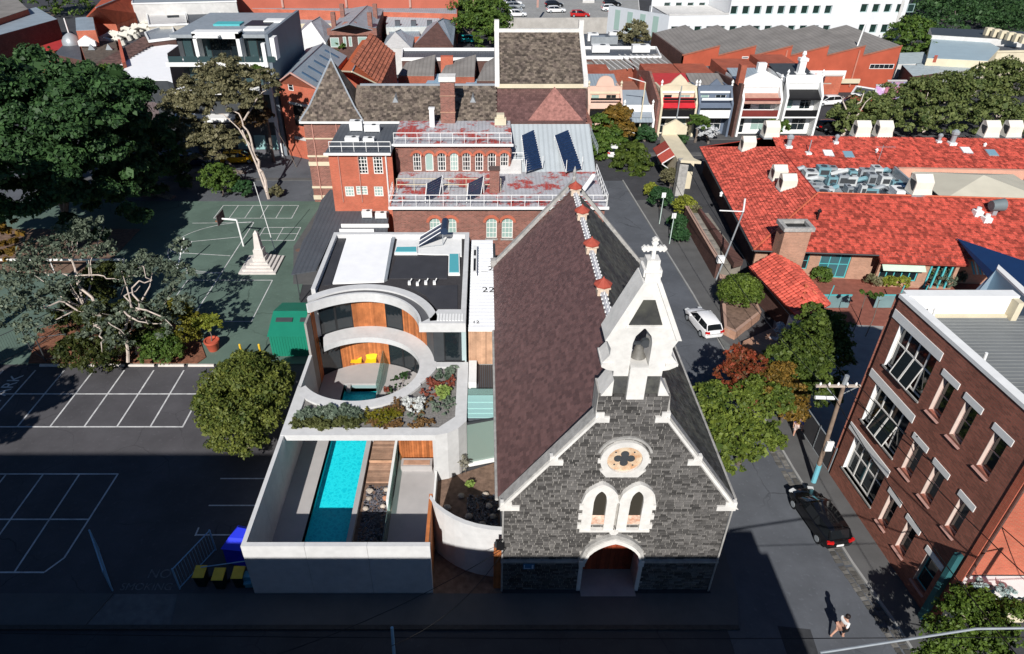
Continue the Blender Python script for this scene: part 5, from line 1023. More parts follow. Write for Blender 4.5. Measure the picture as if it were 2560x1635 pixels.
aw = mat('striped_awning', (.5, .62, .5), .7, .1); MB(Tb).add([(.1, -.05, 2.55), (3.8, -.05, 2.55), (3.8, -.75, 2.1), (.1, -.75, 2.1)], [(0, 1, 2, 3)]).build('awning', aw, rt)
Tg = frame(*rc(19.0, .2), an)
for k in range(10): MB(Tg).ob((.25 + k * .28, -.35, 2.3), (.14 if k % 2 else .15, 1.3, .03), 0, rad(35)).build('awning_slat', mat('pale_slat', (.55, .72, .62), .6) if k % 2 else teal_p, rt)
Tw = frame(*rc(.9, Wn), an - rad(90)); wall(rt, 'west_wall', brick_k, Tw, .3, Wn - 1.2, 0, ZE + .1, .25); MB().path([rc(-.08, .0, ZE - .04), rc(-.08, Wn, ZE - .04)], .08, 5).build('gutter', metal_d, rt); MB().path([rc(0, -.08, ZE - .04), rc(LT, -.08, ZE - .04)], .07, 5).build('gutter', metal_d, rt)
# sunken plant well with ducts
wellf = MB().prism([rc(D + .1, D + .1), rc(LT, D + .1), rc(LT, b0 + 1.6), rc(D + .1, b0 + .05)], 4.2, 4.3).build('plant_deck', metal_g, rt); plain_ = MB()
for a_, b_2 in (((D + .05, D + .05), (D + .05, b0)), ((D + .05, D + .1), (LT, D + .1))):
    p, q = rc(*a_), rc(*b_2); plain_.ob(((p[0] + q[0]) / 2, (p[1] + q[1]) / 2, 5.0), (math.hypot(q[0] - p[0], q[1] - p[1]), .12, 1.5), math.atan2(q[1] - p[1], q[0] - p[0]))
plain_.build('well_wall', mat('pinkish_render', (.55, .36, .28), .8, .08), rt)
MB().path([rc(D, b0 + .02, 4.55), rc(LT, b0 + 1.52, 4.55)], .16, 4).build('box_gutter', white, rt)
q4 = [rc(20, 9), rc(30.5, 9), rc(30.5, 16.5), rc(20, 16.5)]; ctr = rc(25, 12.5, 6.2)
for i in range(4): a, b = q4[i], q4[(i + 1) % 4]; MB().slab([a + (4.9,), b + (4.9,), ctr], .06).build('courtyard_canopy', mat('canopy_cloth', (.5, .47, .38), .8, .06, .6), rt)
pi_ = mat('pink_wall', (.55, .3, .22), .8); MB().prism([rc(18.6, 16.2), rc(32, 16.6), rc(32, 17.0), rc(18.6, 16.6)], 4.3, 5.3).build('courtyard_wall', pi_, rt); MB().prism([rc(31.8, 8.5), rc(32.1, 8.5), rc(32.1, 17), rc(31.8, 17)], 4.3, 5.4).build('courtyard_wall', pi_, rt); MB().prism([rc(18.4, 8.5), rc(18.6, 8.5), rc(18.6, 17), rc(18.4, 17)], 4.3, 5.2).build('courtyard_wall', metal_g, rt)
dz = [metal_g, mat('pale_duct', (.5, .52, .52), .5, .1, 2), mat('teal_duct', (.16, .3, .34), .5, .1, 2)]
R = random.Random(5)
for i in range(36):
    ro_, co_ = divmod(i, 9); a, b = 8.3 + co_ * 1.1 + R.uniform(-.25, .25), 8.6 + ro_ * 2.3 + R.uniform(-.5, .5); lbp = ', %s from the left in the %s row' % (ORD[co_], ('nearest', 'second', 'third', 'farthest')[ro_]); w, d, h = R.uniform(.5, 1.6), R.uniform(.5, 1.4), R.uniform(.4, 1.2); p = rc(a, b); m_ = dz[i % 3]
    if i % 4 == 3: t = single(MB().path([(p[0] - w, p[1], 4.8), (p[0], p[1], 4.9 + h * .4), (p[0] + w * .6, p[1] + d, 4.7)], .24, 8), 'duct_pipe', m_, ('bright', 'pale', 'teal')[i % 3] + ' bent duct in the left plant well' + lbp, 'duct', 'ducts in the left plant well', smooth=True)
    else:
        t = thing('plant_unit', ('bright', 'pale', 'teal')[i % 3] + ' boxy unit in the left plant well' + lbp, 'ventilation unit', (p[0], p[1], 4.3), 'ventilation units in the left plant well'); MB().ob((p[0], p[1], 4.45 + h / 2), (w, d, h), an).build('casing', m_, t)
        MB().ob((p[0], p[1] - d / 2 - .01, 4.45 + h / 2), (w * .7, .03, h * .5), an).build('louvre', metal_d, t); MB().lathe((p[0], p[1], 4.45 + h), [(min(w, d) * .3, 0), (min(w, d) * .3, .06)], 10).build('fan', metal_d, t)
p = rc(16.2, 8.9); t = thing('chiller', 'large white chiller with two round fans at the edge of the left plant well', 'air conditioner', (p[0], p[1], 4.3)); MB().ob((p[0], p[1], 5.2), (2.6, 1.6, 1.5), an).build('casing', white, t)
for s in (-.6, .6): MB().lathe((p[0] + s, p[1] + .1, 5.95), [(.38, 0), (.38, .04)], 14).build('fan', metal_d, t); MB().ob((p[0] + s, p[1] - .83, 5.2), (.9, .03, .8), an).build('louvre', metal_d, t)
for i in range(14):
    p = rc(33.3 + (i % 7) * 1.7 + R.uniform(-.3, .3), 10.5 + (i // 7) * 3.8 + R.uniform(-1, 1)); t = single(MB().ob((p[0], p[1], 4.8), (R.uniform(.8, 2.2), R.uniform(.6, 1.2), R.uniform(.5, .9)), an + R.uniform(-.3, .3)).tube((p[0] - .5, p[1], 5.0), (p[0] + .9, p[1] + .2, 5.1), .3, 10), 'duct_box', dz[2 if i % 3 else 0], 'duct box in the right plant well, %s from the left in the %s row' % (ORD[i % 7], ('near', 'far')[i // 7]), 'duct', 'ducts in the right plant well', smooth=True)
# cowls, flues and skylights sitting on the tiles
def slope_z(u, v, which):
    z = 4.5
    for _ in range(15):
        x, y = g(u, v, z); a = (x - F0[0]) * U[0] + (y - F0[1]) * U[1]; b = (x - F0[0]) * Wd[0] + (y - F0[1]) * Wd[1]
        z = ZE + (ZR - ZE) * b / D if which == 'f' else ZE + (ZR - ZE) * a / D if which == 'w' else 4.6 + (ZB - 4.6) * (b - b0 - (a - D) * .038) / 6.1
    return x, y, z
def cowl(u, v, which, s, lb, rot=0):
    x, y, z = slope_z(u, v, which); t = thing('air_cowl', lb, 'vent', (x, y, z - .2)); M = frame(x, y, rot)
    MB(M).add([(-.8 * s, -.6 * s, z - .3), (.8 * s, -.6 * s, z - .3), (.8 * s, .6 * s, z - .1), (-.8 * s, .6 * s, z - .1), (-.7 * s, -.5 * s, z + .35 * s), (.7 * s, -.5 * s, z + .35 * s), (.7 * s, .5 * s, z + 1.3 * s), (-.7 * s, .5 * s, z + 1.3 * s), (-.7 * s, -.5 * s, z + .9 * s), (.7 * s, -.5 * s, z + .9 * s), (-.7 * s, .1 * s, z + 1.4 * s), (.7 * s, .1 * s, z + 1.4 * s)], [(0, 1, 5, 4), (1, 2, 6, 5), (2, 3, 7, 6), (3, 0, 4, 7), (4, 5, 9, 8), (8, 9, 11, 10), (10, 11, 6, 7), (4, 8, 10, 7), (5, 6, 11, 9)]).build('hood', mat('cream_cowl', (.66, .63, .55), .6, .06), t)
    MB(M).box(-.71 * s - .03, -.71 * s, -.4 * s, .35 * s, z + .1, z + .95 * s).build('louvre', metal_d, t); MB(M).box(-.82 * s, .82 * s, -.62 * s, .62 * s, z - .28, z - .1).build('flashing', metal_g, t)
cowl(1868, 372, 'w', 1.05, 'cream air cowl high on the north-west corner of the red roof'); cowl(1945, 445, 'w', 1.0, 'cream air cowl at the left edge of the plant well, farther of two'); cowl(1966, 470, 'w', 1.05, 'cream air cowl at the left edge of the plant well, nearer of two'); cowl(2290, 495, 'f', 1.2, 'cream air cowl standing on the front ridge of the red roof')
for u, lb in ((1925, 'cream cowl on the far ridge just right of the white terrace wall'), (2150, 'cream cowl on the far ridge, left of the pair by the pale gable'), (2205, 'cream cowl on the far ridge, right of the pair by the pale gable'), (2470, 'cream cowl on the far ridge, left one at the right edge of the roof'), (2525, 'cream cowl on the far ridge, rightmost at the edge of the roof')): cowl(u, 338, 'b', 1.15, lb)
x, y, z = slope_z(2480, 540, 'f'); t = thing('roof_cowl', 'dark grey rounded cowl on the lower right of the red roof', 'vent', (x, y, z)); MB().tube((x - .5, y, z + .9), (x + .6, y, z + 1.0), .48, 12, .6).build('drum', mat('slate_grey_metal', (.14, .17, .18), .5, .1), t, smooth=True); MB().box(x - .2, x + .2, y - .2, y + .2, z - .1, z + .5).build('neck', metal_g, t)
for u, v, lb in ((2440, 540, 'white box vent, left of the two by the dark cowl'), (2463, 555, 'white box vent, right of the two by the dark cowl')): x, y, z = slope_z(u, v, 'f'); single(MB().box(x - .35, x + .35, y - .35, y + .35, z - .15, z + .45).tube((x, y, z + .4), (x, y, z + .75), .2, 8), 'box_vent', white, lb, 'vent')
for u, v, k_, lb in ((1970, 370, 1, 'cylindrical metal flue on the rear slope nearest the left plant well'), (2088, 360, .7, 'small white topped flue in the middle of the rear slope'), (2345, 358, .7, 'small pale flue beside the tall grey flue on the rear slope'), (2378, 362, 1.1, 'tall grey metal flue on the rear slope')):
    x, y, z = slope_z(u, v, 'b'); t = thing('metal_flue', lb, 'flue', (x, y, z)); MB().box(x - .35 * k_, x + .35 * k_, y - .35 * k_, y + .35 * k_, z - .2, z + .3).build('base', white, t); MB().tube((x, y, z + .3), (x, y, z + 1.1 * k_), .25 * k_, 10).lathe((x, y, z + 1.1 * k_), [(.38 * k_, 0), (.38 * k_, .25 * k_), (.15 * k_, .45 * k_)], 10).build('pipe', metal_g, t)
for u, v, m_, lb in ((2070, 385, white, 'white square skylight on the rear red slope above the well'), (2120, 388, glassmat('bluish_skylight', (.2, .34, .42), .15), 'tall bluish skylight on the rear red slope'), (2415, 378, white, 'white square skylight near the tall grey flue'), (2478, 384, glassmat('bluish_skylight', (.2, .34, .42), .15), 'bluish skylight at the right end of the rear slope')):
    x, y, z = slope_z(u, v, 'b'); t = thing('skylight', lb, 'skylight', (x, y, z)); MB().ob((x, y, z + .06), (1.1, 1.25, .14), an, rad(13)).build('kerb', metal_g, t); MB().ob((x, y, z + .15), (.98, 1.12, .03), an, rad(13)).build('pane', m_, t)
x, y, z = slope_z(2020, 385, 'b'); t = thing('vent_pipe', 'thin pipe vent on a white base on the rear red slope', 'vent', (x, y, z)); MB().tube((x, y, z), (x, y, z + 1.6), .06, 6).build('pipe', metal_g, t); MB().box(x - .3, x + .3, y - .3, y + .3, z - .15, z + .2).build('base', white, t)
x, y, z = slope_z(2195, 405, 'b'); mb = MB().tube((x, y, z), (x, y, z + 1.9), .03, 5)
for k in range(6): mb.tube((x - .6 + k * .35, y - .25, z + 1.7), (x - .6 + k * .35, y + .25, z + 1.7), .018, 4)
mb.tube((x - .8, y, z + 1.7), (x + 1.4, y, z + 1.7), .018, 4); single(mb, 'antenna', metal_g, 'comb-shaped television antenna at the edge of the rear red slope', 'antenna')
for u, v, w_2, lb in ((1802, 490, 'w', 'small white vent low on the western red slope'), (2190, 382, 'b', 'small white vent right of the bluish skylight'), (2460, 368, 'b', 'small white vent between the right skylights')):
    x, y, z = slope_z(u, v, w_2); single(MB().lathe((x, y, z), [(.14, 0), (.14, .3), (.2, .32), (.05, .5)], 8), 'roof_vent', white, lb, 'vent')
x, y, z = slope_z(2042, 552, 'f'); t = thing('pipe_flue', 'black pipe flue on the front red slope by the brick chimney', 'flue', (x, y, z)); MB().tube((x, y, z - .1), (x, y, z + .9), .08, 8).build('pipe', black_m, t); MB().lathe((x, y, z + .9), [(.2, 0), (.2, .12), (.03, .3)], 10).build('cap', black_m, t)
# brick chimney on the front
a, b = py(1945, 620, 54.2)[0], py(1992, 620, 54.2)[0] + .5; t = MB().prism([(a - .1, 53.5), (b, 53.45), (b, 55.0), (a - .1, 55.1)], 0, 5.9).build('chimney', brick_t, rt)
m = MB(); m.box(a - .3, b + .2, 53.3, 53.6, 5.9, 6.25).box(a - .3, b + .2, 54.9, 55.2, 5.9, 6.25).box(a - .3, a + .05, 53.6, 54.9, 5.9, 6.25).box(b - .15, b + .2, 53.6, 54.9, 5.9, 6.25); m.build('chimney_cap', stone_w, t); MB().box(a - .05, b - .1, 53.55, 54.95, 5.8, 5.95).build('flue_opening', black_m, t)
MB().tube((b + .15, 54, 3.2), (b + .15, 54, 5.9), .07, 6).build('downpipe', white, rt)
# small tiled gatehouse roof in front
gh = thing('tiled_gatehouse', 'small brick gatehouse with bright red hipped tile roof beside the footpath', 'gatehouse', (25.3, 48.5, 0)); ze, zr = 2.7, 3.9
P = [g3(1872, 668, ze), g3(1992, 662, ze), g3(2075, 762, ze), g3(2000, 800, ze)]; r1 = g3(1935, 640, zr); r2 = g3(2030, 735, zr)
E1, E2, E3, E4 = P; ra = ((E1[0] + E2[0]) / 2, E1[1] + .3, zr); rb = ((E3[0] + E4[0]) / 2 - .2, (E3[1] + E4[1]) / 2 + 2.2, zr)
gr_ = MB().slab([E1, ra, rb, E4], .08).slab([ra, E2, E3, rb], .08).slab([rb, E3, E4], .08).build('roof', red_f, gh)
def tri_tiles(parent, P0, P1, top, name='roof_tile', lim=300, tw=.36, th=.4):
    O = Vector(P0); Uv = Vector(P1) - O; n = Uv.cross(Vector(top[0]) - O)
    Vv = n.cross(Uv); Vv = Vv if Vv.z > 0 else -Vv; Uu = Uv.normalized(); Vu = Vv.normalized()
    poly = [((Vector(q) - O).dot(Uu), (Vector(q) - O).dot(Vu)) for q in [P0, P1] + list(top)]
    sh = min(p[0] for p in poly); O2 = O + Uu * sh; poly = [(p[0] - sh, p[1]) for p in poly]
    if Uu.cross(Vu).z < 0: Uu = -Uu; O2 = O + Uv.normalized() * max(p[0] for p in [((Vector(q) - O).dot(Uv.normalized()), 0) for q in [P0, P1] + list(top)]); mxx = max(p[0] for p in poly); poly = [(mxx - p[0], p[1]) for p in poly]
    tiles(parent, name, tuple(O2 + Vector((0, 0, .03))), Uu, Vu, max(p[0] for p in poly), max(p[1] for p in poly), tw, th, mat('gate_tile', (.58, .105, .07), .65, .22, 4, island=.3), poly=poly, limit=lim, kind='pan', thick=.05, tilt=.1)
tri_tiles(gr_, E1, E4, [rb, ra], lim=140); tri_tiles(gr_, E3, E2, [ra, rb], lim=90); tri_tiles(gr_, E4, E3, [rb], lim=40)
MB().path([ra, rb, E4], .08, 5).path([rb, E3], .08, 5).build('ridge_tiles', mat('hip_terracotta', (.5, .12, .06)), gh)
MB().prism([(E1[0] + .5, E1[1] - .3), (E2[0] - .5, E2[1] - .3), (E3[0] - .6, E3[1] + 1.2), (E4[0] + .5, E4[1] + 1.6)], 0, ze - .05).build('wall', brick_k, gh)
MB().prism([(E4[0] + .05, E4[1] + .1), (E4[0] + .75, E4[1] + .5), (E4[0] + .75, E4[1] + 2.2), (E4[0] + .05, E4[1] + 1.9)], 0, 1.9).build('white_screen', white, gh)
# western porch awnings and parapet tower at the far corner
po = thing('corner_porch', 'cream porch tower with two small striped red awnings at the street corner', 'porch', (23.2, 79, 0)); MB().box(22.6, 24.6, 77, 86, 0, 3.6).build('wall', cream, po); MB().vprism([(22.7, 3.6), (25.8, 3.6), (25.8, 4.6), (24.25, 5.5), (22.7, 4.6)], 86, 86.4).build('parapet', cream, po)
for y_ in (82.5, 79.8): MB().slab([(21.2, y_ - 1.2, 2.6), (22.6, y_ - 1.2, 3.6), (22.6, y_ + 1.2, 3.6), (21.2, y_ + 1.2, 2.6)], .08).build('awning', terracotta, po); MB().path([(21.25, y_ - 1.25, 2.55), (22.6, y_ - 1.25, 3.5)], .07, 4).path([(21.25, y_ - 1.25, 2.5), (22.6, y_ - 1.2, 1.6)], .06, 4).build('bracket', white, po)
MB().box(22.3, 23.3, 74.8, 75.9, 0, 4.2).build('pier', stone_w, po); MB().prism([(22.2, 74.4), (24.4, 74.0), (23.3, 76.1)], 4.2, 4.5).build('cap', cream, po)
# low walls and planters along the footpath
lw = thing('planter_wall', 'long brown brick planter wall with timber-capped ramp beside the footpath', 'wall', (21.5, 54, 0))
MB().prism([(21.45, 55.4), (21.75, 55.4), (21.75, 67.5), (21.45, 67.5)], 0, 1.9).build('wall', brick_k, lw)
MB().prism([(21.75, 55.6), (24.2, 56.6), (24.0, 67.5), (21.75, 67.5)], 0, [1.0, 1.2, 1.2, 1.2], True).build('ramp', mat('grey_ramp', (.22, .2, .17), .9, .2, 1.5, bump=.3), lw)
for k in range(18): MB().box(21.8, 22.75, 56.2 + k * .62, 56.75 + k * .62, 1.2 + .002 * k, 1.27 + .002 * k).build('capping_slab', mat('capping', (.24, .22, .19), .9, .2, 2, island=.2), lw)
MB().prism([(23.0, 55.4), (24.0, 55.9), (23.6, 60), (23.1, 67.5), (22.9, 67.5)], 1.2, 1.75).build('inner_wall', brick_k, lw); MB().box(21.4, 21.8, 55.3, 67.6, 1.9, 1.98).build('coping', brick_t, lw)
lb_ = thing('brick_planter', 'triangular brick planter beside the round bush and white car', 'planter', (21, 50, 0)); MB().prism([(19.6, 46.2), (20.3, 45.4), (23.4, 48.5), (23.8, 54), (22.0, 54.8), (21.7, 55.0)], 0, .85).build('wall', brick_t, lb_); MB().prism([(19.85, 46.3), (20.3, 45.8), (23.2, 48.6), (23.5, 53.6), (22.0, 54.4)], .85, .9).build('soil', dirt, lb_)
MB().prism([(20.6, 44.4), (21.6, 42.5), (24.6, 44.2), (24.4, 46.8)], 0, .7).build('low_wall', brick_t, lb_)
# courtyard between gatehouse and complex
struct(MB().prism([(24.6, 48.5), (48, 46), (48, 54.3), (25.8, 56.1)], -.02, .06), 'brick_paving', mat('red_paving', (.24, .085, .06), .9, .2, 2, bump=.2))
struct(MB().prism([(22.2, 31.2), (48, 31.2), (48, 46), (24.6, 48.4), (22.0, 42)], -.02, .05), 'yard_paving', conc_d)
fe = thing('teal_fence', 'teal pool-style fence across the brick paved yard', 'fence', (33, 50.4, 0))
for a, b in ((28.2, 31.7), (33.9, 37.9)):
    MB().box(a, b, 50.3, 50.33, .1, 1.35).build('fence_panel', mat('pale_teal_mesh', (.16, .25, .26), .5), fe); MB().box(a, b, 50.26, 50.37, 1.35, 1.43).build('rail', teal_p, fe)
for x in (29.6, 35.6, 37.6): MB().tube((x, 50.2, 0), (x + .2, 50.2, 2.4), .05, 6).build('post', teal_p, fe)
sh_ = thing('green_umbrella', 'flat green shade square in the yard behind the brick building', 'shade', (37.8, 48.5, 0)); MB().box(37.6, 40.4, 47.2, 49.6, 2.2, 2.3).build('top', mat('green_canvas', (.05, .2, .1), .7), sh_); MB().tube((39, 48.4, 0), (39, 48.4, 2.2), .05, 6).build('post', metal_d, sh_)
ss = thing('shade_sail', 'dark blue triangular shade sail hung over the yard beyond the brick building', 'shade sail', (40, 50, 0)); a, b, c_ = g3(2393, 596, 4.2), g3(2600, 665, 5.2), g3(2490, 720, 3.4); d_ = g3(2600, 790, 4)
MB().slab([a, b, d_, c_], .03).build('cloth', mat('navy_sailcloth', (.006, .03, .1), .7, .08), ss); MB().tube((a[0], a[1], 3), (a[0], a[1], 4.2), .05, 6).tube((c_[0], c_[1], 0), c_, .06, 6).build('mast', metal_d, ss)
bl = thing('blue_wall_building', 'blue-grey rendered wall and slit windows behind the brick building', 'building', (38, 44, 0)); p0, p1 = g(2490, 675, 7), g(2585, 765, 7); MB().prism([p0, p1, (p1[0] + .5, p1[1] + .3), (p0[0] + .4, p0[1] + .5)], 0, 7).build('wall', mat('blue_render', (.3, .4, .48), .7, .06, .5), bl)
q0 = g(2440, 735, 5.5); MB().prism([q0, p0, (p0[0] + .3, p0[1] + .3), (q0[0] + .2, q0[1] + .5)], 0, [5.5, 7, 7, 5.5]).build('side_wall', mat('blue_render', (0, 0, 0)), bl)
MB().prism([p0, p1, (p1[0] + .6, p1[1] + .4), (p0[0] + .5, p0[1] + .6)], 7, 7.15).build('coping', white, bl)
# ================================================================ BACKGROUND BUILDINGS
# building across the street, below the camera: it throws the long shade on the foreground
op = thing('street_block', 'tall rendered block across the front street, out of view below', 'building', (-30, 0, 0))
T = frame(-62, 4.0, 0)
plain('wall', conc_d, op, (-62, -19.2, -14, 4.0, 0, 20.4), (-19.19, 11.2, -14, 4.0, 0, 15.92), (11.2, 11.9, -14, 4.0, 0, 14.8))
for k in range(20): MB().box(-60 + k * 3.5, -58.6 + k * 3.5, 4.0, 4.06, 9, 11).build('window', glass, op)
# ---- far left sheds and red roofs
t, P = block('grey_shed', 'long grey metal shed with dark red walls at the top left', [(-80, 108), (143, 47), (90, 17), (-80, 60)], 8, brick_k, zinc_y, par=.1)
t, P = block('rear_shed', 'pale ribbed shed roof behind the long grey shed', [(-80, 72), (70, 22), (40, -6), (-80, 0)], 9, brick_r, fibro, par=.1)
t, P = roofed('terracotta_hall', 'orange brick hall with long terracotta hip roof near the top left', (240, 20), (318, -12), (290, 60), (362, 36), (200, 58), (262, -10), 11, 7.5, brick_o, mat('orange_roof', (.36, .07, .03), .8, .25, 1))
t, P = block('stair_block', 'brick stair block with pale grey roof on the orange brick hall', [(190, 76), (238, 74), (232, 40), (188, 44)], 9, brick_o, zinc, par=.08); MB().vprism([(P[0][0], 6.6), (P[1][0], 6.6), (P[1][0], 7.4), ((P[0][0] + P[1][0]) / 2, 8.3), (P[0][0], 7.4)], P[0][1] - .6, P[0][1] - .2).build('pediment', white, t)
t, P = block('red_lean_to', 'low lean-to with bright red metal roof beside the dome vent', [(82, 120), (135, 128), (190, 108), (165, 92)], 4.5, brick_r, mat('red_metal', (.42, .04, .04), .6, .1), par=.06)
t, P = block('dark_lean_to', 'dark grey lean-to roof left of the brown slate roof', [(135, 135), (205, 150), (196, 100), (160, 110)], 5, brick_k, grey_roof, par=.06)
c_ = g(178, 103, 5.5); t = thing('dome_vent', 'shiny metal dome vent with a spike by the brown slate roof', 'vent', (c_[0], c_[1], 5)); MB().lathe((c_[0], c_[1], 5), [(1.6, 0), (1.55, .7), (1.1, 1.4), (.5, 1.8), (.1, 2)], 16).build('dome', metal_g, t, smooth=True); MB().tube((c_[0], c_[1], 7), (c_[0], c_[1], 9.4), .12, 5).build('spike', white, t)
t, P = block('slate_house', 'house with a broad brown slate roof slope behind the big tree', [(222, 172), (302, 160), (288, 97), (196, 98)], 6.3, brick_r, slate_old, par=.02)
tiles(t, 'roof_slate', (P[0][0], P[0][1], 6.38), (1, 0, 0), (0, 1, .02), P[1][0] - P[0][0], P[3][1] - P[0][1], .7, .6, mat('brown_slate', (.12, .07, .06), .8, .3, 2, island=.35), limit=0, thick=.03, tilt=.04)
for u in (228, 272): c_ = g(u, 122, 6.6); MB().add([(c_[0] - .6, c_[1], 6.4), (c_[0] + .6, c_[1], 6.4), (c_[0], c_[1], 7.4), (c_[0], c_[1] + 1.4, 6.5)], [(0, 1, 2), (0, 2, 3), (1, 3, 2)]).build('roof_vent', metal_g, t)
t, P = block('party_wall', 'narrow red brick party wall right of the brown slate roof', [(305, 158), (314, 155), (300, 98), (294, 98)], 7.2, brick_o, brick_o, par=.05, cat='wall')
t, P = block('duct_deck', 'small flat deck crowded with white ducts behind the white roof', [(318, 128), (385, 105), (372, 48), (255, 72)], 5.5, brick_k, mat('deck_dark', (.06, .06, .07)), par=.1)
R = random.Random(9)
for k in range(13):
    u = 264 + k * 9.2; v = 112 - (u - 262) * .42 + R.uniform(-14, 8); c_ = g(u, v, 6.0); k_ = R.uniform(.8, 1.5)
    single(MB().path([(c_[0] - 1.4 * k_, c_[1], 5.8), (c_[0], c_[1] + .2, 6.6), (c_[0] + 1.2 * k_, c_[1], 6.3), (c_[0] + 1.4 * k_, c_[1], 5.5)], .42, 7), 'roof_duct', mat('cream_duct', (.62, .6, .53), .6, .08), 'cream bent duct on the crowded deck, %s from the left' % ORD[k], 'duct', 'cream ducts on the deck', smooth=True)
t, P = block('dark_brick_store', 'dark brown brick block with white coping left of the modern apartments', [(372, 100), (438, 92), (428, 58), (362, 80)], 7.5, brick_k, metal_g, par=.4)
t, P = block('cream_offices', 'pale cream flat office with panelled walls near the top left centre', [(372, 62), (470, 58), (455, 8), (362, 12)], 8, mat('cream_panels', (.45, .42, .36), .8, .06), conc, par=.3); pwins(t, P[0], P[1], [(418, 26 + 12, 448, 44)], 4, 1, frame_d)
t, P = block('navy_tank_house', 'dark blue-grey plant building beside the cream offices', [(470, 60), (560, 55), (540, 8), (462, 14)], 8, mat('navy_wall', (.06, .08, .11), .6), grey_roof, par=.3)
t, P = block('back_offices', 'flat-roofed pale block at the very top, left of centre', [(330, 8), (590, 2), (580, -25), (330, -20)], 10, conc, metal_g, par=.2)
# ---- white flat roofed house with deck
t, P = block('white_roof_house', 'flat white-roofed house with timber deck and dark glass below', [(278, 200), (418, 201), (432, 206), (418, 133), (447, 112), (383, 110), (250, 184)], 6.4, metal_d, mat('white_membrane', (.9, .9, .9), .5, .03), par=.06)
MB().prism([g(*p, 3.4) for p in ((312, 256), (428, 250), (430, 222), (300, 225))], 0, 3.4).build('deck', mat('deck_grey', (.13, .12, .13), .8, .1), t)
f_, T_, L_ = fpl(g(312, 256, 3.4), g(425, 252, 3.4)); tw = MB(T_).box(-4, L_, -.02, .05, -.0, 3.3).build('timber_wall', mat('purple_timber', (.13, .1, .1), .8, .2, 2), t)
for k in range(10): MB(T_).box(-3.9 + k * 1.3, -3.9 + k * 1.3 + 1.2, -.06, -.02, .1, 3.2).build('cladding_panel', mat('purple_timber', (0, 0, 0)), tw)
for s in (2.4, 4.4): MB(T_).box(s, s + .45, -.09, -.05, .4, 2.7).build('slot_window', metal_d, t)
MB(T_).box(6.0, 7.9, -.1, -.04, .5, 2.4).build('window', glassmat('bluish_skylight', (.2, .34, .42)), t); railing(t, g(300, 252, 3.4), g(428, 247, 3.4), 3.4, 1.0, metal_d, 8)
for u, v, lb in ((326, 236, 'pale outdoor sofa at the left end of the timber deck'), (385, 228, 'small white outdoor table at the back of the timber deck'), (398, 240, 'white outdoor table and bench at the right end of the timber deck')): c_ = g(u, v, 3.4); tt = thing('deck_furniture', lb, 'outdoor furniture', (c_[0], c_[1], 3.4)); MB().box(c_[0] - .9, c_[0] + .9, c_[1] - .4, c_[1] + .4, 3.8, 3.9).build('top', white, tt); MB().box(c_[0] - .8, c_[0] - .7, c_[1] - .3, c_[1] + .3, 3.4, 3.8).box(c_[0] + .7, c_[0] + .8, c_[1] - .3, c_[1] + .3, 3.4, 3.8).build('leg', metal_g, tt)
# ---- modern apartments
ap_ = thing('apartment_block', 'modern dark apartment block with white frames, balconies and grey side wall', 'apartments', (-30, 92, 0)); YA = 88.5
X = lambda u, v=150: py(u, v, YA)[0]; Zz = lambda v: py(550, v, YA)[1]
xa, xb = X(440), X(668, 130); ztop = Zz(98)
plain('core', metal_d, ap_, (xa, xb, YA + 1.6, 104, 0, ztop - .1)); MB().box(xa - .5, xb + .4, YA + .9, 104.5, ztop - .05, ztop + .35).build('roof', metal_g, ap_)
sw = MB().box(xb + .1, xb + .5, YA - .3, 105, 0, ztop + .6).build('side_wall', mat('grey_render', (.17, .2, .23), .7, .06, .5), ap_)
x0, x1 = X(487, 120), X(603, 120); z0, z1 = Zz(150), Zz(88)
m = MB(); m.box(x0, x0 + .45, YA - .1, YA + 1.6, z0, z1 + .2).box(x1 - .45, x1, YA - .1, YA + 1.6, z0, z1 + .2).box(x0, x1, YA - .1, YA + 1.6, z1 - .4, z1 + .35); m.build('white_portal', white, ap_)
MB().box(x1 + 3.3, x1 + 4.2, YA - .1, YA + 1.5, z0, z1 - .3).build('white_pier', white, ap_)
for z, a, b in ((z0 - .7, xa - 1.2, xb), (z0 - 4.1, xa - 1, xb), (z0 - 7.6, xa, xb)): MB().box(a, b, YA - .4, YA + 1.7, z, z + .5).build('balcony_slab', white, ap_)
MB().box(xb - .5, xb - .05, YA - .5, YA + .2, 0, z0 + 2.0).build('white_column', white, ap_)
for k in range(9):
    a = xa + .6 + k * (xb - xa - 1) / 9; 
    for zz in (z0, z0 - 3.5): f = MB().box(a, a + .08, YA + 1.5, YA + 1.6, zz, zz + 2.6).build('glazing_bar', frame_d, ap_); MB().box(a + .1, a + (xb - xa - 1) / 9 - .05, YA + 1.53, YA + 1.56, zz + .1, zz + 2.6).build('glass_panel', glassmat('balcony_glass', (.04, .07, .075), .12) if k in (0, 2, 6, 7) else glass, f)
for k in range(7): MB().box(xa - .8 + k * 1.9, xa + .95 + k * 1.9, YA - .36, YA - .33, z0 - .2, z0 + .5).build('balustrade', MATS['balcony_glass'], ap_)
plain('lower_storey', mat('lower_grey', (.1, .1, .11), .7), ap_, (xa, xb, YA + .3, YA + 1.59, 0, z0 - 7.6))
for k in range(6): MB().box(xa + .8 + k * 2.3, xa + 2.3 + k * 2.3, YA + .22, YA + .3, .7, 2.6).build('ground_window', glassmat('aqua_window', (.3, .5, .5), .15), ap_)
for (a, b, c, d) in ((620, 45, 690, 68), (560, 60, 610, 80), (655, 40, 700, 60)):
    q = g((a + b) / 2 + 280, (c + d) / 2 - 5, ztop)
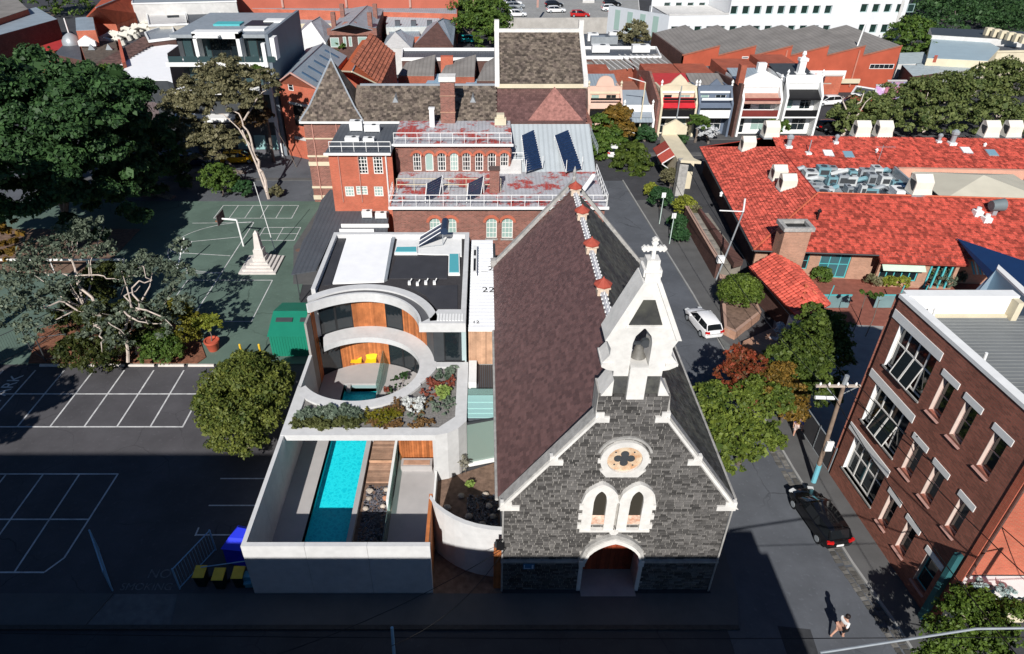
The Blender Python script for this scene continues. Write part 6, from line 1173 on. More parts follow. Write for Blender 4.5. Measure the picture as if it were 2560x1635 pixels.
for k, (u, v, w) in enumerate(((520, 90, 3), (572, 60, 3.4), (640, 72, 2.6), (690, 52, 2.8))): c_ = g(u, v, ztop + .4); MB().box(c_[0] - w / 2, c_[0] + w / 2, c_[1] - 1, c_[1] + 1, ztop + .35, ztop + .55).build('roof_panel', white if k != 1 else teal_p, ap_)
c_ = g(648, 58, ztop + .4); MB().box(c_[0] - 1.5, c_[0] + 1.7, c_[1] - 1.6, c_[1] + 2, ztop + .36, ztop + .42).build('light_well', black_m, ap_)
MB().box(xb + .5, xb + 1.2, 96, 98, 3.2, 6).build('water_tank', metal_g, ap_)
t, P = block('white_cottage', 'small white rendered building with big windows beneath the gum tree', [(440, 300), (560, 305), (548, 262), (436, 262)], 3.2, white, metal_g, par=.2); pwins(t, P[0], P[1], [(452, 305, 478, 328), (484, 305, 500, 328), (508, 300, 520, 326), (528, 300, 546, 330)], 2, 2, white, glass_pale)
t, P = block('white_kiosk', 'small white shopfront with mullioned window right of the gum trunk', [(628, 315), (675, 315), (668, 300), (626, 300)], 3.2, white, white, par=.15); pwins(t, P[0], P[1], [(632, 336, 672, 366)], 4, 2, frame_d, glass_pale)
t, P = block('workshop_shaded_front', 'dark maroon block standing in for the shaded lower front of the gabled workshop', [(682, 300), (756, 300), (748, 268), (690, 262)], 4.4, brick_k, metal_d, par=.2)  # added dark block: shade on the workshop's lower front put into its brick colour
# ---- gabled brick buildings behind the tower
t, D_ = roofed('gabled_workshop', 'red brick gabled workshop with blue zinc roof and rooflights', (727, 183), (808, 108), (795, 224), (868, 140), (695, 207), (765, 122), 11.3, 9.4, brick_o, zinc_y, barge=mat('pink_coping', (.5, .3, .26)))
for k in range(5):
    f = .12 + k * .18; a = [D_['AF'][i] + (D_['AB'][i] - D_['AF'][i]) * f for i in range(3)]; b = [D_['RF'][i] + (D_['RB'][i] - D_['RF'][i]) * f for i in range(3)]
    q = [a[i] + (b[i] - a[i]) * .25 for i in range(3)]; r_ = [a[i] + (b[i] - a[i]) * .8 for i in range(3)]; MB().tube((q[0], q[1], q[2] + .1), (r_[0], r_[1], r_[2] + .1), .14, 4).build('rooflight', mat('navy_flashing', (.04, .08, .14)), t)
A_, B_ = D_['LF'][:2], D_['RF'][:2]; pwins(t, A_, B_, [(721, 207, 733, 226)], 1, 2, white, glass)
f_, T_, L_ = fpl(A_, B_); MB(T_).box(L_ * .22, L_ * .95, -.1, .0, 2.5, 2.9).build('band', conc, t)
MB(T_).box(L_ * .22, L_ * .95, -.1, .0, 7.0, 7.3).build('lintel', conc, t)
for k in range(2): MB(T_).box(L_ * (.3 + k * .36), L_ * (.56 + k * .36), -.05, -.01, 4.4, 7.0).build('doorway', black_m, t)
t, D_ = roofed('striped_roof_house', 'orange brick house with striped terracotta roof behind the slate tower', (880, 180), (922, 98), (950, 214), (988, 134), (850, 178), (905, 100), 11.0, 8.6, brick_o, mat('orange_gable_roof', (.45, .1, .035), .8, .1), barge=cream)
AF, AB, RF, RB = (Vector(D_[k]) for k in ('AF', 'AB', 'RF', 'RB'))
tiles(t, 'roof_tile', tuple(RF + Vector((0, 0, .05))), tuple(RB - RF), tuple(AF - RF), (RB - RF).length, (AF - RF).length, .55, .5, mat('striped_tile', (.36, .12, .07), .8, .2, 2, island=.3), limit=0, kind='pan', thick=.05)
t, D_ = roofed('parapet_house', 'dark brick house with zinc roof and brick parapet front', (872, 60), (918, 14), (938, 76), (958, 24), (822, 76), (868, 22), 8.5, 6.8, brick_k, zinc_y); A_, B_ = D_['LF'][:2], D_['RF'][:2]
f_, T_, L_ = fpl(A_, B_); MB(T_).vprism([(-.3, 6.0), (L_ + .3, 6.0), (L_ + .3, 7.2), (L_ * .7, 7.4), (L_ * .6, 8.3), (L_ * .35, 8.3), (L_ * .25, 7.4), (-.3, 7.2)], -.35, -.0).build('parapet', brick_v, t)
pwins(t, A_, B_, [(826, 94, 848, 118), (858, 92, 866, 116), (872, 92, 880, 116), (895, 92, 918, 114)], 1, 1, white, glass_pale)
for u, v in ((834, 50), (856, 28), (925, 50), (938, 28)): c_ = g(u, v + 4, 8); MB().box(c_[0] - .4, c_[0] + .4, c_[1] - .4, c_[1] + .4, 6, 9.6).build('chimney', brick_v, t)
t, D_ = roofed('zinc_gable_shed', 'grey zinc gabled shed between apartments and the parapet house', (778, 55), (800, 42), (815, 108), (835, 72), (740, 90), (762, 60), 7, 5, white, zinc_y)
t, P = block('long_brick_mill', 'very long red brick mill wall across the top of the picture', [(596, 20), (1143, 34), (1143, -60), (596, -60)], 6, brick_o, zinc, par=.05)
MB().box(P[0][0], P[1][0], P[0][1] - .3, P[0][1] + 12, 0, 26).build('wall', mat('long_brick', (.4, .11, .07), .85, .1, .3, bump=.2), t)
for k in range(16): xx = P[0][0] + 4 + k * (P[1][0] - P[0][0] - 6) / 16; MB().box(xx, xx + 1.3, P[0][1] - .42, P[0][1] - .3, 8.2, 10.4).build('window', glass if k % 3 else glass_pale, t)
for k in range(5): xx = P[0][0] + 10 + k * 14; MB().tube((xx, P[0][1] - .5, 6.2), (xx, P[0][1] - .5, 12), .25, 5).build('wall_pipe', mat('pale_brick_pipe', (.5, .3, .25)), t)
t, P = block('pale_long_roof', 'long low building with grey roof and cream wall in front of the brick mill', [(560, 60), (840, 58), (1040, 52), (1040, 34), (560, 28)], 4, cream, mat('long_zinc', (.3, .36, .41), .5, .08), par=.05)
t, P = block('blue_zinc_store', 'pale blue-grey metal roof with small vents right of the parapet house', [(965, 68), (1100, 66), (1098, 26), (965, 26)], 5, mat('pale_wall', (.5, .52, .5)), mat('pale_zinc', (.42, .5, .54), .5, .08, kind='rib', p=(0, .6)), par=.06)
for u in (994, 1034, 1074): 
    for v in (30, 60): c_ = g(u, v, 5.3); MB().box(c_[0] - .5, c_[0] + .5, c_[1] - .5, c_[1] + .5, 4.9, 6).build('roof_vent', grey_roof, t)
t, P = block('low_red_wall', 'low red brick building front below the blue-grey metal roof', [(975, 92), (1050, 90), (1048, 70), (970, 70)], 4.2, brick_o, zinc, par=.1)
t, D_ = roofed('zinc_hip_house', 'grey zinc gabled roof with louvred strip right of centre top', (1094, 54), (1108, 46), (1133, 114), (1140, 52), (1035, 112), (1072, 60), 7, 5, brick_k, zinc_y)
t, D_ = roofed('small_grey_house', 'small grey gabled roof between striped roof and zinc gable', (988, 80), (1002, 74), (1030, 122), (1036, 92), (955, 120), (968, 88), 6, 4.6, conc, zinc_y)
t, P = block('long_flat_roof', 'long flat charcoal roof with white parapet behind the school', [(1004, 144), (1243, 144), (1243, 120), (1006, 120)], 5.5, brick_k, grey_roof, par=.5)
t, P = block('flat_roof_right', 'flat charcoal roof with white parapet right of the school hall', [(1452, 140), (1652, 140), (1640, 116), (1452, 116)], 5.5, brick_k, grey_roof, par=.5)
for k, (a, b, c, d, z) in enumerate(((995, 188, 1085, 148, 4.6), (1098, 190, 1186, 148, 4.6), (1192, 200, 1240, 150, 4.4))):
    P4 = [g3(a, b, z), g3(c, b, z), g3(c + 4, d - 12, z + 1.4), g3(a + 20, d + 8, z + .6)]; t = thing('fibro_roofed_shed', ('leftmost', 'middle', 'rightmost')[k] + ' of the weathered skillion roofs behind the slate ridge', 'shed', (P4[0][0], P4[0][1], 0)); MB().slab(P4, .15).build('roof', fibro, t); MB().prism([p[:2] for p in P4], 0, z - .15).build('wall', brick_r if k < 2 else brick_k, t)
t, P = block('red_wall_yard', 'red brick yard wall with grey lean-to behind the slate ridge', [(970, 214), (1075, 214), (1075, 196), (970, 196)], 3.4, brick_o, zinc, par=.3, cop=brick_o)
t, P = block('blue_lean_to', 'pale blue lean-to roof behind the school chimney', [(1060, 214), (1105, 212), (1148, 180), (1080, 186)], 3.8, brick_o, mat('blue_sheet', (.25, .4, .52), .5, .08), par=.05)
t, P = block('blue_flat_roof', 'small pale blue flat roof left of the school hall', [(1160, 214), (1240, 214), (1240, 192), (1170, 200)], 3.6, brick_r, mat('blue_sheet', (0, 0, 0)), par=.05)
c_ = g(1118, 175, 4.2); single(MB().box(c_[0] - 1, c_[0] + 1, c_[1] - .5, c_[1] + .5, 3, 6.4), 'brick_chimney', brick_o, 'orange brick chimney behind the school chimney', 'chimney')
# ---- car park deck
t, P = block('car_park_deck', 'concrete car park deck with pale ramp wall at the top', [(1258, 46), (1600, 44), (1590, -60), (1248, -60)], 3.5, mat('stained_concrete', (.4, .38, .35), .85, .15, .5, stain=.3), conc_d, par=.3, cop=conc)
f_, T_, L_ = fpl(P[0], P[1]); MB(T_).box(-.2, L_ + .2, -.3, .2, 0, 3.6).build('front_wall', MATS['stained_concrete'], t)
dk_z = f_(1400, 44)[1]; q = g(1258, 44, 3.5)
# ---- white office building
A_ = (g(1668, 112, 1.0)); yA = 152; xA = py(1668, 80, yA)[0]; xB = py(2252, 80, 156)[0]; wo_ = thing('white_offices', 'large white office building with rows of dark square windows at the top right', 'office', (xA, yA, 0)); wm_ = mat('office_render', (.66, .67, .68), .7, .03, .3)
f_, T_, L_ = fpl((xA, yA), (xB, 156.5)); wr1 = [(1667 + k * 29.2 + 10, 66 - k * .22, 1667 + k * 29.2 + 27, 87 - k * .3) for k in range(14)] + [(2146 + k * 28.5, 61, 2163 + k * 28.5, 82) for k in range(5)]
wr2 = [(1827 + k * 29.4, 15 - k * .15, 1844 + k * 29.4, 36 - k * .2) for k in range(9)] + [(2152 + k * 29.6, 10, 2169 + k * 29.6, 31) for k in range(5)]
s0 = f_(1822, 40)[0]; zl = f_(1740, 38)[1]
ops = []
for (u0, v0, u1, v1) in wr1 + wr2:
    um, vm = (u0 + u1) / 2, (v0 + v1) / 2; ops.append((f_(u0, vm)[0], f_(u1, vm)[0], f_(um, v1)[1], f_(um, v0)[1]))
wall(wo_, 'front_wall', wm_, T_, 0, s0, -4, zl, .4, ops[:14]); wall(wo_, 'front_wall', wm_, T_, s0, L_, -4, 18, .4, ops)
for o_1 in ops: window(wo_, T_, *o_1, .25, 1, 1, mat('teal_trim', (.3, .42, .41), .5), glassmat('office_glass', (.015, .035, .03), .1), .12, .06)
W3 = [T_(0, 0, 0), T_(0, 22, 0), T_(-13, 34, 0), T_(-13, 12, 0)]; MB(T_).box(.02, s0, .4, 14, 0, zl - .3).box(s0 + .1, L_, .45, 30, 0, 17.5).build('mass', wm_, wo_)
pts = [T_(-9.5, 13, 0)[:2], T_(0, 0, 0)[:2], T_(.3, .4, 0)[:2], T_(-9.2, 13.4, 0)[:2]]; MB().prism(pts, 0, [zl, zl, zl, zl]).build('side_wall', mat('shaded_render', (.5, .53, .56), .7, .03), wo_)  # darker copy of the office render, with the shade put into its colour
f2, T2_, L2 = fpl(pts[0], pts[1])
for k in range(4): MB(T2_).box(2 + k * 3.4, 3.4 + k * 3.4, -.08, -.02, 2, 6).build('tall_window', glass_pale, wo_)
rw2 = [(1660 + k * 29, 6, 1676 + k * 29, 25) for k in range(6)]; f3, T3, L3 = fpl(T_(-.2, 12, 0)[:2], T_(s0, 12, 0)[:2]); ops = [(f3(a, 15)[0], f3(c, 15)[0], f3((a + c) / 2, d)[1], f3((a + c) / 2, b)[1]) for a, b, c, d in rw2]; ops = [o for o in ops if o[0] > .3 and o[1] < L3]
wall(wo_, 'set_back_wall', wm_, T3, 0, L3, 0, 18, .4, ops)
for o_1 in ops: window(wo_, T3, *o_1, .25, 1, 1, MATS['teal_trim'], MATS['office_glass'], .12, .06)
MB(T_).box(-.1, s0, -.05, .4, zl, zl + .3).box(0, s0, .4, 11.9, zl - .1, zl).build('terrace', conc, wo_)
MB(T_).box(L_ - 1.6, L_ - 1.0, -.12, -.01, 0, 18).build('downpipe', conc, wo_)
# ---- sawtooth factory
sf = thing('sawtooth_factory', 'red brick factory with six sawtooth grey roofs', 'factory', (60, 120, 0)); YS = 119.0
def sp_(u, v): return py(u, v, YS)
lows = [(1704, 147), (1806, 141), (1890, 143), (1974, 142), (2067, 145), (2159, 142)]; peaks = [(1806, 116), (1892, 115), (1978, 116), (2070, 113), (2164, 115), (2256, 114)]; zp, zl2 = 7.4, 5.9
pb = g(1737, 77, zp); off = (pb[0] - sp_(1806, 116)[0], 18.0)
wallpoly = [(sp_(1704, 147)[0], 0)]; X0 = sp_(1704, 147)[0]; X1 = sp_(2256, 114)[0]; tw_ = (X1 - X0) / 6
for i in range(6): wallpoly += [(X0 + tw_ * i, zl2), (X0 + tw_ * (i + 1) - .01, zp)]
wallpoly += [(X1, 0)]; MB().vprism(wallpoly, YS, YS + .4).build('front_wall', mat('factory_brick', (.4, .085, .045), .85, .12, .6, bump=.25, stain=.15), sf)
for i in range(6):
    a, b = X0 + tw_ * i, X0 + tw_ * (i + 1); MB().slab([(a, YS + .3, zl2 + .1), (b - .1, YS + .3, zp + .08), (b - .1 - 1.2, YS + 18, zp + .08), (a - 1.2, YS + 18, zl2 + .1)], .12).build('roof', fibro, sf)
    MB().slab([(b - .1, YS + .4, zp + .02), (b, YS + .4, zl2), (b - 1.3, YS + 18, zl2), (b - 1.3, YS + 18, zp)], .02).build('sawtooth_glazing', glass, sf); MB().vprism([(a, zl2 + .02), (b - .02, zp + .02), (b - .02, zp + .22), (a, zl2 + .22)], YS - .12, YS).build('barge', mat('rust_barge', (.3, .12, .08)), sf)
MB().prism([(X0, YS), (X0 + .3, YS), (X0 - 1, YS + 18), (X0 - 1.3, YS + 18)], 0, zl2 + .3).build('side_wall', brick_k, sf); MB().prism([(X0 + .4, YS + .5), (X1 - .4, YS + .5), (X1 - 2, YS + 17.8), (X0 - .8, YS + 17.8)], 0, 5.5).build('mass', brick_k, sf)
f_, T_, L_ = fpl((X0, YS), (X1, YS)); pwins(sf, (X0, YS), (X1, YS), [(2174, 160, 2234, 172), (1795, 166, 1830, 176), (1855, 141, 1871, 146)], 5, 1, white, glass)
for s in (1962, 2142): a = f_(s, 150)[0]; MB(T_).tube((a, -.15, 1), (a, -.15, 6.8), .12, 5).build('downpipe', mat('salmon_pipe', (.5, .2, .14)), sf)
sg = MB(T_).box(f_(2008, 188)[0], f_(2112, 188)[0], -.2, -.05, f_(2060, 200)[1], f_(2060, 176)[1]).build('sign_board', white, sf); m = MB(T_)
for k in range(3): s_ = f_(2016, 190)[0] + k * .62; m.box(s_, s_ + .14, -.22, -.2, f_(2030, 194)[1], f_(2030, 182)[1]).box(s_ + .14, s_ + .42, -.22, -.2, f_(2030, 185)[1], f_(2030, 182)[1])
m.build('sign_marks', mat('faded_pink', (.75, .45, .42)), sg)
MB(T_).box(f_(2092, 210)[0], f_(2144, 210)[0], -.5, -.2, 1.6, 2.3).build('canopy', cream, sf)
c_ = sp_(2150, 80); MB().tube((sp_(2150, 115)[0], YS + 1, 6.5), (sp_(2150, 115)[0] + .6, YS + 1, 13), .12, 5).build('roof_mast', white, sf)
# painted walls in the yard below the factory
for k, (u0, u1, v0, v1, m_) in enumerate(((2052, 2095, 205, 236, brick_o), (2176, 2200, 236, 262, mat('mural_violet', (.5, .3, .55), .8, .3, 1.5, col2=(.8, .8, .85))), (2205, 2275, 222, 250, mat('mural_mixed', (.5, .16, .2), .8, .4, 1, col2=(.2, .3, .5))))):
    a, b = g(u0, v1), g(u1, v1); t = thing('mural_wall', ('brick yard wall with red graffiti below the factory sign', 'white and violet painted panel wall in the factory yard', 'multicoloured mural wall behind the parked white cars')[k], 'wall', a + (0,)); MB().prism([a, b, (b[0] + .2, b[1] + .4), (a[0] + .2, a[1] + .4)], 0, 3).build('wall', m_, t); MB().prism([(a[0] - .1, a[1] - .1), (b[0] + .1, b[1] - .1), (b[0] + .2, b[1] + .5), (a[0] + .1, a[1] + .5)], 3, 3.12).build('coping', conc, t)
t, P = block('factory_annexe', 'low brick annexe with blue mural door beneath the factory', [(2130, 232), (2190, 244), (2190, 222), (2142, 214)], 3.2, brick_r, grey_roof, par=.2)
# ---- weathered roofs behind the terraces, flat plant roof
for k, (pts, z) in enumerate(([[(1500, 178), (1600, 168), (1580, 138), (1480, 150)], 4.8], [[(1600, 190), (1692, 170), (1652, 132), (1575, 145)], 5.2], [[(1456, 196), (1500, 188), (1492, 150), (1456, 150)], 4.6])):
    t, P = block('weathered_roof_shed', ('wide weathered cement roof behind the pink terrace', 'weathered cement roof against the factory side wall', 'narrow weathered roof at the corner of the school hall')[k], pts, z, brick_r, fibro, par=.05)
    for q in range(7): c_ = (P[0][0] + (P[1][0] - P[0][0]) * (q + .5) / 7, (P[0][1] + P[2][1]) / 2); MB().ob((c_[0] - .5, c_[1], z + .1), (.16, (P[2][1] - P[0][1]) * .8, .12), .15).build('roof_batten', conc, t)
t, P = block('plant_roof', 'low flat roof carrying grey ventilation plant behind the school hall', [(1456, 116), (1640, 112), (1620, 82), (1452, 84)], 4, brick_k, grey_roof, par=.1)
for u, v, w, lb in ((1510, 96, 5, 'long low grey ventilation plant on the flat roof behind the hall'), (1482, 88, 2, 'small white unit left on the flat roof behind the hall'), (1535, 85, 2, 'small white unit right on the flat roof behind the hall'), (1500, 133, 3, 'white roof units on the charcoal roof nearer the hall'), (1600, 133, 3, 'white roof units on the charcoal roof nearer the factory')): c_ = g(u, v, 5); acunit(c_[0], c_[1], 4.0 if v < 120 else 5.2, w, 1.6, 1.4 if v < 120 else 1.2, lb, m=white if w < 5 else metal_g)
# ---- terrace houses
YT = 95.6
def terrace(name, label, u0, u1, vt, vb, wm, two=True, roofm=None, awn=None, pedi=None, trim=white, back=9, wins=None, upper=None, depth=1.7):
    x0 = py(u0, (vt + vb) / 2, YT)[0]; x1 = py(u1, (vt + vb) / 2, YT)[0]; zt = py((u0 + u1) / 2, vt, YT)[1]; t = thing(name, label, 'terrace house', (x0, YT, 0), None); T = frame(x0, YT + depth, 0); L_ = x1 - x0
    dw = [(L_ * .1, L_ * .28, .1, 2.3), (L_ * .45, L_ * .85, .5, 2.4)]; 
    if two: dw += [(L_ * .12, L_ * .36, 3.5, 5.5), (L_ * .55, L_ * .86, 3.5, 5.5)]
    hh = zt - .9; wall(t, 'front_wall', wm, T, 0, L_, 0, hh, .3, dw)
    for k, o in enumerate(dw): window(t, T, *o, .08, 1 if k % 2 == 0 else 2, 2, trim, glass if (k + len(name)) % 2 else glass_pale)
    for x in (x0, x1 - .28): MB().xprism([(YT, 0), (YT + back, 0), (YT + back, hh + .2), (YT + depth, hh + .5), (YT + .4, hh * .86), (YT, hh * .8)], x, x + .28).build('party_wall', wm if two else trim, t)
    if two: MB().box(x0 + .28, x1 - .28, YT, YT + depth, 2.75, 2.95).build('balcony_floor', trim, t); MB().box(x0 + .28, x1 - .28, YT, YT + .05, 2.95, 3.85).build('lace_railing', upper or black_m, t); MB().box(x0 + .28, x1 - .28, YT + .02, YT + .06, 5.2 if two else 2.3, 5.5 if two else 2.6).build('lace_frieze', upper or black_m, t)
    if awn:
        za = hh * .8 if two else 2.7; MB().slab([(x0 + .25, YT - .1, za - .45), (x1 - .25, YT - .1, za - .45), (x1 - .25, YT + depth, za + .45), (x0 + .25, YT + depth, za + .45)], .08).build('verandah_roof', awn, t)
    MB().box(x0, x1, YT + depth - .12, YT + depth + .3, hh - .1, hh + .15).build('cornice', trim, t); MB().box(x0, x1, YT + depth - .02, YT + depth + .25, hh + .15, zt).build('parapet', wm if pedi is None else pedi[1], t)
    if pedi:
        c = (x0 + x1) / 2; P_ = {'curve': [(c - 2.2, zt), (c - 1.2, zt + .3), (c - .7, zt + .9), (c, zt + 1.5), (c + .7, zt + .9), (c + 1.2, zt + .3), (c + 2.2, zt)], 'tri': [(x0, zt), (c, zt + 1.3), (x1, zt)], 'round': [(c - 1.3, zt)] + [(c + 1.1 * math.cos(rad(a)), zt + .5 + .9 * math.sin(rad(a))) for a in range(170, 9, -20)] + [(c + 1.3, zt)], 'small': [(c - .9, zt), (c, zt + .9), (c + .9, zt)]}[pedi[0]]
        MB().vprism(P_, YT + depth - .06, YT + depth + .22).build('pediment', pedi[1], t)
    MB().slab([(x0, YT + depth + .3, hh - .2), (x1, YT + depth + .3, hh - .2), (x1, YT + back, hh + .8), (x0, YT + back, hh + .8)], .1).build('roof', roofm or zinc, t); MB().box(x0 + .01, x1 - .01, YT + back - .2, YT + back + 8, 0, hh + .3).build('rear_mass', brick_r, t)
    MB().lathe((x0 + .14, YT + depth, zt), [(.16, 0), (.1, .25), (.2, .45), (.02, .8)], 8).lathe((x1 - .14, YT + depth, zt), [(.16, 0), (.1, .25), (.2, .45), (.02, .8)], 8).build('urn', trim, t)
    return t
pinkr = mat('pink_render', (.64, .44, .35), .75, .05); blueg = mat('blue_grey_render', (.12, .15, .2), .6, .06)
terrace('pink_terrace', 'pink rendered terrace with rounded pediment and broad awning', 1470, 1556, 224, 318, pinkr, awn=pinkr, pedi=('round', pinkr), trim=cream)
ct = terrace('grey_cottage', 'single-storey cottage with plain grey roof between pink terrace and tall brick wall', 1560, 1636, 272, 345, white, two=False, awn=zinc, roofm=zinc)
c_ = py(1596, 300, YT + 2); x0, x1 = py(1558, 280, YT)[0], py(1634, 280, YT)[0]; MB().slab([(x0, YT + .5, 2.8), (x1, YT + .5, 2.8), (x1, YT + 6.5, 4.9), (x0, YT + 6.5, 4.9)], .12).build('main_roof', mat('plain_zinc', (.26, .3, .34), .5, .06), ct)
terrace('cream_terrace', 'cream terrace with scrolled pediment and bright red awning', 1650, 1741, 222, 345, cream, awn=mat('red_awning', (.5, .02, .03), .6), pedi=('curve', cream), trim=white, roofm=mat('red_metal', (0, 0, 0)))
terrace('blue_terrace', 'blue-grey terrace with white iron lace balconies', 1744, 1830, 222, 345, blueg, awn=blueg, pedi=('small', blueg), upper=white, roofm=fibro)
terrace('white_terrace', 'white terrace with triangular pediment and brown balcony', 1852, 1952, 208, 340, white, awn=mat('brown_awning', (.4, .22, .17), .6), pedi=('tri', white), upper=mat('maroon_board', (.17, .03, .025), .6), roofm=zinc)
terrace('black_lace_terrace', 'white and black terrace at the end of the row with dark verandahs', 1962, 2053, 196, 335, white, awn=black_m, pedi=None, upper=black_m, roofm=metal_d, trim=white)
t = thing('tall_brick_wall', 'tall brown brick side wall between the grey cottage and the cream terrace', 'wall', (25, 97, 0)); a = py(1646, 300, YT)[0]; MB().xprism([(YT, 0), (YT + 16, 0), (YT + 16, 5.4), (YT + 8, 7.2), (YT, 5.0)], a - .35, a).build('wall', brick_v, t)
t = thing('tall_grey_wall', 'tall grey side wall with red chimney between blue and white terraces', 'wall', (34, 97, 0)); a = py(1842, 300, YT)[0]; MB().xprism([(YT - .2, 0), (YT + 12, 0), (YT + 12, 6.2), (YT - .2, 7.4)], a - .4, a).build('wall', brick_k, t); MB().box(a - .5, a + .3, YT + 1, YT + 2.2, 7, 9.6).build('chimney', brick_r, t)
t = thing('ornate_chimney', 'tall ornate white chimney behind the end terrace', 'chimney', (47, 101, 0)); c_ = (py(2003, 170, 101)[0], 101); MB().box(c_[0] - .7, c_[0] + .7, c_[1] - .5, c_[1] + .5, 3, 7.6).box(c_[0] - .45, c_[0] + .45, c_[1] - .4, c_[1] + .4, 7.6, 9.4).box(c_[0] - .6, c_[0] + .6, c_[1] - .5, c_[1] + .5, 9.2, 9.6).build('stack', white, t); MB().lathe((c_[0], c_[1], 9.6), [(.3, 0), (.2, .3), (.32, .5), (.2, .9)], 8).build('pot', white, t)
t = thing('white_chimney', 'stepped white chimney with sloping shoulder behind the white terrace', 'chimney', (42, 104, 0)); c_ = (py(1908, 160, 103)[0], 103); MB().vprism([(c_[0] - 2, 5.2), (c_[0] + 3, 5.2), (c_[0] + .6, 7.4), (c_[0] + .6, 8.4), (c_[0] - .6, 8.4), (c_[0] - .6, 7)], 103, 103.8).build('stack', white, t)
for k, (u0, u1, v0, v1, z, m_) in enumerate(((1880, 2000, 200, 160, 5.8, mat('zinc_plain2', (.3, .36, .4), .5)), (1700, 1790, 205, 165, 5.2, fibro), (1600, 1650, 205, 175, 5.2, mat('red_metal', (0, 0, 0))), (1455, 1500, 215, 192, 5, zinc))):
    block('rear_roof', ('blue-grey roof behind the white terrace', 'weathered patchwork roof behind the blue terrace', 'bright red metal roof behind the tall brown wall', 'pale grey roof left of the pink terrace pediment')[k], [(u0, v0), (u1, v0), (u1 - 15, v1), (u0 + 5, v1)], z, brick_r, m_, par=.05)
# ---- right edge buildings
t, P = block('cream_villa', 'cream villa with pale blue-grey hipped roof near the top right corner', [(2318, 145), (2470, 152), (2500, 120), (2440, 88), (2330, 92)], 5.2, cream, mat('villa_roof', (.33, .42, .46), .5, .06, .4), par=.05); pwins(t, P[0], P[1], [(2334, 138, 2342, 156)], 1, 1, mat('red_frame', (.4, .05, .04)), brick_r)
t, P = block('cream_wing', 'cream rendered wing running to the right edge below the dark trees', [(2440, 128), (2600, 125), (2600, 96), (2470, 92)], 5, cream, grey_roof, par=.3, cop=cream)
t, P = block('crenellated_roof', 'dark roof with a row of small chimneys by the top right trees', [(2330, 86), (2560, 100), (2560, 78), (2325, 68)], 6, conc, metal_d, par=.1)
for k in range(6): c_ = g(2470 + k * 18, 82 + k * 4, 6.4); MB().box(c_[0] - .6, c_[0] + .6, c_[1] - .4, c_[1] + .4, 6, 7.3).build('chimney', cream, t)
t, P = block('small_brick_shed', 'small dark brick shed with pale metal roof right of the factory', [(2282, 190), (2346, 182), (2350, 165), (2255, 162)], 4.2, brick_k, mat('shed_zinc', (.4, .46, .47), .5), par=.05)
t, P = block('grey_annexe', 'flat grey roof between factory and cream villa', [(2245, 160), (2330, 158), (2310, 130), (2250, 132)], 4, conc, mat('shed_zinc', (0, 0, 0)), par=.06)
t, P = block('grey_flat_right', 'long flat grey roof behind the right-hand trees', [(2300, 182), (2460, 172), (2470, 150), (2290, 158)], 4, conc_d, mat('shed_zinc', (0, 0, 0)), par=.06)
# ---- teal shed, obelisk, hoops in the school yard
sh = thing('green_shed', 'small green metal garden shed behind the round tree', 'shed', (-15.1, 45.3, 0)); gm_ = mat('shed_green', (.012, .19, .12), .5, .06, 1); a, b, c, d, e = -16.6, -13.2, 43.3, 48.0, 2.0
m = MB().box(a, b, c, d, 0, e); m.vprism([(a, e), (b, e), ((a + b) / 2, e + .01)], c, d); m.build('wall', gm_, sh); MB().slab([(a - .1, c - .1, e), (b + .1, c - .1, e), (b + .1, (c + d) / 2, e + .75), (a - .1, (c + d) / 2, e + .75)], .05).slab([(a - .1, (c + d) / 2, e + .75), (b + .1, (c + d) / 2, e + .75), (b + .1, d + .1, e), (a - .1, d + .1, e)], .05).build('roof', gm_, sh)
for k in range(16): MB().box(a + .1 + k * .21, a + .16 + k * .21, c - .03, c, .05, e - .05).build('wall_rib', gm_, sh)
MB().slab([(a + .3, 44.5, 2.5), (a + 1.6, 44.5, 2.5), (a + 1.6, 44.9, 2.62), (a + .3, 44.9, 2.62)], .03).slab([(a + 2.2, 44.5, 2.5), (a + 2.9, 44.5, 2.5), (a + 2.9, 44.9, 2.62), (a + 2.2, 44.9, 2.62)], .03).build('roof_sheet', metal_d, sh)
ob = thing('obelisk', 'white stone obelisk monument on a stepped base in the green court', 'monument', (-21.4, 58.0, 0))
for k, (w, z) in enumerate(((3.5, .0), (2.9, .2), (2.3, .4), (1.7, .6))): MB().box(-21.4 - w / 2, -21.4 + w / 2, 58 - w / 2, 58 + w / 2, z, z + .2).build('step', mat('pale_marble', (.6, .56, .52), .6, .08, 2, stain=.15), ob)
pm_ = MATS['pale_marble']; MB().box(-22.0, -20.8, 57.4, 58.6, .8, 1.15).prism([(-21.85, 57.55), (-20.95, 57.55), (-20.95, 58.45), (-21.85, 58.45)], 1.15, 1.9).build('pedestal', pm_, ob)
sq = lambda h: [(-21.4 - h, 58 - h), (-21.4 + h, 58 - h), (-21.4 + h, 58 + h), (-21.4 - h, 58 + h)]
q0, q1 = sq(.34), sq(.2); m = MB(); m.add([p + (1.9,) for p in q0] + [p + (3.5,) for p in q1] + [(-21.4, 58, 3.8)], [(0, 1, 5, 4), (1, 2, 6, 5), (2, 3, 7, 6), (3, 0, 4, 7), (4, 5, 8), (5, 6, 8), (6, 7, 8), (7, 4, 8)]).build('shaft', pm_, ob)
single(MB().tube((-20.9, 61.0, 0), (-21.6, 60.8, 7.4), .045, 6, .03), 'flagpole', white, 'thin white flagpole just behind the obelisk', 'flagpole')
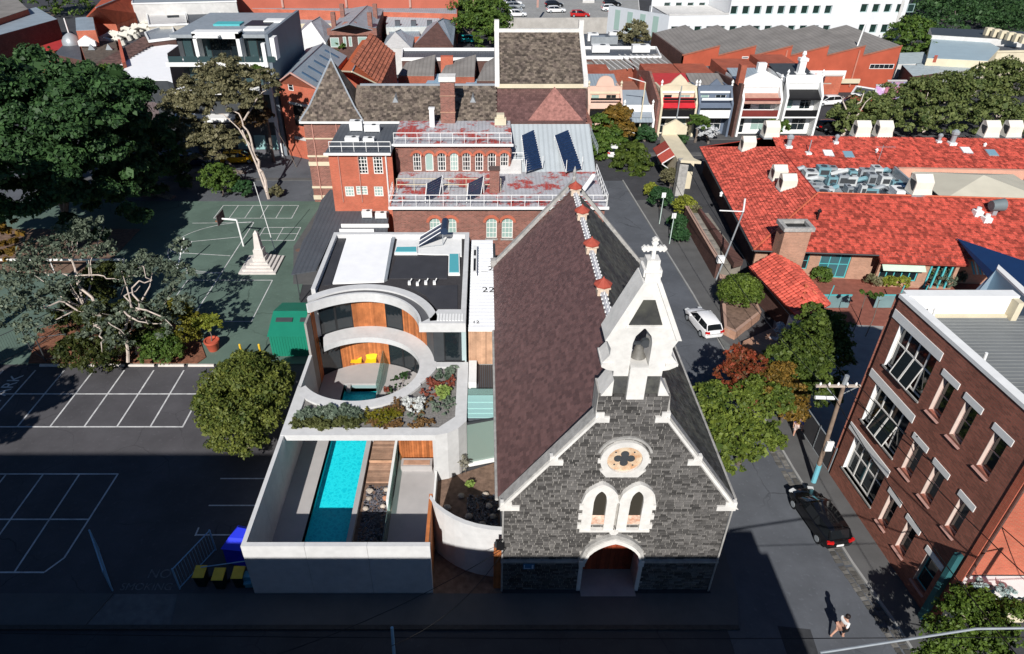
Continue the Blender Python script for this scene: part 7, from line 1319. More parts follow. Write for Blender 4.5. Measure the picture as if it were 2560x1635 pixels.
def hoop(x, y, dx, dy, lb, board=True):
    t = thing('basketball_hoop', lb, 'basketball hoop', (x, y, 0), 'basketball hoops'); MB().path([(x, y, 0), (x + dx * .08, y + dy * .08, 2.9), (x + dx, y + dy, 3.0)], .09, 8).build('post', white, t)
    n = Vector((dx, dy, 0)).normalized(); a = math.atan2(n.y, n.x); c = (x + dx + n.x * .1, y + dy + n.y * .1)
    MB().ob((c[0], c[1], 3.1), (.06, 1.7, 1.05), a).build('backboard', mat('backboard_back', (.09, .06, .06), .7), t)
    mb = MB(); r = .23; k = (c[0] + n.x * .35, c[1] + n.y * .35)
    for i in range(10): a0, a1 = i * .628, (i + 1) * .628; mb.tube((k[0] + r * math.cos(a0), k[1] + r * math.sin(a0), 2.75), (k[0] + r * math.cos(a1), k[1] + r * math.sin(a1), 2.75), .02, 4)
    mb.build('rim', mat('orange_rim', (.6, .15, .03), .5), t)
hoop(-24.4, 62.1, -1.6, .1, 'basketball hoop with dark backboard near the obelisk')
single(MB().tube((-29.1, 56.4, 0), (-28.6, 58.8, 2.6), .07, 8), 'netball_post', white, 'plain white post at the edge of the gum tree shade', 'post')
for k, (x, y) in enumerate(((-19.1, 43.5), (-17.6, 43.5))): t = thing('bollard', ('yellow bollard farther from the green shed', 'yellow bollard nearer the green shed')[k], 'bollard', (x, y, 0), 'yellow bollards'); MB().tube((x, y, 0), (x, y, 1.0), .09, 10).build('post', mat('yellow_paint', (.7, .45, .03), .5), t, smooth=True); MB().lathe((x, y, 1.0), [(.09, 0), (.06, .05), (.0, .07)], 10).build('cap', mat('yellow_paint', (0, 0, 0)), t)
ws = MB().add([(-1.0, -.12, 0), (1.0, -.12, 0), (1.0, .12, 0), (-1.0, .12, 0), (-.98, -.07, .14), (.98, -.07, .14), (.98, .07, .14), (-.98, .07, .14)], [(0, 1, 5, 4), (1, 2, 6, 5), (2, 3, 7, 6), (3, 0, 4, 7), (4, 5, 6, 7)]); wm2 = bpy.data.meshes.new('wheel_stop'); wm2.from_pydata(ws.v, [], ws.f); wm2.materials.append(mat('stop_paint', (.6, .55, .5), .8, .1, 3, stain=.2))
nm = ('leftmost white wheel stop, by the wire fence', 'second white wheel stop from the left along the mulch bed', 'third white wheel stop from the left along the mulch bed', 'third white wheel stop from the right along the mulch bed', 'second white wheel stop from the right along the mulch bed', 'rightmost white wheel stop, nearest the potted tree')
for k, x in enumerate((-33.25, -31.0, -28.7, -26.4, -24.1, -21.8)): o = bpy.data.objects.new('wheel_stop', wm2); C.objects.link(o); o.location = (x, 42.05, .025); o['label'] = nm[k]; o['category'] = 'wheel stop'; o['group'] = 'wheel stops along the mulch bed'
# potted tree
pt = thing('plant_pot', 'large terracotta pot beside the court', 'plant pot', (-21.55, 44.2, 0)); pt.name = 'plant_pot'; MB().lathe((-21.55, 44.2, 0), [(.38, 0), (.55, .75), (.6, .8), (.6, .95), (.5, .95), (.48, .85), (0, .85)], 16).build('pot', mat('terracotta_pot', (.45, .09, .05), .7, .1), pt, smooth=True)
tree('potted_tree', 'small yellow-green leafed tree growing in the terracotta pot', (-21.55, 44.2, .8), [(-21.9, 44.3, 2.3, .6, .5, .5), (-21.1, 44.2, 2.35, .6, .5, .55), (-21.55, 44.5, 2.7, .5, .4, .4), (-22.3, 44.1, 2.6, .4, .3, .45), (-20.8, 44.3, 2.8, .4, .3, .45)], L_yel, 1500, .22, .05, bark, limbs=5, flat=1, sub=12)
# wire fence posts at the left
wf = thing('wire_fence', 'dark steel framed wire fence at the corner of the green court', 'fence', (-34.5, 43, 0))
fp_ = [(-37.4, 41.9), (-36.0, 44.0), (-34.3, 46.8), (-32.8, 49.6)]
for x, y in fp_ + [(-34.0, 42.5), (-32, 43)]: MB().tube((x, y, 0), (x - .0, y, 2.4), .05, 6).build('post', metal_d, wf)
for z in (.3, 2.35): MB().path([p + (z,) for p in fp_], .03, 5).path([(-36, 44, z), (-34.0, 42.5, z), (-32, 43, z)], .03, 5).build('rail', metal_d, wf)
m = MB()
for a, b in zip(fp_, fp_[1:]):
    for k in range(14): x, y = a[0] + (b[0] - a[0]) * k / 14, a[1] + (b[1] - a[1]) * k / 14; m.tube((x, y, .3), (x, y, 2.35), .008, 3)
m.build('wire_mesh', metal_d, wf, kind='stuff')
pth = thing('court_fence_rail', 'long white rail running across the green court behind the gum trees', 'rail', (-40, 56.3, 0)); MB().box(-58, -33.5, 56.25, 56.4, 1.5, 1.65).build('rail', white, pth); mb = MB()
for k in range(8): mb.tube((-57.5 + k * 3.4, 56.32, 0), (-57.5 + k * 3.4, 56.32, 1.5), .05, 5)
mb.build('post', white, pth)
# bins, skip, gates in the shade
for k, (x, y, lb) in enumerate(((-15.05, 22.75, 'yellow-lidded bin farthest from the house wall'), (-14.0, 22.6, 'yellow-lidded bin in the middle of three'), (-13.0, 22.7, 'yellow-lidded bin against the house wall'))):
    t = thing('wheelie_bin', lb, 'bin', (x, y, .02), 'yellow-lidded bins'); bm_ = mat('bin_green', (.01, .02, .018), .5); MB().add([(x - .22, y - .25, .1), (x + .22, y - .25, .1), (x + .22, y + .2, .1), (x - .22, y + .2, .1), (x - .29, y - .32, 1.0), (x + .29, y - .32, 1.0), (x + .29, y + .34, 1.0), (x - .29, y + .34, 1.0)], [(0, 3, 2, 1), (0, 1, 5, 4), (1, 2, 6, 5), (2, 3, 7, 6), (3, 0, 4, 7), (4, 5, 6, 7)]).build('body', bm_, t)
    MB().add([(x - .31, y - .36, 1.0), (x + .31, y - .36, 1.0), (x + .31, y + .36, 1.08), (x - .31, y + .36, 1.08), (x - .28, y - .3, 1.05), (x + .28, y - .3, 1.05), (x + .28, y + .33, 1.14), (x - .28, y + .33, 1.14)], [(0, 1, 5, 4), (1, 2, 6, 5), (2, 3, 7, 6), (3, 0, 4, 7), (4, 5, 6, 7)]).build('lid', mat('yellow_lid', (.85, .55, .06), .5), t)
    MB().tube((x - .3, y + .28, .12), (x - .24, y + .28, .12), .12, 10).tube((x + .24, y + .28, .12), (x + .3, y + .28, .12), .12, 10).build('wheel', black_m, t)
sk = thing('blue_skip', 'rounded bright blue recycling skip against the house wall', 'skip', (-13.5, 24.6, 0)); MB().add([(-14.2, 24.0, .1), (-12.8, 23.7, .1), (-12.6, 25.2, .1), (-14.0, 25.5, .1), (-14.3, 24.2, 1.15), (-12.75, 24.0, 1.15), (-12.5, 25.3, 1.2), (-13.9, 25.6, 1.2)], [(0, 3, 2, 1), (0, 1, 5, 4), (1, 2, 6, 5), (2, 3, 7, 6), (3, 0, 4, 7)]).build('body', mat('skip_blue', (.02, .03, .5), .4, .05), sk)
MB().add([(-14.35, 24.1, 1.15), (-12.7, 23.9, 1.15), (-12.45, 25.35, 1.2), (-13.85, 25.7, 1.2), (-14.0, 24.6, 1.5), (-12.9, 24.5, 1.5), (-12.8, 25.1, 1.5), (-13.7, 25.3, 1.5)], [(0, 1, 5, 4), (1, 2, 6, 5), (2, 3, 7, 6), (3, 0, 4, 7), (4, 5, 6, 7)]).build('lid', mat('skip_lid', (.03, .05, .75), .35, .04), sk)
gt = thing('mesh_gate', 'open steel mesh gate leaf on the left of the lot entrance', 'gate', (-19.75, 22.3, 0)); gt2 = thing('mesh_gate', 'open steel mesh gate leaf next to the bins', 'gate', (-16.2, 22.4, 0))
for t, A_, B_ in ((gt, (-19.75, 22.3), (-21.7, 24.9)), (gt2, (-16.2, 22.4), (-15.1, 24.9))):
    m = MB(); bm2 = mat('blue_steel', (.22, .4, .55), .5, .05)
    for z in (.15, 1.7): m.tube(A_ + (z,), B_ + (z,), .035, 5)
    for p in (A_, B_): m.tube(p + (.05,), p + (1.75,), .05, 6)
    m.build('gate_frame', bm2, t); n_ = MB()
    for k in range(1, 14): x, y = A_[0] + (B_[0] - A_[0]) * k / 14, A_[1] + (B_[1] - A_[1]) * k / 14; n_.tube((x, y, .15), (x, y, 1.7), .012, 3)
    n_.build('mesh_bars', bm2, t)
MB().tube((-15.0, 22.9, 1.2), (-12.2, 23.3, 1.3), .03, 5).build('rail', bm2, gt2)
single(MB().box(-12.75, -12.2, 22.5, 22.9, .02, .9).box(-12.7, -12.3, 22.3, 22.5, .5, .6), 'gas_box', mat('aqua_box', (.12, .35, .45), .5), 'small aqua service box at the foot of the house corner', 'meter box')
# ---- poles, lamps, wires
def pole(x, y, h, lb, lean=(0, 0), arms=(), r=.14, m_=None, base=None, name='power_pole', cat='power pole'):
    t = thing(name, lb, cat, (x, y, 0)); tp = (x + lean[0], y + lean[1], h); MB().tube((x, y, 0), tp, r, 10, r * .75).build('post', m_ or mat('grey_timber_pole', (.22, .16, .12), .9, .25, 3), t, smooth=True)
    for (z, a, b, dy) in arms: MB().box(x + lean[0] * z / h + a, x + lean[0] * z / h + b, y + dy - .06, y + dy + .06, z - .06, z + .07).build('crossarm', mat('pale_arm', (.45, .38, .32), .8, .15), t)
    return t, tp
t, tp = pole(20.6, 30.0, 8.2, 'timber power pole with crossarm and blue-banded foot by the brick building', (-.4, 0), ((7.8, -1.6, .9, -.05),))
MB().tube((20.58, 30, .05), (20.53, 30, 1.6), .16, 10).build('blue_band', mat('aqua_band', (.15, .42, .5), .5), t); MB().tube((20.2, 30, 7.9), (20.2, 30, 8.5), .13, 8).build('transformer_cap', metal_g, t)
MB().tube((18.8, 29.95, 6.98), (19.9, 29.95, 6.93), .11, 8).build('lamp_head', white, t); MB().tube((19.2, 29.95, 7.75), (20.25, 29.95, 6.7), .03, 4).tube((21.0, 29.95, 7.75), (20.25, 29.95, 7.2), .03, 4).build('brace', metal_g, t); MB().box(20.35, 20.75, 29.7, 29.84, 3.0, 3.7).build('white_notice', white, t)
mb = MB()
for k in range(5): mb.lathe((18.85 + k * .5, 29.95, 7.87), [(.05, 0), (.07, .08), (.03, .18)], 6)
mb.build('insulator', white, t)
x, y = g(1790, 700); t, tp = pole(x, y, 7.0, 'slim grey street lamp pole with white head beside the planter wall', (1.0, -.2), (), .09, metal_g, name='street_lamp', cat='street lamp'); a = g(1752, 575, 6.6); MB().tube(tp, (tp[0] - 2.1, tp[1], tp[2] + .1), .05, 5).build('lamp_arm', white, t); MB().box(x - .3, x + .3, y - .25, y + .2, 1.9, 2.5).build('white_box', white, t); MB().tube((tp[0], tp[1], 7), (tp[0] - .1, tp[1], 8.2), .08, 6).build('top_lamp', white, t)
for (u, v, h, lb) in ((1648, 562, 3.1, 'pale green street sign pole by the round clipped bush'), (1673, 612, 2.9, 'thin pale sign post beside the elongated bush')):
    x, y = g(u, v); t = thing('sign_post', lb, 'sign post', (x, y, .1)); MB().tube((x, y, .1), (x + .1, y + .3, h), .045, 6).build('post', mat('pale_green_post', (.45, .55, .5), .5), t); MB().box(x - .12, x + .3, y + .28, y + .32, h - .1, h + .45).build('sign', white, t)
x, y = g(1590, 330); t, tp = pole(x, y - 2, 7.5, 'pale street light pole among the trees by the grey cottage', (0, 0), (), .11, cream, name='street_light', cat='street lamp'); MB().path([tp, (tp[0] - 2.5, tp[1] - .5, 8.3)], .06, 5).build('lamp_arm', white, t)
for u, v, lb in ((1684, 345, 'dark timber street pole in front of the cream terrace'), (1995, 325, 'dark pole in front of the black lace terrace, left'), (2020, 325, 'dark pole in front of the black lace terrace, right')): x, y = g(u, v); t, tp = pole(x, y, 7.2, lb, (0, 0), ((6.6, -1.5, 1.5, 0),) if u != 1684 else (), .1, metal_g)
x, y = g(2520, 1720); 
t = thing('green_pole', 'thick green steel street pole leaning into the bottom right corner', 'pole', (22.9, 15.0, 0)); MB().tube((22.9, 15.2, 0), (22.9, 15.2, 9.6), .16, 12, .11).build('post', mat('pole_green', (.03, .25, .18), .5), t, smooth=True)
ra_, rb_ = g3(2050, 1632, 9.2), g3(2440, 1572, 9.4); MB().path([(22.9, 15.2, 9.6), (20.3, 14.2, 9.5), rb_, ra_], .045, 6).build('outreach_arm', metal_g, t)
t = thing('street_lamp', 'pale blue lamp standard rising from the dark street at the bottom edge', 'street lamp', (-3.6, 15.0, 0)); MB().tube((-3.6, 14.4, 0), (-3.6, 15.6, 7.3), .09, 8, .06).build('post', mat('blue_grey_post', (.3, .5, .62), .5), t); MB().box(-3.35, -3.05, 14.4, 14.7, 6.3, 6.9).build('control_box', mat('blue_grey_post', (0, 0, 0)), t)
wires = [((20.2, 30, 7.95), (22.9, 6, 11)), ((19.2, 30, 7.95), (18.5, 5, 11)), ((20.9, 30, 7.95), (27, 6, 9)), ((19.0, 30, 7.9), (17.5, 60, 8)), ((20.8, 30, 7.9), (19.5, 62, 8)), ((1.1, 22.3, 3.5), (-3.6, 15, 7.0)), ((1.1, 22.3, 3.6), (-12, 14, 6.0)), ((-60, 16.5, 7.5), (30, 15, 7.8))]
for k, (a, b) in enumerate(wires):
    a, b = Vector(a), Vector(b); pts = [tuple(a.lerp(b, i / 10) + Vector((0, 0, -1.1 * 4 * (i / 10) * (1 - i / 10)))) for i in range(11)]
    single(MB().path(pts, .022 if k < 5 else .016, 4), 'overhead_wire', black_m, ('overhead cable from the pole past the brick building', 'overhead cable from the crossarm across the street towards the viewer', 'overhead cable from the crossarm over the brick building corner', 'overhead cable running along the side street, church side', 'overhead cable running along the side street, garden side', 'service wire from the church corner, steeper', 'service wire from the church corner, flatter', 'long wire over the dark front street')[k], 'cable')
single(MB().box(.62, 1.0, 22.2, 22.45, 3.5, 4.05).tube((.7, 22.2, 4.05), (.9, 22.1, 4.4), .03, 5), 'meter_bracket', black_m, 'black cable bracket on the church corner above the timber pier', 'bracket')
single(MB().box(12.3, 12.75, 24.0, 24.3, 0, .5).lathe((12.5, 24.5, 0), [(.2, 0), (.25, .35), (.1, .5)], 8), 'corner_planter', cream, 'small cream planter at the church corner kerb', 'planter')
# side fence and gate by the pole
fn = thing('steel_fence', 'dark steel fence panels behind the pole by the brick building', 'fence', (21.3, 33, 0)); q = [(21.9, 30.9), (21.75, 33.0), (21.6, 35.4), (21.5, 38.4)]
for a, b in zip(q, q[1:]):
    m = MB()
    for z in (.1, 1.95): m.tube(a + (z,), b + (z,), .04, 5)
    for p in (a, b): m.tube(p + (0,), p + (2.1,), .05, 6)
    m.build('fence_frame', metal_g, fn); L_ = math.hypot(b[0] - a[0], b[1] - a[1]); MB().ob(((a[0] + b[0]) / 2, (a[1] + b[1]) / 2, 1.02), (L_, .02, 1.8), math.atan2(b[1] - a[1], b[0] - a[0])).build('fence_panel', mat('dark_mesh', (.06, .06, .065), .7), fn)
# ================================================================ CARS
def car(name, label, x, y, head, paint, L_=4.3, W=1.78, H=1.46, kind='hatch', group=None, simple=False, z=0.):
    t = thing(name, label, 'car', (0, 0, 0), group); h = W / 2
    st = [(-L_ / 2, .78, .55, .72), (-L_ / 2 + .06, .9, .3, .9), (-L_ * .4, .98, .22, .98 if kind == 'hatch' else .94), (-L_ * .2, 1, .2, .95), (0, 1, .2, .93), (L_ * .22, 1, .2, .9), (L_ * .33, .97, .22, .84), (L_ * .45, .9, .25, .72), (L_ / 2 - .03, .8, .32, .62), (L_ / 2, .66, .42, .52)]
    vs = []; fs = []; n = 9
    for (px, w, zb, zt) in st:
        w *= h
        for (a, b) in ((-.86, zb), (-1, zb + .14), (-1.0, (zb + zt) / 2), (-.95, zt - .06), (-.82, zt), (.0, zt + .03), (.82, zt), (.95, zt - .06), (1.0, (zb + zt) / 2), (1, zb + .14), (.86, zb)): vs.append((px, a * w, b))
    n = 11; k = len(st)
    for i in range(k - 1):
        for j in range(n): fs.append((i * n + j, i * n + (j + 1) % n, (i + 1) * n + (j + 1) % n, (i + 1) * n + j))
    fs += [tuple(range(n))[::-1], tuple(range((k - 1) * n, k * n))]
    MB().add(vs, fs).build('body', paint, t, smooth=True)
    rear = -L_ * .47 if kind == 'hatch' else -L_ * .42
    cb = [(rear, .8, .94, .6, .96), (rear + .32, .86, .95, .68, H - .08), (-L_ * .12, .9, .94, .72, H), (L_ * .06, .9, .93, .7, H - .04), (L_ * .14, .89, .92, .66, H - .16), (L_ * .29, .82, .88, .55, .9)]
    vs = []; fs = []
    for (px, wb, zb, wt, zt) in cb: vs += [(px, -wb * h, zb), (px, -wt * h, zt), (px, 0, zt + .02), (px, wt * h, zt), (px, wb * h, zb)]
    for i in range(len(cb) - 1):
        for j in range(4): fs.append((i * 5 + j, i * 5 + j + 1, i * 5 + j + 6, i * 5 + j + 5))
    MB().add(vs, fs).build('window_glass', glassmat('car_glass', (.01, .012, .014), .05), t, smooth=True)
    vs = []; fs = []
    for (px, wt, zt) in ((rear + .26, .64, H - .12), (rear + .4, .7, H - .03), (-L_ * .12, .74, H + .02), (L_ * .05, .72, H - .01), (L_ * .09, .68, H - .06)): vs += [(px, -wt * h, zt - .03), (px, -wt * h * .9, zt + .015), (px, 0, zt + .03), (px, wt * h * .9, zt + .015), (px, wt * h, zt - .03)]
    for i in range(4):
        for j in range(4): fs.append((i * 5 + j, i * 5 + j + 1, i * 5 + j + 6, i * 5 + j + 5))
    MB().add(vs, fs).build('roof', paint, t, smooth=True)
    m = MB()
    for s in (-1, 1):
        for (a, b) in ((cb[1], cb[0]), (cb[3], cb[5])): m.path([(a[0], s * a[3] * h, a[4]), (b[0], s * b[1] * h, b[2])], .04, 4)
        m.path([(-L_ * .14, s * .73 * h, H - .03), (-L_ * .12, s * .9 * h, .94)], .03, 4)
    m.build('pillar', paint, t)
    for sx in (-.31, .3):
        for s in (-1, 1):
            w = MB().tube((sx * L_, s * (h - .2), .32), (sx * L_, s * (h + .01), .32), .32, 16).build('wheel', black_m, t); MB().tube((sx * L_, s * (h + .0), .32), (sx * L_, s * (h + .025), .32), .2, 10).build('rim', metal_g, w)
    for s in (-1, 1):
        MB().ob((L_ / 2 - .16, s * h * .66, .66), (.3, .34, .12), s * .35).build('headlight', mat('headlight', (.6, .62, .62), .1), t); MB().ob((-L_ / 2 + .05, s * h * .74, .82), (.14, .36, .16), s * -.25).build('taillight', mat('taillight', (.5, .01, .01), .2), t); MB().ob((L_ * .16, s * (h + .08), .95), (.14, .18, .12)).build('mirror', paint, t)
    MB().ob((-L_ / 2 - .015, 0, .55), (.03, .42, .13)).build('number_plate', white, t); MB().ob((0, 0, .2), (L_ * .86, W * .86, .1)).build('underbody', black_m, t)
    t.location = (x, y, z); t.rotation_euler = (0, 0, head); return t
cw_ = mat('white_car_paint', (.78, .78, .78), .2, .02, spec=.6); ck = mat('black_car_paint', (.006, .006, .007), .12, .05, spec=.7); cred = mat('red_car_paint', (.4, .02, .02), .2, .02); cs = mat('silver_car_paint', (.42, .44, .45), .25, .03, metal=.4); cy = mat('yellow_taxi_paint', (.75, .4, .01), .3, .03); cbl = mat('navy_car_paint', (.01, .02, .06), .2, .05); ct_ = mat('teal_car_paint', (.02, .4, .4), .3)
car('white_hatchback', 'white hatchback parked in the side street beyond the church', 18.25, 47.4, rad(101), cw_, 4.05, 1.7)
car('black_hatchback', 'glossy black hatchback parked by the kerb near the brick building', 19.55, 26.9, rad(99), ck, 4.2, 1.72)
x, y = g(600, 405); car('yellow_taxi', 'yellow taxi on the cross street behind the tall gum tree', x, y, rad(5), cy, 4.6)
x, y = g(545, 412); car('dark_sedan', 'dark blue car half hidden left of the yellow taxi', x - 3, y, rad(4), cbl, 4.6)
for k, (u, v, p, lb, hd) in enumerate(((2066, 262, cw_, 'white hatchback in the yard right of the end terrace', 190), (2130, 262, cw_, 'white car beside the mural wall, right of its white neighbour', 170), (2120, 300, cbl, 'dark blue car under the tree beyond the red roof', 10), (2075, 325, ck, 'black car in front of the end terrace', 10), (1538, 385, cw_, 'white car half hidden under the street tree by the school', 75), (1572, 392, cs, 'silver car parked at the corner under the street tree', 80), (1175, 105, ct_, 'teal and white car in the lane behind the zinc roof', 12))):
    x, y = g(u, v); car('parked_car', lb, x, y, rad(hd), p, 4.4)
lots = [(1282, 8, cw_, 'white car at the back left of the car park deck', 8), (1288, 16, cs, 'silver car second in the left group on the car park deck', 8), (1283, 26, cs, 'blue-grey car third in the left group on the car park deck', 6), (1292, 36, cw_, 'white car nearest the ramp wall in the left group', 4), (1385, 12, ck, 'dark car with red stripe at the middle of the car park deck', 10), (1390, 26, cw_, 'white car behind the dark one at the middle of the car park deck', 6), (1450, 37, cred, 'red car nearest the ramp wall', -4), (1530, 10, ck, 'black car at the back right of the car park deck', 5), (1527, 22, cw_, 'white four-wheel drive on the right of the car park deck', 5), (1545, 34, cw_, 'white car second from the front in the right group', -4), (1555, 44, ck, 'dark car nearest the ramp wall in the right group', -6)]
for u, v, p, lb, hd in lots: x, y = g(u, v, 3.7); car('parked_car', lb, x, y, rad(hd), p, 4.5, group='cars on the car park deck', z=3.27)
for u, v, lb in ((1470, 5, 'concrete lift tower in the middle of the car park deck'),): x, y = g(u, v, 3.3); single(MB().box(x - 1.5, x + 1.5, y - 1, y + 1, 3.2, 6.5), 'lift_tower', conc, lb, 'lift tower')

# ================================================================ PEOPLE
skin = mat('skin', (.5, .28, .2), .6, .05); hair = mat('dark_hair', (.02, .012, .01), .6)
def person(label, x, y, rz, top, legs_m, legc, stride=.35, arm=.25, bend=.12, shorts=None):
    t = thing('person', label, 'person', (0, 0, 0)); me = bpy.data.meshes.new('body')
    J = [((0, 0, .95), .14), ((0, .02, 1.15), .125), ((0, bend, 1.38), .15), ((0, bend + .02, 1.5), .06), ((0, bend + .05, 1.62), .095), ((0, bend + .05, 1.72), .085),
         ((.1, 0, .9), .1), ((.1, stride * .5, .5), .065), ((.1, stride * .6, .09), .045), ((.1, stride * .6 + .15, .04), .04),
         ((-.1, 0, .9), .1), ((-.1, -stride * .3, .5), .065), ((-.1, -stride, .12), .045), ((-.1, -stride + .14, .05), .04),
         ((.2, bend, 1.4), .06), ((.26, bend - arm * .4, 1.14), .045), ((.24, bend + .02 - arm * .5, .9), .035), ((.24, bend + .06 - arm * .5, .8), .032),
         ((-.2, bend, 1.4), .06), ((-.26, bend + arm * .5, 1.14), .045), ((-.22, bend + arm, .98), .035), ((-.2, bend + arm + .08, .92), .032)]
    E_ = [(0, 1), (1, 2), (2, 3), (3, 4), (4, 5), (0, 6), (6, 7), (7, 8), (8, 9), (0, 10), (10, 11), (11, 12), (12, 13), (2, 14), (14, 15), (15, 16), (16, 17), (2, 18), (18, 19), (19, 20), (20, 21)]
    def skinned(name, idx, m_, grow=0.):
        me = bpy.data.meshes.new(name); mp = {i: k for k, i in enumerate(idx)}; me.from_pydata([J[i][0] for i in idx], [(mp[a], mp[b]) for a, b in E_ if a in mp and b in mp], []); me.materials.append(m_)
        o = bpy.data.objects.new(name, me); C.objects.link(o); o.parent = t
        o.modifiers.new('s', 'SKIN'); o.modifiers.new('b', 'SUBSURF').levels = 1; o.modifiers['b'].render_levels = 2
        for k, i in enumerate(idx): r = J[i][1] + grow; me.skin_vertices[0].data[k].radius = (r * (1.25 if i in (0, 1, 2) else 1), r)
        me.skin_vertices[0].data[0].use_root = True; return o
    skinned('body', list(range(22)), skin); skinned('shirt', [1, 2, 14, 15, 18, 19], top, .018); skinned('trousers', [0, 6, 7, 10, 11] + ([8, 12] if legc else []), legs_m, .02)
    hx = MB().lathe((0, bend + .03, 1.6), [(.1, 0), (.125, .08), (.11, .16), (.06, .21)], 12); hx.build('hair', hair, t, smooth=True)
    f = MB().box(-.045, -.02, bend + .135, bend + .15, 1.655, 1.67).box(.02, .045, bend + .135, bend + .15, 1.655, 1.67); f.build('eye', black_m, t); MB().add([(-.015, bend + .14, 1.62), (.015, bend + .14, 1.62), (0, bend + .17, 1.61), (0, bend + .14, 1.65)], [(0, 1, 2), (0, 2, 3), (1, 3, 2)]).build('nose', skin, t)
    for s in (-1, 1):                          # hands: palm and five fingers
        b0 = J[17 if s > 0 else 21][0]; hm = MB().ob((b0[0], b0[1] + .01, b0[2] - .04), (.035, .075, .09))
        for k in range(4): hm.path([(b0[0], b0[1] - .02 + k * .02, b0[2] - .08), (b0[0] - s * .012, b0[1] - .02 + k * .02, b0[2] - .12), (b0[0] - s * .03, b0[1] - .02 + k * .02, b0[2] - .145 + abs(k - 1.5) * .006)], .009, 5)
        hm.path([(b0[0], b0[1] + .045, b0[2] - .03), (b0[0] - s * .02, b0[1] + .07, b0[2] - .075)], .011, 5); hm.build('hand', skin, t)
    t.location = (x, y, .0); t.rotation_euler = (0, 0, rz); return t
x, y = g(2092, 1592); p1 = person('person in a white top with bare arms walking across the side street', x, y, rad(-70), mat('white_shirt', (.75, .74, .72), .8), skin, False, .36, .25, .05)
bg_ = thing('shoulder_bag', 'dark shoulder bag carried by the person in the white top', 'bag', (x, y, .9)); MB().ob((x + .05, y - .25, 1.0), (.3, .12, .26), .3).build('bag_body', black_m, bg_); MB().path([(x - .05, y - .25, 1.1), (x, y, 1.45), (x + .12, y - .25, 1.1)], .012, 4).build('strap', black_m, bg_)
x, y = g(1988, 1092); p2 = person('person in a blue top with a red cap on the footpath by the maple tree', x, y + .2, rad(170), mat('blue_shirt', (.08, .14, .5), .8), mat('pale_shorts', (.5, .4, .36), .8), False, .3)
x, y = g(1965, 1060); single(MB().ob((x, y + .3, .9), (.4, .2, .35), .4), 'white_bag', white, 'white bag held beside the person in the blue top', 'bag')

# ================================================================ TREES AND SHRUBS
def blobs_px(L_, Y, ry=1.0, rz=1.0): return [(*(lambda p: (p[0], Y + dy))(py(u, v, Y + dy)), py(u, v, Y + dy)[1], r, r * ry, r * rz) for (u, v, r, dy) in L_]
def bb(u, v, Y, r, rz=None): x, z = py(u, v, Y); return (x, Y, z, r, r, rz or r * .85)
def bz(u, v, z, r, rz=None): x, y = g(u, v, z); return (x, y, z, r, r, rz or r * .85)
big = [bb(20, 270, 70, 4.6), bb(90, 245, 73, 4.6), bb(165, 275, 71, 4.8), bb(60, 330, 66, 5.0), bb(150, 360, 65, 5.2), bb(230, 330, 68, 5), bb(40, 470, 60, 4.6), bb(130, 480, 61, 4.8), bb(210, 460, 64, 4.8), bb(260, 540, 62, 3.8), bb(-60, 300, 66, 6), bb(-60, 480, 60, 6)]
tree('shade_tree', 'huge dark green tree filling the upper left of the picture', (-44, 66, 0), big, L_dark, 125000, .38, .6, limbs=5, seed=1, fill=.1, sub=330)
big2 = [bb(300, 280, 78, 4.2), bb(330, 350, 76, 4.2), bb(300, 420, 72, 4.4), bb(370, 410, 76, 3.9), bb(250, 250, 80, 4), bb(400, 460, 78, 3.4), bb(320, 480, 70, 3.6)]
tree('shade_tree', 'dark green tree to the right of the huge one, reaching the rear yard', (-36, 74, 0), big2, L_dark, 56000, .36, .45, limbs=9, seed=2, fill=.1, sub=280)
tree('shade_tree', 'lighter green treetop against the white flat roof', (-38, 84, 0), [bb(268, 218, 84, 2.4), bb(262, 245, 82, 2.6), bb(330, 330, 84, 2.6), bb(345, 370, 84, 2.4)], L_mid, 15000, .38, .3, seed=3, fill=.15)
tree('shade_tree', 'dark trees in shade at the back of the yard, left of the gum trunk', (-30, 82, 0), [bb(430, 470, 84, 3), bb(470, 440, 86, 3), bb(400, 500, 80, 2.8)], L_dark, 12000, .4, .3, seed=4)
rt_ = [bz(608, 1010, 3.0, 2.4, 2.4), bz(628, 960, 4.0, 2.0, 1.8), bz(598, 1060, 2.2, 2.0, 1.7), bz(556, 1010, 3.0, 1.5), bz(680, 965, 3.6, 1.35), bz(598, 1085, 1.9, 1.6, 1.5)]
tree('round_tree', 'dense round olive-green tree standing beside the house wall', (-15.6, 33.2, 0), rt_, L_round, 62000, .17, .3, limbs=6, seed=5, fill=.04, flat=.7, sub=170)
tree('side_tree', 'tall dark tree just beyond the left edge, shading the green court', (-41, 46, 0), [(-40.8, 45, 13, 4.2, 4.2, 3.6), (-42.5, 50, 12, 4, 4, 3.5), (-39.8, 42, 14, 3.3, 3.3, 3)], L_dark, 14000, .45, .4, limbs=5, seed=61, fill=.2, sub=120)
tree('side_tree', 'dark tree just beyond the left edge, shading the parking bays', (-37, 24.5, 0), [(-37, 24.5, 9, 3.3, 3.3, 2.8), (-39, 27.5, 8.5, 3, 3, 2.6), (-36.8, 21.5, 10.5, 2.6, 2.6, 2.4)], L_dark, 11000, .4, .35, limbs=5, seed=62, fill=.2, sub=110)
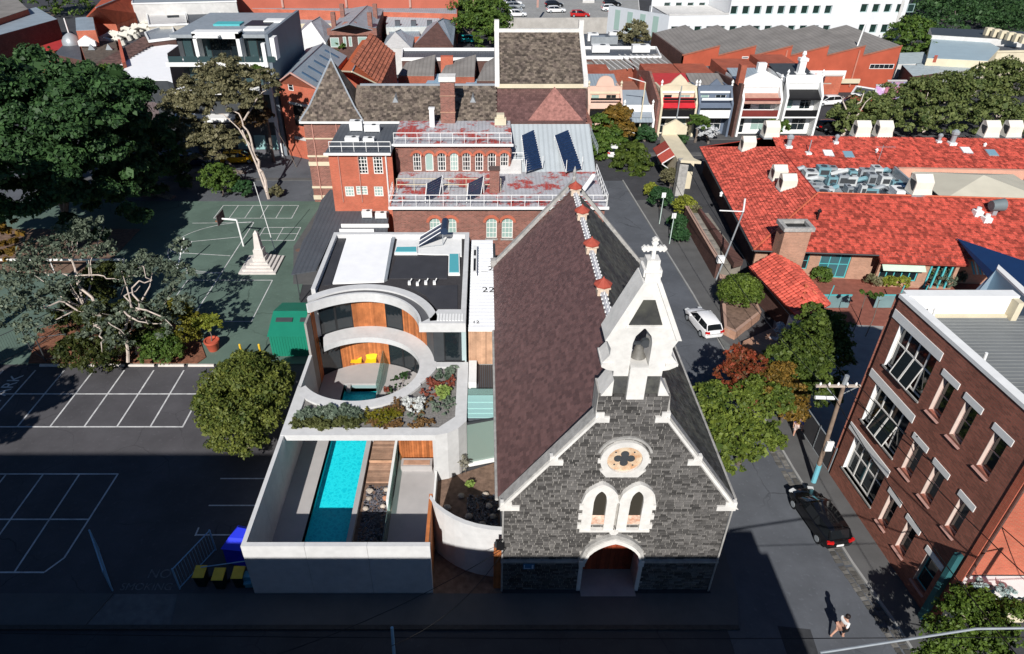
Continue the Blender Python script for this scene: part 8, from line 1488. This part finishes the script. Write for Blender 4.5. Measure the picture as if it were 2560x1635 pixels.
# tall gum with trunk and clumps
gm = [bb(470, 250, 80, 2.3), bb(440, 290, 79, 2.1), bb(520, 215, 80, 2.4), bb(570, 190, 80, 2.3), bb(600, 215, 80, 2.2), bb(555, 245, 79, 2.1), bb(500, 285, 78, 1.8), bb(615, 265, 79, 1.8), bb(670, 225, 80, 1.7), bb(668, 205, 80, 1.5)]
tr_ = py(672, 495, 75.5); base = (g(672, 497)[0], g(672, 497)[1], 0)
bp_ = lambda u, v, Y: (py(u, v, Y)[0], Y, py(u, v, Y)[1])
tree('tall_gum_tree', 'tall gum tree with pinkish leaning trunk and flat olive crown', base, gm + [bb(545, 225, 79.5, 2.2), bb(590, 250, 79, 1.6), bb(480, 270, 79, 1.8)], L_olive, 34000, .24, .13, bark_w, limbs=0, seed=6, fill=.05, sub=90, branches=[([base, bp_(655, 430, 75), bp_(640, 395, 76), bp_(625, 340, 77), bp_(605, 300, 78), bp_(560, 260, 79)], .19), ([bp_(628, 365, 77), bp_(585, 310, 78), bp_(520, 260, 79)], .09), ([bp_(610, 300, 78), bp_(640, 250, 79), bp_(668, 225, 80)], .12)])
tree('lower_gum_tree', 'lower grey-olive gum crown in front of the tall one', (-29.5, 80, 0), [bb(470, 330, 80, 1.9), bb(500, 350, 78, 2), bb(545, 355, 78, 1.9), bb(590, 360, 78, 1.6), bb(490, 385, 79, 1.7), bb(440, 340, 81, 1.5), bb(555, 385, 78, 1.3)], L_olive, 17000, .24, .1, seed=7, fill=.08, sub=80)
tree('rusty_gum_crown', 'small rusty brown tree crown right of the gum branches', (-24, 84, 0), [bb(625, 300, 83, 1.5), bb(650, 285, 84, 1.4)], leafmat('rusty_leaves', (.06, .04, .02), (.18, .11, .05)), 5000, .28, .05, limbs=0, seed=8)
for (u, v, Y, r, lb, m_) in ((548, 455, 75, 1.9, 'rounded green bush left of the gum trunk base', L_mid), (610, 480, 74.5, 1.05, 'small dark green bush close to the gum trunk', L_hedge), (690, 485, 74.5, .7, 'tiny pale shrub right of the gum trunk', L_olive)): x, z = py(u, v, Y); tree('bush', lb, (x, Y, 0), [(x, Y, r * .9, r, r * .9, r), (x + r * .4, Y, r * .7, r * .7, r * .7, r * .7)], m_, int(3500 * r), .2, .08, cat='bush', limbs=3)
# gum grove between lot and court
br_ = lambda pts: [g(u, v, z) + (z,) for u, v, z in pts]
g0 = (-29.6, 44.3, 0)
cl = [bz(190, 600, 6.2, 1.7), bz(110, 650, 5.8, 1.9), bz(60, 710, 5.4, 1.9), bz(40, 780, 4.6, 1.6), bz(250, 640, 5.6, 1.4), bz(90, 830, 3.6, 1.2), bz(160, 720, 5, 1.3), bz(120, 760, 4.4, 1.2), bz(240, 570, 6.4, 1.1)]
tree('grey_gum_tree', 'sparse grey-green gum tree with white branches over the court, left one', g0, cl, L_gum, 8500, .2, .2, bark_w, limbs=9, seed=11, fill=.5, flat=1.1, sub=22, branches=[(br_([(300, 890, .4), (250, 790, 3), (190, 700, 4.8), (175, 640, 5.6), (190, 590, 6.4)]), .14), (br_([(190, 700, 4.8), (140, 680, 5.2), (90, 640, 5.8)]), .07), (br_([(250, 790, 3), (160, 755, 4.5), (110, 770, 4.7), (60, 730, 5)]), .09), (br_([(190, 690, 5), (260, 690, 5), (300, 700, 5)]), .07), (br_([(180, 650, 5.4), (200, 590, 6.5)]), .06)])
cl = [bz(330, 690, 5.2, 1.3), bz(400, 680, 5.2, 1.2), bz(450, 690, 5, 1.1), bz(330, 790, 4.2, 1.2), bz(280, 820, 3.8, 1.1), bz(380, 780, 4.2, 1.1), bz(240, 790, 4.3, 1.0), bz(420, 820, 3.8, .9), bz(300, 860, 3.0, .9), bz(220, 840, 3.2, .8), bz(370, 650, 5.6, 1.0), bz(460, 760, 4.6, .8), bz(450, 620, 5.8, .8), bz(420, 740, 4.8, .9)]
tree('grey_gum_tree', 'spreading gum tree with twisting white branches above the mulch bed, right one', (-27.4, 43.6, 0), cl, L_gum, 7800, .19, .2, bark_w, limbs=9, seed=12, fill=.5, flat=1.1, sub=20, branches=[(br_([(320, 905, .6), (300, 830, 3.2), (330, 780, 4.2), (350, 770, 4.5), (330, 720, 5.2), (380, 700, 5.6)]), .13), (br_([(300, 780, 4.6), (340, 800, 4.6), (370, 810, 4.6)]), .09), (br_([(330, 770, 4.8), (310, 740, 5), (350, 715, 5.2)]), .08), (br_([(240, 815, 4), (260, 850, 3.6), (255, 880, 3.2)]), .07), (br_([(235, 815, 4.2), (270, 805, 4.6), (310, 835, 4.2)]), .07), (br_([(320, 690, 5.6), (355, 665, 5.8), (380, 700, 5.8)]), .07), (br_([(340, 770, 4.9), (400, 790, 4.7), (430, 815, 4.4)]), .07)])
tree('wattle_bush', 'dark olive bush at the left of the mulch bed', (-31, 44, 0), [bz(230, 740, 2.6, 1.7), bz(190, 800, 2.0, 1.5), bz(260, 700, 2.8, 1.5), bz(310, 690, 2.8, 1.2), bz(190, 880, 1.2, 1.3), bz(250, 905, 1.1, 1.2), bz(300, 850, 1.6, 1.4), bz(330, 790, 2.6, 1.4), bz(380, 815, 2.2, 1.2), bz(240, 800, 2.6, 1.4)], leafmat('wattle_leaves', (.012, .026, .006), (.085, .095, .022)), 38000, .17, .15, seed=13, fill=.2, sub=50)
tree('lilly_bush', 'bright green bush at the front of the mulch bed', (-25.6, 43.0, 0), [bz(400, 865, 1.3, 1.2), bz(365, 855, 1.3, 1.0), bz(430, 880, 1.0, .9), bz(385, 895, .9, .9)], L_mid, 9500, .15, .1, seed=14, fill=.1, sub=40, cat='bush')
tree('golden_shrub', 'yellow-green shrub nearest the potted tree', (-24.0, 44.2, 0), [bz(450, 790, 1.9, 1.0), bz(480, 810, 1.5, .9), bz(470, 840, 1.2, .9), bz(440, 765, 2.4, .7)], leafmat('golden_leaves', (.06, .065, .008), (.26, .24, .03)), 8000, .16, .1, seed=15, fill=.25, sub=30, cat='bush')
# maple by the church and trees behind it
mp = [bz(1780, 1050, 5.2, 1.0), bz(1830, 1010, 5.6, 1.0), bz(1740, 1010, 5.6, .5), bz(1890, 960, 5.8, .55), bz(1775, 990, 6.0, .9), bz(1790, 1110, 4.2, 1.1), bz(1850, 1080, 4.4, 1.05), bz(1900, 1030, 5.0, 1.0), bz(1940, 1000, 5.2, .9), bz(1915, 1100, 3.8, .95), bz(1850, 1140, 3.2, .9), bz(1810, 1160, 3.0, .65), bz(1880, 990, 5.8, .9)]
tree('maple_tree', 'yellow-green maple beside the church wall', (16.4, 31.6, 0), mp, leafmat('maple_leaves', (.03, .062, .012), (.2, .25, .04)), 19000, .18, .2, seed=21, fill=.25, sub=26, flat=.8)
tree('red_maple', 'maple top turning red and orange above the yellow-green one', (18.4, 35.4, 0), [bz(1850, 905, 5.6, .95), bz(1820, 935, 5.4, .85), bz(1880, 945, 5.4, .9), bz(1900, 915, 5.2, .7), bz(1860, 985, 5.2, .9), bz(1840, 960, 5.6, .7), bz(1870, 1010, 5.6, .55), bz(1830, 985, 6.1, .45)], leafmat('red_maple_leaves', (.05, .045, .015), (.34, .06, .03)), 5000, .18, .12, seed=22, fill=.25, sub=22, flat=.8)
tree('autumn_tree', 'brown-green autumn tree between red maple and green tree', (20.6, 35.6, 0), [bz(1930, 955, 4.8, 1.0), bz(1975, 985, 4.2, .95), bz(1905, 1000, 5.2, .8), bz(1985, 1030, 3.6, .8), bz(1955, 930, 4.8, .8)], L_aut, 8500, .17, .12, seed=23, fill=.15, sub=24, flat=.8)
tree('street_tree', 'dark green tree behind the maple, under the gatehouse roof', (23.2, 38.2, 0), [bz(2020, 860, 5.2, 1.5), bz(2065, 830, 5.4, 1.4), bz(2005, 915, 4.6, 1.4), bz(2070, 905, 4.6, 1.4), bz(1990, 965, 3.8, 1.1), bz(2050, 975, 3.4, 1.1), bz(2085, 870, 5, 1.1), bz(1950, 900, 4.6, 1.0), bz(2030, 795, 5.4, 1.0), bz(2060, 1000, 2.6, .7)], leafmat('street_leaves', (.015, .035, .006), (.12, .165, .028)), 27000, .19, .2, seed=24, fill=.12, sub=40)
for (u, v, lb, s) in ((2165, 738, 'thin lime sapling in the shaded yard, left', .5), (2200, 745, 'thin lime sapling in the shaded yard, right', .45)): x, z = py(u, v, 46); tree('sapling', lb, (x, 46, 0), [(x, 46, z, s, s, s)], L_mid, 500, .16, .04, seed=int(u), cat='sapling', limbs=3)
tree('round_bush', 'round clipped green bush in the brick planter near the white car', (21.75, 49.8, .85), [(21.75, 49.8, 1.9, 1.5, 1.35, 1.35)], leafmat('round_bush_leaves', (.03, .06, .008), (.16, .22, .035)), 12000, .16, .1, seed=25, fill=.0, cat='bush', sub=30)
for (u, v, r, lb, m_, z_) in ((1647, 505, 1.15, 'clipped dark green ball bush at the street corner', L_hedge, 1.3), (1690, 560, .9, 'clipped elongated hedge bush behind the thin sign post, far half', L_hedge, .9), (1697, 590, .8, 'clipped elongated hedge bush behind the thin sign post, near half', L_hedge, .8), (1625, 475, .8, 'yellow-green spiky shrub at the street corner', L_yel, .8), (1672, 455, 1.0, 'feathery olive palm shrub by the cream wall', L_olive, 1.4), (1707, 525, 1.1, 'feathery yellow-green palm beside the brick ramp', L_yel, 1.2), (1725, 530, .8, 'small olive palm against the planter wall', L_olive, 1.0), (1668, 415, .9, 'dark bush below the corner porch', L_dark, 1.0)):
    x, y = g(u, v + 18); tree('street_shrub', lb, (x, y, 0), [(x, y, z_, r, r * .9, r)], m_, int(3800 * r), .15, .06, cat='shrub', limbs=3, fill=.05 if m_ is L_hedge else .3, flat=.4 if m_ is L_hedge else 1.0, sub=30)
for (u, v, r, lb, m_) in ((2050, 680, .75, 'round dark green bush by the teal doors', L_mid), (2180, 690, .6, 'grey-green ball shrub, leftmost of three in the paved yard', L_olive), (2215, 692, .6, 'golden ball shrub in the middle of three', L_yel), (2248, 694, .6, 'golden ball shrub, rightmost of three', L_yel), (2298, 672, .95, 'large round green bush beside the striped awning', L_mid), (2350, 690, .9, 'loose grey-green shrub with white flowers under the striped awning', L_gum), (2385, 680, .7, 'rose bush with white flowers at the end of the paved yard', L_gum)):
    x, y = g(u, v + 24); tree('garden_bush', lb, (x, y, 0), [(x, y, r * .8, r * 1.1, r, r)], m_, int(3600 * r), .14, .05, cat='bush', limbs=2, fill=.05, sub=24)
tree('bougainvillea', 'white flowering tree under the gatehouse roof', (22.6, 44.3, 0), [bb(1960, 830, 44.6, .8), bb(1950, 860, 44.3, .7), bb(1985, 850, 44.4, .6)], leafmat('white_flowers', (.4, .42, .42), (.75, .76, .78)), 1500, .18, .07, seed=31, fill=.3)
# bottom right tree
tree('corner_tree', 'leafy green tree at the bottom right corner of the picture', (22.9, 17.6, 0), [bb(2400, 1560, 18.6, 1.0), bb(2360, 1600, 17.6, .95), bb(2450, 1520, 19.0, .9), bb(2480, 1590, 17.8, .95), bb(2400, 1500, 19.4, .6), bb(2540, 1540, 18.6, .7), bb(2340, 1650, 17, .8), bb(2470, 1650, 17, .9)], leafmat('corner_leaves', (.02, .045, .006), (.13, .2, .03)), 17000, .13, .12, seed=41, fill=.3, sub=26)
tree('pale_shrub', 'pale silvery shrub below the white awning at bottom right', (24.6, 19.4, 0), [bb(2450, 1475, 19.8, .5), bb(2500, 1480, 19.7, .6), bb(2530, 1500, 19.4, .5), bb(2400, 1490, 19.8, .4)], leafmat('silver_blue_leaves', (.2, .3, .3), (.55, .65, .62)), 2600, .12, .06, seed=42, fill=.4, cat='shrub')
# distance trees
far = [('street_tree', 'green street tree beside the school, nearest the hall', [bb(1500, 330, 92, 2.3), bb(1520, 360, 90, 2.2), bb(1490, 380, 88, 1.8), bb(1540, 400, 88, 1.4)], L_mid, 13000), ('street_tree', 'olive-brown street tree in front of the grey cottage', [bb(1545, 300, 93, 2.0), bb(1555, 330, 92, 1.7)], L_aut, 6500), ('corner_street_tree', 'green tree in the street median by the cross street', [bb(1580, 390, 86, 1.8), bb(1600, 415, 84, 1.4), bb(1560, 415, 84, 1.5), bb(1590, 440, 82, 1.1)], leafmat('street_leaves', (0, 0, 0), (0, 0, 0)), 8000),
       ('hedge_bush', 'clipped green bush in front of the grey cottage', [bb(1612, 340, 94, 1.4)], L_hedge, 3500), ('palm', 'spiky palm in front of the blue terrace', [bb(1745, 312, 93.5, 1.3)], L_mid, 1800), ('white_bush', 'white flowering bush in front of the blue terrace', [bb(1775, 335, 93, 1.2), bb(1755, 330, 93, .8)], MATS['white_flowers'], 1500), ('terrace_bush', 'green bush below the white terrace', [bb(1930, 320, 93, 1.1), bb(1955, 318, 93, .9)], L_mid, 2500), ('terrace_bush', 'dark bush at the foot of the cream terrace', [bb(1680, 345, 93, 1.0), bb(1700, 350, 92, .9)], L_dark, 2500),
       ('plane_tree', 'leafy plane tree in front of the factory yard', [bb(2110, 300, 96, 2.2), bb(2160, 270, 99, 2.4), bb(2200, 300, 96, 2.6), bb(2250, 270, 99, 2.6), bb(2230, 240, 102, 2.2), bb(2180, 320, 94, 1.8), bb(2120, 325, 94, 1.6)], leafmat('plane_leaves', (.04, .07, .018), (.2, .23, .075)), 15000), ('plane_tree', 'big plane tree with pale branches at the right edge', [bb(2330, 260, 98, 3.0), bb(2300, 245, 100, 2.8), bb(2370, 232, 102, 3.0), bb(2420, 250, 99, 3.2), bb(2440, 225, 102, 3), bb(2350, 310, 94, 2.4), bb(2480, 290, 96, 2.8), bb(2290, 310, 94, 2.2), bb(2420, 310, 94, 2.4)], leafmat('plane_leaves', (.04, .07, .018), (.2, .23, .075)), 27000), ('plane_tree', 'plane tree crown cut by the right edge of the picture', [bb(2520, 205, 103, 3.2), bb(2570, 240, 100, 3.6), bb(2480, 190, 105, 2.4), bb(2560, 310, 95, 3)], leafmat('plane_leaves', (.04, .07, .018), (.2, .23, .075)), 15000),
       ('park_tree', 'dark tree mass at the top right, left part', [bb(2350, 60, 185, 8), bb(2330, 20, 205, 9), bb(2390, 40, 195, 8), bb(2340, 90, 172, 6)], L_dark, 16000), ('park_tree', 'dark tree mass at the top right, middle part', [bb(2440, 50, 190, 8), bb(2480, 20, 205, 9), bb(2450, 85, 175, 6)], L_dark, 14000), ('park_tree', 'dark tree mass at the top right corner', [bb(2540, 40, 195, 9), bb(2560, 90, 172, 7), bb(2510, 70, 182, 7)], L_dark, 14000),
       ('lane_tree', 'green trees in the lane behind the zinc roofs, left crown', [bb(1175, 50, 165, 5), bb(1180, 80, 150, 4)], L_mid, 8000), ('lane_tree', 'green trees in the lane behind the zinc roofs, right crown', [bb(1220, 45, 168, 5), bb(1225, 80, 150, 4), bb(1232, 105, 138, 3)], L_mid, 9000), ('roof_bush', 'bush beyond the flat plant roof', [bb(1585, 95, 138, 3)], L_olive, 2500), ('villa_tree', 'tree between the factory and the cream villa', [bb(2275, 90, 150, 4), bb(2285, 125, 135, 3)], L_mid, 7000),
       ('roof_tree', 'green tree behind the grey shed at the top left', [bb(120, 15, 190, 7), bb(160, 12, 195, 6)], L_mid, 6000), ('balcony_bush', 'small bush in front of the parapet house', [bb(870, 118, 138, 2), bb(850, 122, 136, 1.5)], L_mid, 2500), ('gap_bush', 'bright green bush against the apartment balconies', [bb(645, 185, 86, 1.0)], L_mid, 1500)]
for k, (nm_, lb, bs, m_, n) in enumerate(far):
    x, y = bs[0][0], bs[0][1]; br2 = None
    if nm_ == 'plane_tree': br2 = [([(x, y, 0), (x + .5, y, 3), (x + 1.8, y + .3, 6)], .22), ([(x + .5, y, 3), (x - 1, y + .2, 5.6)], .15), ([(x + .5, y, 2), (x + 3, y + .2, 5.5)], .12)]
    tree(nm_, lb, (x, y, 0), bs, m_, n, .45 if y > 120 else .32, .2 if y < 120 else .4, bark_w if br2 else None, seed=100 + k, fill=.12, branches=br2, limbs=4, sub=60)
# fallen fruit and litter by the mulch bed corner: shaded beds at far left
struct(MB().prism([(-60, 56.5), (-36.5, 56.5), (-36.5, 66), (-60, 66)], .02, .06), 'brown_garden', dirt)
tree('red_bed_plants', 'reddish ground plants at the left edge by the court', (-44, 60, 0), [bb(30, 590, 60, 1.6), bb(50, 615, 58, 1.5), bb(10, 640, 57, 1.4)], L_aut, 1400, .3, .05, seed=51, cat='plants', limbs=2, fill=.5)
